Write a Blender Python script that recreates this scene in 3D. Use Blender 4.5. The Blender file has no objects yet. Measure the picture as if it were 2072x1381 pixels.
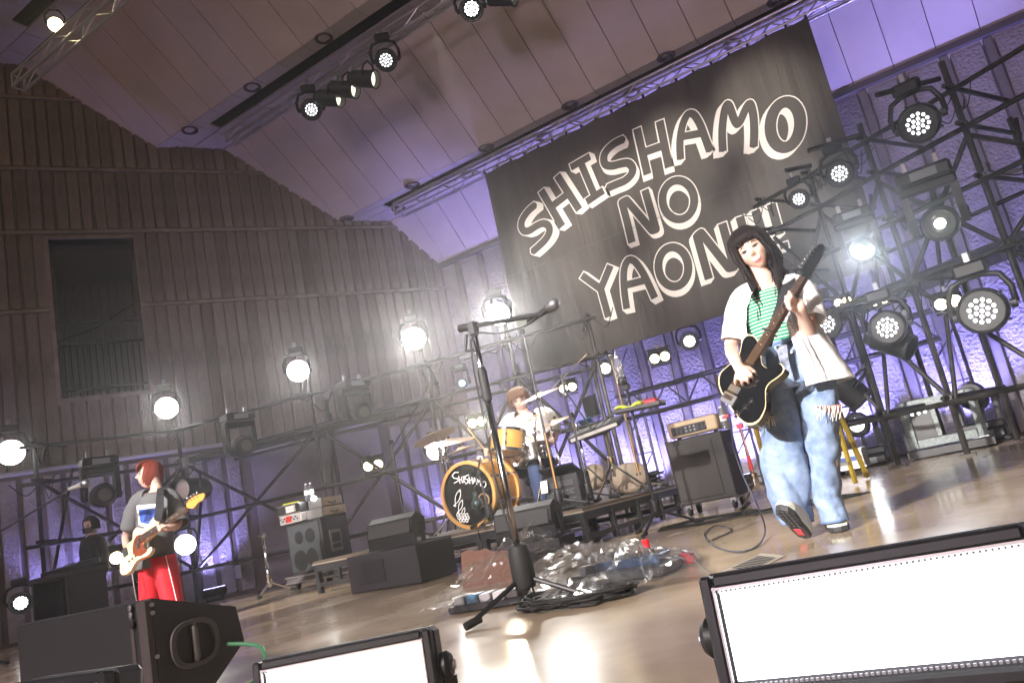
import bpy, bmesh, math, random
from mathutils import Vector as V, Matrix as M, Euler
from mathutils.geometry import delaunay_2d_cdt
from mathutils import noise as NZ
random.seed(7)
sc = bpy.context.scene
col = sc.collection
PI = math.pi
# ------------------------------------------------------------ camera
CAM = V((0, 0, 0.45)); FPX = 1558.75
RT = M(((0.81991546, -0.28156613, -0.49845677), (0.53478642, 0.06597292, 0.84240789), (-0.20430889, -0.95727117, 0.20466996)))
RGT, DWN, FWD = RT.col[0].copy(), RT.col[1].copy(), RT.col[2].copy()
cd = bpy.data.cameras.new('camera'); cam = bpy.data.objects.new('camera', cd); col.objects.link(cam)
cd.sensor_width = 36; cd.lens = FPX / 2072 * 36; cd.clip_start = .05; cd.clip_end = 400
cm = M((RGT, -DWN, -FWD)).transposed().to_4x4(); cm.translation = CAM
cam.matrix_world = cm; sc.camera = cam
# ------------------------------------------------------------ sky: night
w = bpy.data.worlds.new('World'); sc.world = w; w.use_nodes = True
nt = w.node_tree; bg = nt.nodes['Background']; sky = nt.nodes.new('ShaderNodeTexSky')
sky.sky_type = 'NISHITA'; sky.sun_disc = False; sky.sun_elevation = math.radians(3); sky.sun_rotation = math.radians(160)
nt.links.new(sky.outputs[0], bg.inputs[0]); bg.inputs[1].default_value = 0.022
sl = bpy.data.lights.new('sun', 'SUN'); sl.energy = .05; sl.angle = math.radians(2); sl.color = (1, .92, .85)
so = bpy.data.objects.new('sun', sl); col.objects.link(so); so.rotation_euler = (math.radians(68), 0, math.radians(-20))
sc.view_settings.view_transform = 'Standard'; sc.view_settings.look = 'None'
sc.view_settings.exposure = 1.25; sc.view_settings.gamma = 1.0; sc.view_settings.use_curve_mapping = False
sc.cycles.max_bounces = 6; sc.cycles.volume_bounces = 0; sc.cycles.transparent_max_bounces = 12
sc.cycles.sample_clamp_indirect = 4; sc.cycles.sample_clamp_direct = 0; sc.cycles.use_denoising = True
sc.cycles.caustics_reflective = False; sc.cycles.caustics_refractive = False
# ------------------------------------------------------------ stage lighting (the venue's own lamps)
def aim(loc, tgt):
    d = (V(tgt) - V(loc)).normalized(); return d.to_track_quat('-Z', 'Y').to_matrix().to_4x4()
def spot(name, loc, tgt, energy, color=(1, 1, 1), ang=40, blend=.5, size=.06):
    l = bpy.data.lights.new(name, 'SPOT'); l.energy = energy; l.color = color; l.spot_size = math.radians(ang); l.spot_blend = blend; l.shadow_soft_size = size
    o = bpy.data.objects.new(name, l); col.objects.link(o); m = aim(loc, tgt); m.translation = V(loc); o.matrix_world = m
    return o
WARM = (1, .86, .68); COOL = (.93, .96, 1); UV = (.34, .31, 1); MAUVE = (.95, .62, .72)
FOH = (1, .95, .89)
spot('front_of_house_spot', (-3.3, -8.2, 4.3), (-.95, 4.1, 1.0), 9000, FOH, 15, .8, .15)
spot('front_of_house_spot', (-4.5, -9, 7), (-6.8, 4.4, 1.1), 9000, FOH, 13, .8, .15)
spot('front_of_house_spot', (-1.0, -6, 6), (-3.6, 7.2, 1.1), 6500, FOH, 15, .8, .15)
spot('front_of_house_wash', (-3.4, -10, 5.6), (-3.6, 6, .6), 1650, (.88, .66, .92), 62, .7, 1.2)
spot('front_of_house_wash', (-2.4, -9, 6.5), (-3.2, 4.6, 0), 2800, (1, .90, .76), 40, .8, .6)
# ------------------------------------------------------------ pixel helpers (photograph coordinates -> points at a real distance)
def ray(px, py): return RGT * (px - 1036) + DWN * (py - 690.5) + FWD * FPX
def at(px, py, Y): r = ray(px, py); return CAM + r * (Y / r.y)
def fl(px, py, z=0): r = ray(px, py); return CAM + r * ((z - CAM.z) / r.z)
def dp(px, py, d): return CAM + ray(px, py) * (d / FPX)
# ------------------------------------------------------------ materials
MATS = {}
def mat(name, c=(.5, .5, .5), rough=.5, metal=0, bump=None, var=None, emit=None, coat=0, trans=0, alpha=1, ior=None, sheen=0, spec=None, vcoord='Object', stretch=None):
    if name in MATS: return MATS[name]
    m = bpy.data.materials.new(name); m.use_nodes = True; t = m.node_tree; b = t.nodes['Principled BSDF']
    b.inputs['Base Color'].default_value = (*c, 1); b.inputs['Roughness'].default_value = rough; b.inputs['Metallic'].default_value = metal
    if coat: b.inputs['Coat Weight'].default_value = coat; b.inputs['Coat Roughness'].default_value = .1
    if trans: b.inputs['Transmission Weight'].default_value = trans
    if ior: b.inputs['IOR'].default_value = ior
    if alpha < 1: b.inputs['Alpha'].default_value = alpha
    if sheen: b.inputs['Sheen Weight'].default_value = sheen
    if spec is not None: b.inputs['Specular IOR Level'].default_value = spec
    if emit: b.inputs['Emission Color'].default_value = (*emit[0], 1); b.inputs['Emission Strength'].default_value = emit[1]
    if bump or var:
        tc = t.nodes.new('ShaderNodeTexCoord'); src = tc.outputs[vcoord]
        if stretch:
            mp = t.nodes.new('ShaderNodeMapping'); mp.inputs['Scale'].default_value = stretch; t.links.new(src, mp.inputs[0]); src = mp.outputs[0]
    if bump:
        n = t.nodes.new('ShaderNodeTexNoise'); n.inputs['Scale'].default_value = bump[0]; n.inputs['Detail'].default_value = 5
        t.links.new(src, n.inputs['Vector'])
        bn = t.nodes.new('ShaderNodeBump'); bn.inputs['Strength'].default_value = bump[1]; bn.inputs['Distance'].default_value = bump[2] if len(bump) > 2 else .02
        t.links.new(n.outputs['Fac'], bn.inputs['Height']); t.links.new(bn.outputs[0], b.inputs['Normal'])
    if var:
        n2 = t.nodes.new('ShaderNodeTexNoise'); n2.inputs['Scale'].default_value = var[0]; n2.inputs['Detail'].default_value = 6; n2.inputs['Roughness'].default_value = .62
        t.links.new(src, n2.inputs['Vector'])
        rp = t.nodes.new('ShaderNodeValToRGB'); k = var[1]; rp.color_ramp.elements[0].position = .3; rp.color_ramp.elements[1].position = .7
        c2 = var[2] if len(var) > 2 else tuple(x * (1 + k) for x in c)
        rp.color_ramp.elements[0].color = (*[x * (1 - k) for x in c], 1); rp.color_ramp.elements[1].color = (*[min(1, x) for x in c2], 1)
        t.links.new(n2.outputs['Fac'], rp.inputs[0]); t.links.new(rp.outputs[0], b.inputs['Base Color'])
        if len(var) > 3:
            mr = t.nodes.new('ShaderNodeMapRange'); mr.inputs['To Min'].default_value = rough - var[3]; mr.inputs['To Max'].default_value = rough + var[3]
            t.links.new(n2.outputs['Fac'], mr.inputs[0]); t.links.new(mr.outputs[0], b.inputs['Roughness'])
    MATS[name] = m; return m
def nodes(m): return m.node_tree, m.node_tree.nodes['Principled BSDF']
# ------------------------------------------------------------ mesh builder
def frame(axis, up=V((0, 0, 1))):
    a = V(axis).normalized()
    if abs(a.dot(up)) > .98: up = V((0, 1, 0)) if abs(a.y) < .9 else V((1, 0, 0))
    x = up.cross(a).normalized(); y = a.cross(x); return x, y, a
class MB:
    def __init__(s): s.v = []; s.f = []; s.m = []; s.mi = 0
    def add(s, vs, fs):
        o = len(s.v); s.v += [V(x) for x in vs]
        for f in fs: s.f.append([i + o for i in f]); s.m.append(s.mi)
        return s
    def box(s, c, size, mx=None, bev=0):
        x, y, z = [k / 2 for k in size]
        if bev:
            b = bev; vs = []
            for sx in (-1, 1):
                for sy in (-1, 1):
                    for sz in (-1, 1):
                        vs += [(sx * x, sy * (y - b), sz * (z - b)), (sx * (x - b), sy * y, sz * (z - b)), (sx * (x - b), sy * (y - b), sz * z)]
            bm = bmesh.new(); [bm.verts.new(q) for q in vs]
            r = bmesh.ops.convex_hull(bm, input=bm.verts); bm.verts.index_update()
            bmesh.ops.recalc_face_normals(bm, faces=bm.faces)
            vs = [q.co.copy() for q in bm.verts]; fs = [[q.index for q in f.verts] for f in bm.faces]; bm.free()
        else:
            vs = [(a * x, b * y, d * z) for a in (-1, 1) for b in (-1, 1) for d in (-1, 1)]
            fs = [(0, 1, 3, 2), (4, 6, 7, 5), (0, 4, 5, 1), (2, 3, 7, 6), (0, 2, 6, 4), (1, 5, 7, 3)]
        if mx is not None: vs = [mx @ V(q) for q in vs]
        c = V(c); return s.add([V(q) + c for q in vs], fs)
    def hexa(s, b4, t4):
        return s.add(list(b4) + list(t4), [(3, 2, 1, 0), (4, 5, 6, 7), (0, 1, 5, 4), (1, 2, 6, 5), (2, 3, 7, 6), (3, 0, 4, 7)])
    def rings(s, rs, cap=True, closed=False):
        n = len(rs[0]); vs = [p for r in rs for p in r]; fs = []
        k = len(rs)
        for i in range(k if closed else k - 1):
            a = i * n; b = ((i + 1) % k) * n
            for j in range(n): fs.append((a + j, a + (j + 1) % n, b + (j + 1) % n, b + j))
        if cap and not closed: fs.append(tuple(range(n - 1, -1, -1))); fs.append(tuple(range((k - 1) * n, k * n)))
        return s.add(vs, fs)
    def tube(s, pts, r, n=8, cap=True, closed=False):
        pts = [V(p) for p in pts]; rs = []; k = len(pts); px = None
        for i, p in enumerate(pts):
            t = (pts[(i + 1) % k] - pts[i - 1]) if closed else (pts[min(i + 1, k - 1)] - pts[max(i - 1, 0)])
            if t.length < 1e-9: t = V((0, 0, 1))
            t.normalize()
            if px is None: x, y, _ = frame(t)
            else:
                x = px - t * px.dot(t)
                x = x.normalized() if x.length > 1e-6 else frame(t)[0]
                y = t.cross(x)
            px = x; rr = r[i] if isinstance(r, (list, tuple)) else r
            rs.append([p + (x * math.cos(2 * PI * j / n) + y * math.sin(2 * PI * j / n)) * rr for j in range(n)])
        return s.rings(rs, cap, closed)
    def lathe(s, prof, o=(0, 0, 0), axis=(0, 0, 1), n=24, cap=True):
        x, y, a = frame(axis); o = V(o)
        return s.rings([[o + a * h + (x * math.cos(2 * PI * j / n) + y * math.sin(2 * PI * j / n)) * max(r, 1e-4) for j in range(n)] for r, h in prof], cap)
    def prism(s, poly, o, ax, ay, depth):
        o = V(o); ax = V(ax); ay = V(ay); nz = ax.cross(ay).normalized()
        a = [o + ax * p[0] + ay * p[1] for p in poly]; b = [p + nz * depth for p in a]; n = len(poly)
        return s.add(a + b, [tuple(range(n - 1, -1, -1)), tuple(range(n, 2 * n))] + [(i, (i + 1) % n, n + (i + 1) % n, n + i) for i in range(n)])
    def sph(s, c, r, n=12, m=8, mx=None):
        c = V(c); rx, ry, rz = (r, r, r) if not isinstance(r, (tuple, list)) else r; rs = []
        for i in range(m + 1):
            t = PI * i / m; q = max(math.sin(t), .01)
            ring = [V((rx * q * math.cos(2 * PI * j / n), ry * q * math.sin(2 * PI * j / n), -rz * math.cos(t))) for j in range(n)]
            rs.append([c + (mx @ p if mx is not None else p) for p in ring])
        return s.rings(rs)
    def xform(s, mx): s.v = [mx @ p for p in s.v]; return s
    def build(s, name, m, parent=None, smooth=False, autos=None):
        me = bpy.data.meshes.new(name); off = V((0, 0, 0))
        if parent is None and s.v:
            lo = [min(p[i] for p in s.v) for i in range(3)]; hi = [max(p[i] for p in s.v) for i in range(3)]
            off = V(((lo[0] + hi[0]) / 2, (lo[1] + hi[1]) / 2, lo[2]))
        me.from_pydata([p - off for p in s.v], [], s.f)
        ms = m if isinstance(m, (list, tuple)) else [m]
        for x in ms: me.materials.append(x)
        if len(ms) > 1: me.polygons.foreach_set('material_index', s.m)
        if smooth or autos: me.polygons.foreach_set('use_smooth', [True] * len(me.polygons))
        me.update()
        bm = bmesh.new(); bm.from_mesh(me); bmesh.ops.recalc_face_normals(bm, faces=bm.faces)
        if autos:
            a = math.radians(autos)
            for e in bm.edges:
                if len(e.link_faces) == 2 and e.calc_face_angle(0) > a: e.smooth = False
        bm.to_mesh(me); bm.free()
        o = bpy.data.objects.new(name, me); col.objects.link(o)
        if parent is None: o.location = off
        else: put(o, parent)
        return o
def put(o, parent):
    o.parent = parent
    if parent.type == 'EMPTY' and parent.parent is None: o.matrix_parent_inverse = parent.matrix_basis.inverted()
def tag(o, label, cat, group=None):
    o['label'] = label; o['category'] = cat
    if group: o['group'] = group
    return o
def thing(name, label, cat, loc=(0, 0, 0), group=None):
    o = bpy.data.objects.new(name, None); col.objects.link(o); o.location = V(loc); o.empty_display_size = .1
    return tag(o, label, cat, group)
def copy_tree(o, parent=None):
    c = o.copy(); col.objects.link(c); c.parent = parent
    for ch in list(o.children): copy_tree(ch, c)
    return c
def place(root, mx, label=None):
    root.matrix_basis = mx
    if label: root['label'] = label
    return root
def look(loc, d, up=V((0, 0, 1))):
    """matrix whose local -Y looks along d, local Z near up"""
    y = -V(d).normalized(); x = y.cross(V(up)).normalized(); z = x.cross(y)
    m = M((x, y, z)).transposed().to_4x4(); m.translation = V(loc); return m
def crom(P, k=6, closed=False):
    P = [V(p) for p in P]; n = len(P); out = []
    for i in range(n if closed else n - 1):
        a, b, c, d = (P[(i - 1) % n], P[i], P[(i + 1) % n], P[(i + 2) % n]) if closed else (P[max(i - 1, 0)], P[i], P[i + 1], P[min(i + 2, n - 1)])
        for j in range(k):
            t = j / k; out.append(.5 * ((2 * b) + (c - a) * t + (2 * a - 5 * b + 4 * c - d) * t * t + (3 * b - a - 3 * c + d) * t ** 3))
    if not closed: out.append(P[-1])
    return out
# ============================================================ THE SETTING
# floor: polished, worn tan boards of the stage
fm = mat('stage_floor', (.47, .35, .225), .2, var=(1.6, .20, (.58, .46, .32)), bump=(9, .05, .01), spec=.6)
t, b = nodes(fm)
tc = t.nodes.new('ShaderNodeTexCoord'); wv = t.nodes.new('ShaderNodeTexNoise'); wv.inputs['Scale'].default_value = 1.3; wv.inputs['Detail'].default_value = 5; wv.inputs['Roughness'].default_value = .6
mp = t.nodes.new('ShaderNodeMapping'); mp.inputs['Scale'].default_value = (1, .35, 1); t.links.new(tc.outputs['Object'], mp.inputs[0]); t.links.new(mp.outputs[0], wv.inputs['Vector'])
mr = t.nodes.new('ShaderNodeMapRange'); mr.inputs['From Min'].default_value = .3; mr.inputs['From Max'].default_value = .7; mr.inputs['To Min'].default_value = .09; mr.inputs['To Max'].default_value = .28
t.links.new(wv.outputs['Fac'], mr.inputs[0]); t.links.new(mr.outputs[0], b.inputs['Roughness'])
fo = MB().box((-3.3, 6.55, -.06), (26, 11.7, .12)).build('stage_floor', fm); fo['kind'] = 'structure'
g = MB(); g.add([(-50, -48, -1.0), (44, -48, -1.0), (44, 46, -1.0), (-50, 46, -1.0)], [(0, 1, 2, 3)])
gr = g.build('ground', mat('pit_ground', (.06, .058, .055), .8, var=(3, .3))); gr['kind'] = 'structure'
MB().box((-3.3, .74, -.53), (26, .06, .92)).build('stage_front', mat('stage_front', (.03, .03, .032), .7), fo)
jt = mat('floor_joint', (.16, .12, .085), .5); tpm = mat('floor_tape', (.62, .52, .38), .5)
def strip(name, a, b, w_, m, z=.0035):
    a = V(a); b = V(b); d = (b - a).normalized(); n = V((-d.y, d.x, 0)) * w_ / 2; u = V((0, 0, z))
    return MB().add([V((a.x, a.y, 0)) - n + u, V((b.x, b.y, 0)) - n + u, V((b.x, b.y, 0)) + n + u, V((a.x, a.y, 0)) + n + u], [(0, 1, 2, 3)]).build(name, m, fo)
for x in (-8.1, -6.3, -4.5, -2.7, -.9, .9): strip('board_joint', (x, .8), (x, 12), .006, jt)
for y in (2.6, 4.4, 6.2, 8.0, 9.8): strip('board_joint', (-14, y), (6, y), .006, jt, .0030)
strip('floor_tape', fl(1455, 1178), fl(1725, 1012), .012, tpm, .0045); strip('floor_tape', fl(1490, 1180), fl(1745, 1018), .012, tpm, .0045)
for a_, b_ in (((1120, 1330), (1150, 1318)), ((930, 1330), (960, 1345)), ((700, 1290), (730, 1276)), ((1300, 1240), (1330, 1246)), ((1880, 1040), (1905, 1030))): strip('tape_mark', fl(*a_), fl(*b_), .022, tpm, .0050)
# ---- band shell geometry
S30 = math.tan(math.radians(30.28)); DW = V((math.sin(math.radians(30.28)), math.cos(math.radians(30.28)), 0)); CORN = V((-8.33, 12, 0)); NW = V((DW.y, -DW.x, 0))   # NW points into the stage
def wl(s, z, out=0): return CORN - DW * s + NW * out + V((0, 0, z))
conc = mat('ribbed_concrete', (.20, .162, .15), .85, bump=(55, .9, .03), var=(3.2, .42, (.29, .24, .225)), stretch=(1, 1, .3))
def vary(m, k):
    t, b = nodes(m); oi = t.nodes.new('ShaderNodeObjectInfo'); mr_ = t.nodes.new('ShaderNodeMapRange'); mr_.inputs['To Min'].default_value = 1 - k; mr_.inputs['To Max'].default_value = 1 + k; t.links.new(oi.outputs['Random'], mr_.inputs[0])
    hv = t.nodes.new('ShaderNodeHueSaturation'); t.links.new(mr_.outputs[0], hv.inputs['Value']); l = b.inputs['Base Color'].links
    if l: t.links.new(l[0].from_socket, hv.inputs['Color'])
    else: hv.inputs['Color'].default_value = b.inputs['Base Color'].default_value
    t.links.new(hv.outputs[0], b.inputs['Base Color'])
vary(conc, .22)
concd = mat('concrete_joint', (.15, .12, .115), .9, bump=(30, .4, .02))
ledge = mat('concrete_ledge', (.25, .205, .19), .8, bump=(30, .3, .01), var=(5, .3))
side = thing('side_wall', 'ribbed brown concrete side wall of the band shell with a dark balcony opening', 'wall', wl(3.7, 0))
bk = MB()
def wquad(s0, s1, z0, z1, o0, o1):
    bk.hexa([wl(s0, z0, o0), wl(s1, z0, o0), wl(s1, z0, o1), wl(s0, z0, o1)], [wl(s0, z1, o0), wl(s1, z1, o0), wl(s1, z1, o1), wl(s0, z1, o1)])
wquad(-.2, 5.43, 0, 11, -.5, 0); wquad(6.65, 11, 0, 11, -.5, 0); wquad(5.43, 6.65, 0, 3.39, -.5, 0); wquad(5.43, 6.65, 6.0, 11, -.5, 0)
bk.build('backing', concd, side)
# balcony recess
rc = MB(); dk = mat('recess_concrete', (.22, .20, .22), .9, bump=(35, .4, .02))
for a in ((5.3, 6.8, 3.2, 3.39, -2, -.5), (5.3, 6.8, 6.0, 6.2, -2, -.5), (5.3, 6.8, 3.2, 6.2, -2.1, -2), (5.25, 5.43, 3.3, 6.1, -2, -.5), (6.65, 6.8, 3.3, 6.1, -2, -.5)):
    s0, s1, z0, z1, o0, o1 = a; rc.hexa([wl(s0, z0, o0), wl(s1, z0, o0), wl(s1, z0, o1), wl(s0, z0, o1)], [wl(s0, z1, o0), wl(s1, z1, o0), wl(s1, z1, o1), wl(s0, z1, o1)])
rc.build('balcony_recess', dk, side)
pm = {}
def rib(s, w, z0, z1, parent, m, pr=.045, ch=.014, name='rib_panel'):
    key = (round(w, 3), round(z1 - z0, 2), pr, m.name)
    if key not in pm:
        h = z1 - z0; q = MB(); a = [V((-w / 2, 0, 0)), V((w / 2, 0, 0)), V((w / 2, 0, h)), V((-w / 2, 0, h))]
        c = [V((-w / 2 + ch, -pr, ch)), V((w / 2 - ch, -pr, ch)), V((w / 2 - ch, -pr, h - ch)), V((-w / 2 + ch, -pr, h - ch))]
        q.add(a + c, [(4, 5, 6, 7), (0, 1, 5, 4), (1, 2, 6, 5), (2, 3, 7, 6), (3, 0, 4, 7)])
        pm[key] = q.build(name, m, parent).data; o = bpy.data.objects[-1] if False else [k for k in col.objects if k.data == pm[key]][0]
    else:
        o = bpy.data.objects.new(name, pm[key]); col.objects.link(o); put(o, parent)
    return o
BX = M((DW, -NW, V((0, 0, 1)))).transposed().to_4x4()
zb = [2.36, 4.82, 6.12, 7.22, 8.5, 9.8]
W = .18
for bi in range(5):
    z0, z1 = zb[bi] + .03, zb[bi + 1] - .03; s = .12; k = 0
    while s < 7.7:
        w = W * (.945 if k % 3 else .86); cz0, cz1 = z0, z1
        top = 5.23 + s * 1.07 + .6
        ok = z0 < top
        if 5.36 < s < 6.72 and bi in (0, 1):
            if bi == 0: cz1 = 3.36
            else: ok = False
        if ok:
            o = rib(s, round(w, 2), cz0, cz1, side, conc, .05 if k % 2 else .04); mx = BX.copy(); mx.translation = wl(s + random.uniform(-.006, .006), cz0, random.uniform(-.012, .002)); o.matrix_basis = mx
        s += W; k += 1
for zz in zb[:5]:
    q = MB(); tp = (zz - 5.23) / 1.07 - 1.0
    for a, c in ((max(tp, 0) , 5.40), (6.68, 8)) if 3.4 < zz < 6.0 else ((max(tp, 0), 8),):
        if c - a < .3: continue
        q.hexa([wl(a, zz - .028, 0), wl(c, zz - .028, 0), wl(c, zz - .028, .06), wl(a, zz - .028, .06)], [wl(a, zz + .028, 0), wl(c, zz + .028, 0), wl(c, zz + .02, .055), wl(a, zz + .02, .055)])
    q.build('joint_ledge', ledge, side)
lt = ledge
for a, c, z0, z1 in ((5.36, 5.43, 3.36, 6.03), (6.65, 6.71, 3.3, 6.03), (5.36, 6.71, 6.0, 6.05), (5.36, 6.71, 3.33, 3.4)):
    MB().hexa([wl(a, z0, -.3), wl(c, z0, -.3), wl(c, z0, .04), wl(a, z0, .04)], [wl(a, z1, -.3), wl(c, z1, -.3), wl(c, z1, .04), wl(a, z1, .04)]).build('opening_trim', lt, side)
rail = mat('dark_rail', (.02, .018, .02), .5)
for zz, r in ((4.72, .03), (4.36, .022), (3.62, .022)):
    MB().tube([wl(5.44, zz, -.42), wl(6.64, zz, -.42)], r).build('balcony_rail', rail, side)
MB().tube([wl(6.66, 4.30, .02), wl(6.1, 4.55, -.2), wl(5.38, 4.95, .03)], .008, 6).build('slack_cable', rail, side)
for k in range(13):
    s = 5.5 + k * .09; MB().tube([wl(s, 3.4, -.42), wl(s, 4.36, -.42)], .009, 6).build('baluster', rail, side)
for k in range(9):
    o = rib(5.5 + k * .14, .12, 3.42, 5.95, side, dk, .03); mx = BX.copy(); mx.translation = wl(5.5 + k * .14, 3.42, -1.99); o.matrix_basis = mx
# lower part of the side wall: rough panels, a smooth grey sliding door
low = mat('rough_concrete', (.36, .33, .34), .85, bump=(26, 1.0, .05), var=(4, .25))
s = .14
while s < 8:
    if s < 1.75 or s > 4.2:
        o = rib(s, .21, .04, 2.28, side, low, .05, .02); mx = BX.copy(); mx.translation = wl(s, .04, .001); o.matrix_basis = mx
    s += .28
door = mat('grey_door', (.27, .26, .29), .55, var=(3, .15))
for a, c in ((1.86, 2.92), (2.95, 4.06)):
    MB().hexa([wl(a, .02, .0), wl(c, .02, .0), wl(c, .02, .045), wl(a, .02, .045)], [wl(a, 2.27, .0), wl(c, 2.27, .0), wl(c, 2.27, .045), wl(a, 2.27, .045)]).build('sliding_door', door, side)
MB().tube([wl(1.8, 2.36, .09), wl(8, 2.36, .09)], .03, 8).build('conduit', mat('pale_conduit', (.45, .44, .5), .5), side)
# ---- back wall
bw = thing('back_wall', 'rough concrete back wall with flat pilasters, washed in violet light', 'wall', (-3.3, 12, 0))
XL, XR = -8.4, 1.85
MB().box(((XL + XR) / 2, 12.2, 3.2), (XR - XL + 1, .3, 6.4)).build('backing', concd, bw)
bwp = mat('back_rough_concrete', (.34, .32, .35), .85, bump=(22, 1.0, .06), var=(3, .22))
pil = mat('pilaster', (.17, .155, .165), .7, var=(6, .2))
x = -.39 - .54 * 15; k = 0
while x < XR:
    for z0, z1 in ((.02, 3.32), (3.36, 5.22)):
        o = rib(x, .40, z0, z1, bw, bwp, .05, .015); o.matrix_basis = M.Translation((x + .27, 12.05, z0))
        o = rib(x, .12, z0, z1, bw, pil, .09, .01, 'pilaster'); o.matrix_basis = M.Translation((x, 12.05, z0))
    x += .54
MB().box(((XL + XR) / 2, 11.95, 5.27), (XR - XL, .12, .09)).build('cornice', mat('cornice', (.09, .075, .085), .7), bw)
# ---- mirrored side wall (beyond the right edge of the frame)
rw = MB(); DR = V((-DW.x, DW.y, 0)); CR = V((1.85, 12, 0))
rw.hexa([CR, CR - DR * 9, CR - DR * 9 + V((.4, .2, 0)), CR + V((.4, .2, 0))], [CR + V((0, 0, 11)), CR - DR * 9 + V((0, 0, 11)), CR - DR * 9 + V((.4, .2, 11)), CR + V((.4, .2, 11))])
tag(rw.build('side_wall', conc), 'brown concrete side wall at the far right end of the stage', 'wall')
# ---- stage roof: sloping panels stepped by flat strips with a slot
roof = thing('stage_roof', 'stepped white panelled ceiling of the band shell with slots and round downlights', 'roof', (-3.3, 8, 5.2))
rp = mat('ceiling_panel', (.56, .50, .49), .62, var=(1.2, .1), bump=(60, .05, .003))
vary(rp, .05)
rj = mat('ceiling_joint', (.05, .04, .04), .9)
PROF = [(12.1, 5.10), (11.19, 6.24), (10.33, 6.26), (8.70, 7.68), (7.73, 7.67), (6.08, 9.11), (5.15, 9.1), (3.4, 10.6)]
G0 = -8.71 - .55 * 8
def xl(Y): return -8.33 + (Y - 12) * S30
def xr(Y): return 1.85 - (Y - 12) * S30
def panel(x0, x1, Y0, z0, Y1, z1, name='roof_panel'):
    d = V((0, Y1 - Y0, z1 - z0)); n = V((0, -d.z, d.y)).normalized(); n = n if n.z > 0 else -n
    g = .006; e = d.normalized() * g; h = n * .04
    p = [V((x0 + g, Y0, z0)) + e, V((x1 - g, Y0, z0)) + e, V((x1 - g, Y1, z1)) - e, V((x0 + g, Y1, z1)) - e]
    return MB().hexa(p, [q + h for q in p]).build(name, rp, roof)
nx = 0
bkq = MB()
for i in range(len(PROF) - 1):
    (Y0, z0), (Y1, z1) = PROF[i], PROF[i + 1]
    slot = {1: (10.53, 10.75), 3: (8.0, 8.24), 5: (5.5, 5.75)}.get(i)
    d = V((0, Y1 - Y0, z1 - z0)); n = V((0, -d.z, d.y)).normalized(); n = n if n.z > 0 else -n; h = n * .05
    segs = [(Y0, Y1)] if not slot else [(Y0, slot[1]), (slot[0], Y1)]
    for (ya, yb_) in segs:
        za = z0 + (z1 - z0) * (ya - Y0) / (Y1 - Y0); zb_ = z0 + (z1 - z0) * (yb_ - Y0) / (Y1 - Y0)
        for k in range(40):
            xa = G0 + .55 * k; xb = xa + .55; ym = min(ya, yb_)
            if xb < xl(ym) - .3 or xa > xr(ym) + .3 or xa > 5.5: continue
            if slot and xa < xl(8.5) - 3: pass
            panel(xa, xb, ya, za, yb_, zb_)
        bkq.add([V((-16, ya, za)) + h, V((8, ya, za)) + h, V((8, yb_, zb_)) + h, V((-16, yb_, zb_)) + h], [(0, 1, 2, 3)])
    if slot:
        zc = z0; x0 = {1: -8.35, 3: -9.69, 5: -10.8}[i]
        bkq.box((-3, (slot[0] + slot[1]) / 2, zc + .4), (26, .5, .02)); 
        bkq.box((-3, slot[0] - .02, zc + .22), (26, .01, .34)); bkq.box((-3, slot[1] + .02, zc + .22), (26, .01, .34))
        # blind end of the slot at the left
        MB().box(((x0 - 14) / 2, (slot[0] + slot[1]) / 2, zc + .03), (x0 + 14, slot[1] - slot[0], .03)).build('slot_cover', rp, roof)
bkq.build('roof_backing', rj, roof)
dl = mat('downlight_ring', (.10, .06, .06), .35, metal=.4); dli = mat('downlight_reflector', (.35, .3, .32), .25, metal=.6)
def downlight(x, Y, z):
    o = MB().lathe([(.085, 0), (.135, -.012), (.14, 0.0), (.085, .004)], (x, Y, z), n=28, cap=False).build('downlight', dl, roof, autos=40)
    MB().lathe([(.088, .002), (.06, .06), (.02, .07)], (x, Y, z), n=24).build('reflector', dli, o, smooth=True)
for k in range(8):
    downlight(-9.11 + 1.63 * k, 10.36 + .02, 6.255); downlight(-8.27 + 1.63 * k, 10.9, 6.245)
for k in range(7):
    downlight(-9.99 + 1.63 * k, 7.85, 7.67)
# ============================================================ BANNER
BY = 10.55
ban = thing('banner', 'huge black banner with white hand-drawn outline lettering hung behind the drums', 'banner', (-3.4, BY, 2.4))
q = MB(); nx_, nz_ = 90, 30; vs = []; fs = []
for i in range(nx_ + 1):
    for j in range(nz_ + 1):
        u = i / nx_; v = j / nz_; x = -6.08 + 5.40 * u
        y = BY + .012 + (.001 + .002 * (1 - v)) * math.sin(u * 61 + 3 * math.sin(u * 13) + v * 2) + .0012 * math.sin(u * 23 + v * 4)
        vs.append((x, y - .005, 2.39 + 3.54 * v - .012 * math.sin(u * 60) * (v > .99)))
for i in range(nx_):
    for j in range(nz_): a = i * (nz_ + 1) + j; fs.append((a, a + nz_ + 1, a + nz_ + 2, a + 1))
q.add(vs, fs)
bcl = mat('banner_cloth', (.048, .040, .035), .62, bump=(5, .5, .05), var=(2.5, .3), sheen=.25, stretch=(1.6, 1, .16))
q.build('cloth', bcl, ban, smooth=True)
bwh = mat('banner_white', (.82, .81, .77), .6); bbk = mat('banner_letter_black', (.040, .033, .029), .62, sheen=.25)
HEM = mat('banner_seam', (.075, .063, .055), .6)
MB().box((-3.38, BY + .001, 4.06), (5.3, .004, .014)).build('seam', HEM, ban)
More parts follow.
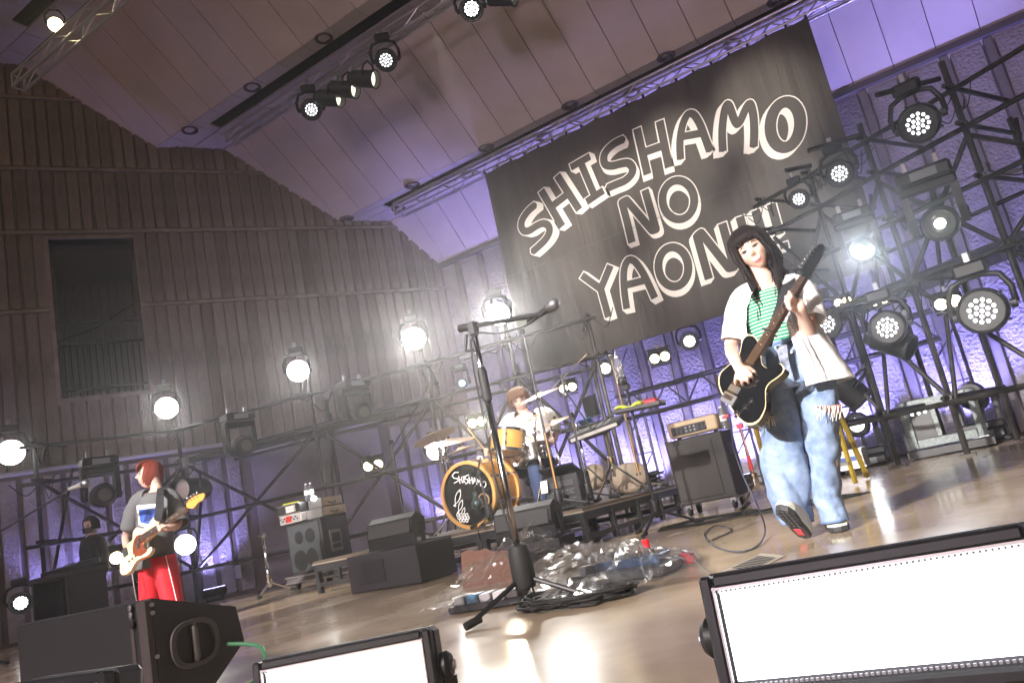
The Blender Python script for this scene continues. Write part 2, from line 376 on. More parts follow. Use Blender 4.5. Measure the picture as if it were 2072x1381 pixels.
def pol_union(polys):
    vs = []; fs = []
    for p in polys:
        o = len(vs); vs += [V((a + random.uniform(-4e-5, 4e-5), b + random.uniform(-4e-5, 4e-5))) for a, b in p]; fs.append(list(range(o, o + len(p))))
    r = delaunay_2d_cdt(vs, [], fs, 0, 1e-6)
    return r[0], [f for f, of in zip(r[2], r[5]) if len(of)]
def ccw(p): 
    a = sum(p[i][0] * p[(i + 1) % len(p)][1] - p[(i + 1) % len(p)][0] * p[i][1] for i in range(len(p)))
    return p if a > 0 else p[::-1]
def stroke(pts, hw, closed=False, square=False):
    out = []; n = len(pts)
    for i in range(n if closed else n - 1):
        a = V(pts[i]); b = V(pts[(i + 1) % n]); d = (b - a).normalized(); m = V((-d.y, d.x)) * hw
        a2 = a - d * hw if (square and not closed and i == 0) else a; b2 = b + d * hw if (square and not closed and i == n - 2) else b
        out.append(ccw([tuple(a2 + m), tuple(a2 - m), tuple(b2 - m), tuple(b2 + m)]))
    for i in range(n):
        if not closed and i in (0, n - 1): continue
        c = V(pts[i]); out.append([(c.x + hw * math.cos(2 * PI * k / 10), c.y + hw * math.sin(2 * PI * k / 10)) for k in range(10)])
    return out
def b2(o, s, pts): 
    r = []
    for u, v in pts: p = at(o[0] + u / s, o[1] + v / s, BY); r.append((p.x, p.z))
    return r
def smooth2(pts, k=4, closed=False): return [(p.x, p.y) for p in crom([V((a, b, 0)) for a, b in pts], k, closed)]
def letter(strokes, shp, hw=.06, ol=.017):
    """strokes: list of (points in banner plane, closed)"""
    base = []
    ox, oz = shp; L = math.hypot(ox, oz); n = max(2, int(L / .022))
    for pts, cl in strokes:
        for k in range(n + 1):
            f = k / n; base += stroke([(a + ox * f, b + oz * f) for a, b in pts], hw + ol, cl, False) if not cl else stroke([(a + ox * f, b + oz * f) for a, b in pts], hw + ol, cl)
        if not cl:      # extend ends by the outline
            for (a, b), (c, d) in ((pts[0], pts[1]), (pts[-1], pts[-2])):
                dd = V((a - c, b - d)).normalized(); m = V((-dd.y, dd.x)) * (hw + ol); e = V((a, b)); e2 = e + dd * (ol + .002)
                for k in range(n + 1):
                    s_ = V(shp) * (k / n); base.append(ccw([tuple(e + m + s_), tuple(e - m + s_), tuple(e2 - m + s_), tuple(e2 + m + s_)]))
    vv, ff = pol_union(base)
    q = MB(); q.add([(p.x, BY - .001, p.y) for p in vv], ff); L_ = q.build('letter', bwh, ban)
    face = []
    for pts, cl in strokes: face += stroke(pts, hw, cl)
    vv, ff = pol_union(face)
    MB().add([(p.x, BY - .003, p.y) for p in vv], ff).build('letter_face', bbk, L_)
C1 = ((1030, 240), 4.603); C2 = ((1340, 170), 6.475); C3 = ((1160, 340), 4.3156); C4 = ((1380, 380), 5.3115)
def shd(C, dx, dy, at0=(600, 600)):
    a, b = b2(C[0], C[1], [at0, (at0[0] + dx * C[1], at0[1] + dy * C[1])]); return (b[0] - a[0], b[1] - a[1])
def ell(cx, cy, rx, ry, n=26, tilt=0): return [(cx + rx * math.cos(t) * math.cos(tilt) - ry * math.sin(t) * math.sin(tilt), cy + rx * math.cos(t) * math.sin(tilt) + ry * math.sin(t) * math.cos(tilt)) for t in [2 * PI * k / n for k in range(n)]]
def LT(C, strokes, sh, hw=.06):
    st = []
    for pts, kind in strokes:
        p = b2(C[0], C[1], pts)
        if kind == 's': st.append((smooth2(p, 4), False))
        elif kind == 'o': st.append((p, True))
        else: st.append((p, False))
    letter(st, shd(C, *sh), hw)
LT(C1, [([(243, 805), (180, 860), (128, 935), (115, 1000), (140, 1045), (190, 1042), (255, 1000), (320, 975), (368, 1000), (375, 1060), (335, 1130), (280, 1185), (220, 1238)], 's')], (12, 2), .062)
LT(C1, [([(300, 668), (497, 1005)], 'l'), ([(448, 528), (655, 850)], 'l'), ([(410, 810), (535, 712)], 'l')], (11, 1), .062)
LT(C1, [([(575, 455), (755, 352)], 'l'), ([(672, 420), (790, 700)], 'l'), ([(722, 775), (880, 668)], 'l')], (9, 4), .058)
LT(C1, [([(1068, 192), (980, 235), (905, 305), (882, 370), (900, 430), (965, 440), (1045, 420), (1110, 415), (1150, 460), (1140, 520), (1080, 578), (1000, 612), (922, 645)], 's')], (4, 8), .062)
LT(C1, [([(1192, 92), (1290, 520)], 'l'), ([(1403, 22), (1490, 455)], 'l'), ([(1250, 318), (1440, 250)], 'l')], (1, 9), .062)
LT(C2, [([(240, 990), (232, 760), (262, 560), (315, 425), (370, 385), (430, 420), (500, 540), (560, 700), (625, 880)], 's'), ([(255, 692), (530, 642)], 'l')], (-8, 10), .056)
LT(C2, [([(795, 885), (785, 650), (805, 420), (840, 285), (880, 290), (985, 530), (1105, 305), (1155, 265), (1195, 420), (1205, 620), (1198, 825)], 's')], (-9, 10), .056)
LT(C2, [(ell(1612, 535, 195, 300, 30, .10), 'o')], (-8, 10), .078)
LT(C3, [([(513, 650), (470, 470), (425, 300), (465, 280), (690, 545), (724, 535), (625, 190)], 'l')], (6, 6), .06)
LT(C3, [(ell(918, 278, 138, 170, 30, -.1), 'o')], (3, 10), .06)
LT(C3, [([(75, 935), (240, 1055), (308, 1300)], 'l'), ([(325, 850), (240, 1055)], 'l')], (9, 3), .058)
LT(C3, [([(468, 1228), (445, 1060), (442, 900), (470, 815), (508, 800), (555, 835), (625, 945), (712, 1135)], 's'), ([(458, 1022), (640, 975)], 'l')], (8, 6), .056)
LT(C3, [(ell(874, 862, 130, 172, 30, -.1), 'o')], (3, 10), .062)
LT(C4, [([(290, 980), (160, 520), (205, 482), (505, 862), (562, 848), (432, 382)], 'l')], (-6, 9), .06)
for a, b, c in (((622, 310), (700, 600), (738, 740)), ((790, 240), (878, 545), (918, 680)), ((957, 172), (1048, 502), (1098, 620))):
    LT(C4, [([a, b], 'l')], (-8, 8), .06)
    dx = (c[0] - b[0]) / 8; LT(C4, [([(c[0] - 8, c[1] - 30), (c[0] + 8, c[1] + 30)], 'l')], (-8, 8), .055)
# ============================================================ TRUSSES
alu = mat('truss_aluminium', (.62, .60, .60), .35, metal=.9)
blk = mat('black_metal', (.016, .016, .018), .45, bump=(80, .1, .002)); blk2 = mat('black_plastic', (.022, .022, .024), .38); rub = mat('rubber', (.012, .012, .012), .7)
chrome = mat('chrome', (.75, .75, .76), .12, metal=1); steel = mat('grey_steel', (.35, .35, .37), .35, metal=.8)
def truss(label, x0, x1, Y, z, w=.22, h=.22, m=alu, step=.33, gname='roof trusses'):
    t = thing('lighting_truss', label, 'truss', (x0, Y, z), gname)
    cs = [(Y - w / 2, z), (Y + w / 2, z), (Y - w / 2, z + h), (Y + w / 2, z + h)]
    for cy, cz in cs: MB().tube([(x0, cy, cz), (x1, cy, cz)], .019, 8).build('chord', m, t)
    n = int((x1 - x0) / step)
    for k in range(n):
        xa = x0 + k * step; xb = xa + step; a, b = (0, 2) if k % 2 == 0 else (2, 0)
        for s_ in (0, 1):
            MB().tube([(xa, cs[a + s_][0], cs[a + s_][1]), (xb, cs[b + s_][0], cs[b + s_][1])], .010, 6).build('lattice_bar', m, t)
        if k % 2 == 0: MB().tube([(xb, cs[0][0], z), (xa, cs[1][0], z)], .009, 6).build('lattice_bar', m, t)
    for xe in (x0, x1):
        MB().tube([(xe, cs[0][0], z), (xe, cs[1][0], z), (xe, cs[3][0], z + h), (xe, cs[2][0], z + h)], .012, 6, closed=True).build('end_frame', m, t)
    return t
truss('silver lattice truss carrying the black banner', -8.1, 0.6, BY + .1, 5.97)
truss('silver lattice truss carrying the row of black lamps under the ceiling', -9.45, -1.5, 8.2, 7.28, .15, .17)
truss('short end of a silver lattice truss in the upper left corner', -9.0, -3.0, 4.62, 6.72, .14, .17)
for k in range(21):        # ties that hold the banner
    x = -6.07 + k * .2685; MB().box((x, BY + .0, 5.955), (.03, .045, .075)).build('tie', rub, ban)
# ============================================================ LAMP KINDS (built once at the origin, facing -Y)
glassd = mat('lens_glass', (.9, .9, .92), .05, trans=.6)
def emat(n, c, s): return mat(n, (1, 1, 1), .4, emit=(c, s))
LED = emat('led_white', (.93, .96, 1), 1.0); LEDB = emat('led_blazing', (1, .97, .93), 12); LEDM = emat('led_bright', (.95, .97, 1), 5)
HAL = emat('halogen', (1, .80, .45), 13); COOLB = emat('beam_lens', (.85, .93, 1), 9); dull = mat('unlit_lens', (.16, .16, .15), .15, metal=.3)
hs = mat('lamp_housing', (.009, .009, .010), .48, bump=(120, .08, .001)); plate = mat('lens_plate', (.05, .05, .055), .3)
def wash_head(led, nled=19, yoke=True):
    t = thing('wash_light', 'x', 'stage light')
    MB().lathe([(.03, .19), (.10, .185), (.135, .15), (.155, .06), (.165, -.02), (.165, -.10), (.150, -.115), (.140, -.105)], axis=(0, 1, 0), n=28).build('housing', hs, t, autos=35)
    for k in range(9):
        a = 2 * PI * k / 9; MB().box((.158 * math.cos(a), .08, .158 * math.sin(a)), (.02, .13, .012), M.Rotation(-a, 4, 'Y').to_3x3()).build('cooling_fin', hs, t)
    MB().lathe([(.142, -.100), (.02, -.100)], axis=(0, 1, 0), n=28).build('lens_plate', plate, t)
    q = MB(); pts = [(0, 0)]
    for rg, cnt in ((.040, 6), (.080, 12)): pts += [(rg * math.cos(2 * PI * k / cnt + .2), rg * math.sin(2 * PI * k / cnt + .2)) for k in range(cnt)]
    for a, b in pts: q.sph((a, -.102, b), (.0165, .010, .0165), 10, 6)
    o = q.build('led_array', led, t, smooth=True); o['kind'] = 'stuff'
    if led is LEDB: MB().lathe([(.162, -.108), (.155, -.124), (.08, -.132), (.01, -.134)], axis=(0, 1, 0), n=28).build('front_lens', LEDB, t, smooth=True)
    if yoke:
        MB().tube([(-.20, .02, 0), (-.205, .02, .12), (-.16, .03, .225), (-.06, .03, .26), (.06, .03, .26), (.16, .03, .225), (.205, .02, .12), (.20, .02, 0)], .022, 8).build('yoke', hs, t, smooth=True)
        for s_ in (-1, 1): MB().lathe([(.035, 0), (.035, .04)], (s_ * .165 if s_ > 0 else -.205, .02, 0), (1, 0, 0), 14).build('tilt_knob', hs, t)
        MB().box((0, .03, .315), (.22, .14, .11), bev=.02).build('base_box', hs, t)
        MB().box((0, .03, .40), (.05, .05, .09), bev=.008).build('clamp', steel, t)
    return t
def moving_head(lens, floor=False):
    t = thing('moving_head_light', 'x', 'stage light')
    MB().lathe([(.02, .27), (.09, .26), (.125, .20), (.14, .05), (.14, -.08), (.125, -.16), (.13, -.20), (.115, -.25), (.10, -.25)], axis=(0, 1, 0), n=28).build('head', hs, t, autos=30)
    for h in (-.20, -.12): MB().lathe([(.138, h), (.148, h + .008), (.138, h + .016)], axis=(0, 1, 0), n=28, cap=False).build('ring', blk2, t)
    star = lens.name.startswith('beam_star') or lens.name.startswith('floor_beam')
    MB().lathe([(.102, -.244), (.07, -.252), (.01, -.255)], axis=(0, 1, 0), n=24).build('lens', mat('dark_lens', (.03, .035, .04), .08, coat=1) if star else lens, t, smooth=True)
    if star:
        if lens.name.startswith('beam_star'): MB().lathe([(.040, -.256), (.03, -.264), (.004, -.268)], axis=(0, 1, 0), n=18).build('beam_aperture', lens, t, smooth=True)
        else:
            for k in range(7): a = 2 * PI * k / 6; r = .05 if k < 6 else 0; MB().lathe([(.022, 0), (.016, 0.002), (.022, -.004)], (r * math.cos(a), -.258, r * math.sin(a)), (0, 1, 0), 14, False).build('prism_ring', lens, t)
    s_ = -1 if floor else 1
    for x in (-.19, .19):
        MB().prism([(-.06, -.05), (.07, -.05), (.10, .12), (.08, .30), (-.08, .30), (-.10, .10)], (x - .03, 0, 0), (0, 1, 0), (0, 0, s_), .06 * s_).build('yoke_arm', hs, t)
        MB().lathe([(.05, 0), (.05, .012)], (x + (.03 if x > 0 else -.042), 0, .02 * s_), (1, 0, 0), 16).build('arm_cap', blk2, t)
    MB().box((0, 0, s_ * .33), (.44, .20, .09), bev=.02).build('yoke_bridge', hs, t)
    MB().box((0, 0, s_ * .43), (.42, .34, .12), bev=.025).build('base_box', hs, t)
    MB().box((0, -.172, s_ * .43), (.20, .008, .07), bev=.002).build('display', mat('display_panel', (.20, .23, .24), .25), t)
    if not floor:
        for x in (-.12, .12): MB().box((x, 0, .53), (.045, .045, .10), bev=.008).build('clamp', steel, t)
    else:
        for x in (-.20, .20):
            for y in (-.15, .15): MB().box((x, y, -.50), (.04, .04, .03)).build('foot', rub, t)
    return t
def par_can(lens):
    t = thing('par_can', 'x', 'stage light')
    MB().lathe([(.03, .24), (.08, .235), (.085, .19), (.105, .17), (.105, -.10), (.115, -.11), (.115, -.13), (.10, -.13), (.098, .02)], axis=(0, 1, 0), n=24).build('can', hs, t, autos=30)
    MB().lathe([(.099, -.06), (.06, -.08), (.01, -.085)], axis=(0, 1, 0), n=24).build('lens', lens, t, smooth=True)
    MB().tube([(-.125, 0, 0), (-.13, 0, .12), (-.06, 0, .2), (.06, 0, .2), (.13, 0, .12), (.125, 0, 0)], .013, 8).build('yoke', hs, t)
    MB().box((0, 0, .245), (.05, .05, .09), bev=.008).build('clamp', steel, t)
    MB().box((0, -.133, .0), (.27, .006, .27)).build('filter_frame', hs, t) if False else None
    return t
def blinder(em):
    t = thing('blinder_light', 'x', 'stage light')
    MB().box((0, .06, 0), (.40, .10, .22), bev=.015).build('housing', hs, t)
    for x in (-.095, .095):
        MB().lathe([(.09, 0), (.095, -.012), (.085, -.012), (.08, .0)], (x, .008, 0), (0, 1, 0), 20, False).build('bezel', hs, t)
        MB().lathe([(.084, -.002), (.05, -.014), (.005, -.018)], (x, .008, 0), (0, 1, 0), 20).build('lamp', em, t, smooth=True)
    for s_ in (-1, 1):
        MB().box((0, -.03, s_ * .135), (.38, .16, .006), M.Rotation(s_ * .35, 3, 'X')).build('barn_door', hs, t)
    MB().tube([(-.22, .05, 0), (-.22, .05, .17), (.22, .05, .17), (.22, .05, 0)], .011, 6).build('yoke', hs, t)
    MB().box((0, .05, .21), (.045, .045, .08), bev=.006).build('clamp', steel, t)
    return t
PROTO = {}
CNT = {}
def lamp(kind, em, loc, d, label, sc_=1.0, up=V((0, 0, 1)), group=None):
    key = (kind, em.name if em else '')
    if key not in PROTO:
        PROTO[key] = {'wash': wash_head, 'head': moving_head, 'floor': lambda e: moving_head(e, True), 'par': par_can, 'blind': blinder}[kind](em); r = PROTO[key]
    else: r = copy_tree(PROTO[key])
    r.matrix_basis = look(loc, d, up) @ M.Scale(sc_, 4); r['label'] = label
    r['group'] = group or {'wash': 'LED wash lights of the stage rig', 'head': 'moving heads hung from the scaffold', 'floor': 'moving heads on the stage floor', 'par': 'par cans of the rig', 'blind': 'two-lamp blinders of the rig'}[kind]
    return r
def tocam(p): return (CAM - V(p)).normalized()
def toward(p, q): return (V(q) - V(p)).normalized()
# ============================================================ LIGHTING SCAFFOLDS
pipe = mat('scaffold_pipe', (.032, .030, .030), .42, metal=.5, var=(9, .5, (.06, .055, .05)), bump=(50, .2, .003)); deckm = mat('deck_grating', (.035, .034, .036), .5, metal=.5); coup = mat('coupler', (.05, .045, .04), .5, metal=.6)
def pip(t, a, b, r=.024, name='pipe'): return MB().tube([V(a), V(b)], r * 1.15, 8).build(name, pipe, t)
def scaffold(label, rows, ztop, back, zs, zdeck, diag, loc, decks):
    t = thing('lighting_scaffold', label, 'scaffold', loc, 'lighting scaffolds beside the stage')
    B = [p + back for p in rows]
    for i, p in enumerate(rows):
        zt = ztop[i]; pip(t, (p.x, p.y, .02), (p.x, p.y, zt), .026, 'post'); b = B[i]; pip(t, (b.x, b.y, .02), (b.x, b.y, zt - .5), .026, 'post')
        for z in zs: 
            pip(t, p + V((0, 0, z + .05)) - back * .12, b + V((0, 0, z + .05)) + back * .1, .022, 'transom')
            MB().box(p + V((0, 0, z + .03)), (.075, .075, .10), bev=.012).build('coupler', coup, t)
        MB().box(p + V((0, 0, .011)), (.15, .15, .02)).build('base_plate', coup, t)
    for i in range(len(rows) - 1):
        a, c = rows[i], rows[i + 1]; e = (c - a).normalized() * .14
        for z in zs:
            pip(t, a - e + V((0, -.05, z)), c + e + V((0, -.05, z)), .023, 'ledger')
        for z in zs[::2]: pip(t, B[i] + V((0, .05, z)), B[i + 1] + V((0, .05, z)), .022, 'ledger')
        for (zi, zj) in diag: pip(t, a + V((0, .05, zi)), c + V((0, .05, zj)), .022, 'brace')
        pip(t, a + V((.05, 0, zs[0])), B[i] + V((.05, 0, zs[-1] - .2)), .02, 'brace')
        if i in decks:
            n = 14; d = (c - a)
            for k in range(n):        # open grating planks
                o = back * ((k + .5) / n); w = back * (.6 / n) * .5; h = V((0, 0, zdeck))
                MB().hexa([a + o - w + h, c + o - w + h, c + o + w + h, a + o + w + h], [a + o - w + h + V((0, 0, .035)), c + o - w + h + V((0, 0, .035)), c + o + w + h + V((0, 0, .035)), a + o + w + h + V((0, 0, .035))]).build('deck_slat', deckm, t)
    return t
def lump(t, p, n=5, r=.07, L=.5):     # cable slack tied to the pipes
    for k in range(n):
        a = V(p) + V((random.uniform(-.1, .1), random.uniform(-.06, .06), random.uniform(-.03, .08))); b = a + V((random.uniform(-L, L), random.uniform(-.2, .2), random.uniform(-.05, .05)))
        m = (a + b) / 2 - V((0, 0, random.uniform(.05, .28))); MB().tube(crom([a, m, b], 6), random.uniform(.005, .009), 6).build('cable', rub, t)
RR = [V((1.75, 7.75, 0)), V((.46, 8.5, 0)), V((-.42, 9.0, 0)), V((-1.11, 9.42, 0)), V((-1.75, 9.75, 0))]
RB = V((.45, .95, 0))
rs_ = scaffold('dark pipe scaffold on the right holding rows of white stage lamps', RR, [3.9, 3.78, 3.68, 3.6, 2.4], RB, [.55, 1.82, 2.5, 3.05, 3.45], 1.88, [(1.85, 3.0), (3.0, 1.85), (.6, 1.8)], (0, 8.8, 0), (0, 1, 2, 3))
for p in RR: lump(rs_, p + V((0, 0, 3.4)), 4); lump(rs_, p + V((0, 0, 1.8)), 6, L=.6); lump(rs_, p + V((0, 0, 2.6)), 3)
for a, b in (((1775, 192, 7.2), (1900, 160, 7.6)), ((1635, 305, 8.1), (1745, 272, 8.2)), ((1590, 345, 8.6), (1640, 335, 8.7)), ((1655, 640, 8.8), (2072, 470, 7.7))):
    pip(rs_, dp(*a), dp(*b), .024, 'outrigger')
LR = [V((-11.3, 5.62, 0)), V((-10.55, 7.35, 0)), V((-8.30, 8.0, 0)), V((-6.56, 8.55, 0)), V((-5.29, 8.85, 0)), V((-4.2, 9.15, 0))]
ls_ = scaffold('long dark pipe scaffold along the left wall under the row of blazing round lamps', LR, [2.75, 3.15, 3.15, 3.15, 3.15, 2.6], V((-.42, .72, 0)), [.5, 1.25, 2.1, 2.62], 2.15, [(.5, 2.1), (2.1, .5)], (-8.3, 8, 0), (1, 2))
for p in LR: lump(ls_, p + V((0, 0, 2.6)), 4, L=.4); lump(ls_, p + V((0, 0, 2.1)), 4, L=.7)
# low box truss standing behind the drums
tb = thing('ground_truss', 'dark low box truss standing behind the drum riser against the wall', 'truss', (-2.6, 11.2, 0))
dkt = mat('dark_truss', (.10, .10, .11), .4, metal=.8)
x0, x1, Y, z, h = -4.9, -.4, 11.0, 1.38, .36
for cy in (Y, Y + .3):
    for cz in (z, z + h): MB().tube([(x0, cy, cz), (x1, cy, cz)], .024, 8).build('chord', dkt, tb)
k = 0; x = x0
while x < x1 - .1:
    a, b = ((z, z + h) if k % 2 == 0 else (z + h, z)); MB().tube([(x, Y, a), (x + .28, Y, b)], .013, 6).build('lattice_bar', dkt, tb); x += .28; k += 1
for x in (-4.8, -3.3, -1.9, -.5):
    for dx in (0, .28):
        MB().tube([(x + dx, Y + .05, .02), (x + dx, Y + .05, z + h)], .022, 8).build('leg', dkt, tb)
    for j in range(4): MB().tube([(x, Y + .05, .15 + j * .33), (x + .28, Y + .05, .15 + (j + 1) * .33 if j % 2 else .15 + j * .33)], .011, 6).build('lattice_bar', dkt, tb)
# ============================================================ LAMPS
CT = CAM + V((-.4, 0, .5))
# row of blazing round lamps on the left scaffold
for (px, py, p3), lb, s_ in zip(((22, 915, 2.6), (337, 825, 3.0), (603, 750, 3.0), (838, 685, 3.0), (1008, 635, 3.0)),
        ('blazing round lamp at the far left edge of the picture', 'blazing round lamp above the bass player, second of the row', 'blazing round lamp above the bass amplifier, third of the row', 'blazing round lamp in the haze, fourth of the row', 'blazing round lamp behind the boom of the empty microphone stand'), (1.05, 1.0, .95, .95, .95)):
    p = fl(px, py, p3); lamp('wash', LEDB, p, tocam(p), lb, s_)
lamp('wash', LEDB, at(375, 1101, 6.9), tocam(at(375, 1101, 6.9)), 'blazing round lamp right beside the bass player\'s red trousers', .85)
lamp('wash', LEDM, at(42, 1219, 5.2), tocam(at(42, 1219, 5.2)), 'bright LED lamp low at the left edge beside the black monitor', .85)
lamp('wash', LEDB, at(881, 912, 9.3), tocam(at(881, 912, 9.3)), 'blazing lamp shining beneath the left crash cymbal', .8)
# right scaffold
for px, py, Y, s_, lb in ((1862, 248, 8.05, 1.12, 'largest LED wash light hanging from the top right scaffold'), (1701, 350, 8.75, .9, 'LED wash light hanging beside the right edge of the banner, middle of three'), (1618, 402, 9.3, .72, 'smallest LED wash light hanging in front of the banner, left of three')):
    p = at(px, py, Y); lamp('wash', LED, p, toward(p, (-1.2, 1, .6)), lb, s_)
for px, py, Y, s_, lb in ((1992, 628, 8.4, 1.3, 'LED wash light with grey yoke under the scaffold deck at the right edge'), (1798, 662, 8.95, 1.12, 'LED wash light under the scaffold deck above the floor box'), (1672, 655, 9.4, 1.1, 'LED wash light half hidden behind the singer\'s white shirt')):
    p = at(px, py, Y); lamp('wash', LED, p, toward(p, (-1.0, 1, .7)), lb, s_)
for px, py, lb in ((1395, 690, 'white LED wash light under the banner, nearer the singer'), (1225, 745, 'white LED wash light under the banner behind the plastic bottle')):
    p = at(px, py, 10.8); lamp('wash', LEDM, p, tocam(p), lb, .85)
COOLS = emat('beam_star', (.80, .90, 1), 150)
p = at(1746, 506, 8.7); lamp('head', COOLS, p, tocam(p), 'dazzling white moving light right of the guitar headstock', .9)
p = at(1902, 452, 8.35); lamp('head', emat('beam_star_small', (.85, 1, .82), 60), p, tocam(p), 'moving light with a small pale green beam on the right scaffold', 1.15)
for px, py, Y, lb, s_ in ((1705, 610, 9.4, 'two-lamp blinder glowing right behind the singer\'s shoulder', .5), (1778, 608, 9.1, 'two-lamp blinder under the dazzling moving light', .52), (1918, 612, 8.6, 'two-lamp blinder with open barn doors near the right edge', .66), (755, 941, 9.0, 'two-lamp blinder above the floor wedge right of the bass amplifier', .82), (965, 854, 9.2, 'two-lamp blinder left of the drummer', .72), (1149, 784, 10.4, 'two-lamp blinder right of the drummer\'s head', .72), (1335, 723, 10.7, 'two-lamp blinder under the banner, right of the plastic bottle', .8), (220, 1131, 5.9, 'two-lamp blinder left of the bass body', .95)):
    p = at(px, py, Y); lamp('blind', HAL, p, tocam(p) + V((0, 0, -.1)), lb, s_)
# hung moving heads on the left
for px, py, Y, lb in ((487, 905, 7.3, 'moving head hanging unlit under the left scaffold deck'), (205, 1003, 5.6, 'moving head hanging unlit left of the bass player\'s head'), (722, 838, 8.2, 'moving head hanging dim in the haze under the left scaffold')):
    p = at(px, py, Y); lamp('head', dull, p, toward(p, p + V((1, -.35, -.05))), lb, 1.0)
p = at(935, 775, 9.6); lamp('head', emat('dim_blue_lens', (.35, .6, 1), 3), p, tocam(p), 'small moving head with a dim blue lens in the haze left of the drummer', .6)
p = at(382, 990, 6.5); lamp('par', mat('pale_lens', (.75, .74, .66), .3), p, toward(p, p + V((.35, -1, .0))), 'pale unlit lamp right behind the bass headstock', 1.5)
# floor moving heads on the right
p = fl(1998, 897); lamp('floor', emat('floor_beam', (.8, 1, .95), 3.5), (p.x + .02, p.y, .57), toward(p, (-1.2, 0, 1.6)), 'large moving head standing on the floor at the right edge', 1.12)
p = V((-1.62, 10.9, .55)); lamp('floor', COOLB, p, tocam(p), 'moving head on the floor glowing behind the singer\'s knee', 1.1)
# par cans by the right scaffold
p = at(1716, 788, 9.6); lamp('par', dull, p, toward(p, p + V((.5, .3, -.75))), 'par can pointing down behind the hem of the white shirt', 1.5)
p = at(1812, 695, 9.2); lamp('par', dull, p, toward(p, p + V((.7, -.2, -.5))), 'par can pointing down beneath the scaffold deck', 1.3)
# lamps on the roof truss
for px, py, lb in ((630, 222, 'LED lamp at the lower end of the lamp row on the roof truss'), (781, 122, 'LED lamp at the upper end of the lamp row on the roof truss'), (954, 18, 'LED lamp on the roof truss at the top edge of the picture')):
    p = at(px, py, 8.15); lamp('wash', LEDM if px > 900 else LED, p, tocam(p), lb, 1.0)
HALd = emat('halogen_dim', (1, .93, .72), .8)
for px, py, lb in ((672, 199, 'black par can on the roof truss, lowest of the three in a row'), (702, 181, 'black par can on the roof truss, middle of the three in a row'), (742, 160, 'black par can on the roof truss, highest of the three in a row'), (1020, -8, 'black par can on the roof truss cut off by the top edge')):
    p = at(px, py, 8.15); lamp('par', HALd, p, toward(p, p + V((.95, .22, -.42))), lb, 1.2)
p = at(112, 50, 4.6); lamp('par', HAL, p, tocam(p), 'glowing warm lamp on the truss in the upper left corner', .8)
# ---- violet uplights along the walls: real little floods on the floor
flb = mat('flood_lens', (1, 1, 1), .3, emit=((.42, .40, 1), 4))
def uplight(p, tgt, lb, e, ang=95):
    t = thing('floor_uplight', lb, 'stage light', p, 'violet floor floods along the walls'); p = V(p)
    d = (V(tgt) - p).normalized(); x, y, a = frame(d)
    mx = M((x, y, a)).transposed()
    MB().box(p + V((0, 0, .13)), (.34, .16, .10), mx, .015).build('housing', hs, t); MB().box(p + V((0, 0, .13)) + a * .054, (.30, .12, .006), mx).build('lens', flb, t)
    MB().tube([p + V((-.19, 0, .13)), p + V((-.19, 0, .012)), p + V((.19, 0, .012)), p + V((.19, 0, .13))], .012, 6).build('bracket', hs, t)
    spot('uplight_beam', p + V((0, 0, .13)) + a * .08, V(tgt), e, UV, ang, .6, .06)
UL = ['behind the drum kit', 'behind the sampler stand', 'behind the guitar amplifier', 'behind the singer\'s legs', 'behind the floor box at the right', 'at the right edge']
for k, x in enumerate((-6.6, -5.0, -3.4, -1.8, -.35, 1.0)):
    uplight((x, 11.45, 0), (x, 11.98, 1.2), 'violet flood at the foot of the back wall ' + UL[k], 240)
for k, s in enumerate((.9, 4.9, 6.7)):
    p = wl(s, 0, .5); uplight(p, wl(s, 1.5, 0.02), 'violet flood at the foot of the side wall ' + ('left of the drums', 'right of the bass player', 'left of the bass player')[k], 75)
# ceiling wash from the same rig, par cans aimed at the banner and the kit
for x, e in ((-7.4, 260), (-5.2, 160), (-3.2, 200), (-1.4, 330), (-.2, 380), (.9, 420)): spot('violet_ceiling_beam', (x, 10.85, .5), (x + .1, 11.1, 6.2), e, (.34, .31, 1), 34, 1, .1)
for x, tx, tz in ((-6.6, -5.2, 4.3), (-5.4, -4.2, 4.7), (-4.2, -2.9, 4.8), (-3.2, -1.5, 5.0), (-5.0, -4.6, 3.2), (-3.8, -3.0, 3.4), (-2.4, -1.6, 3.6)):
    spot('banner_beam', (x, 4.7, 6.6), (tx, BY, tz), 900, (1, .91, .78), 17, 1, .05)
spot('drum_beam', (-5.0, 8.15, 7.0), (-3.6, 7.0, 1.0), 900, (1, .93, .78), 16, .7, .05)
spot('drum_back_beam', at(965, 854, 9.1), (-3.2, 5.0, 1.3), 70, (1, .88, .62), 60, .7, .05)
spot('star_beam', at(1746, 506, 8.3), (-.6, 2.0, .4), 120, (.85, .92, 1), 40, .6, .05)

for px, py, z_, e in ((1008, 635, 3.0, 210), (838, 685, 3.0, 175), (603, 750, 3.0, 65), (337, 825, 3.0, 55)):
    p = fl(px, py, z_); d = tocam(p); spot('rig_beam', p + d * .2, p + d * 5 + V((.3, 0, -.5)), e, (1, .96, .90), 46, .9, .08)
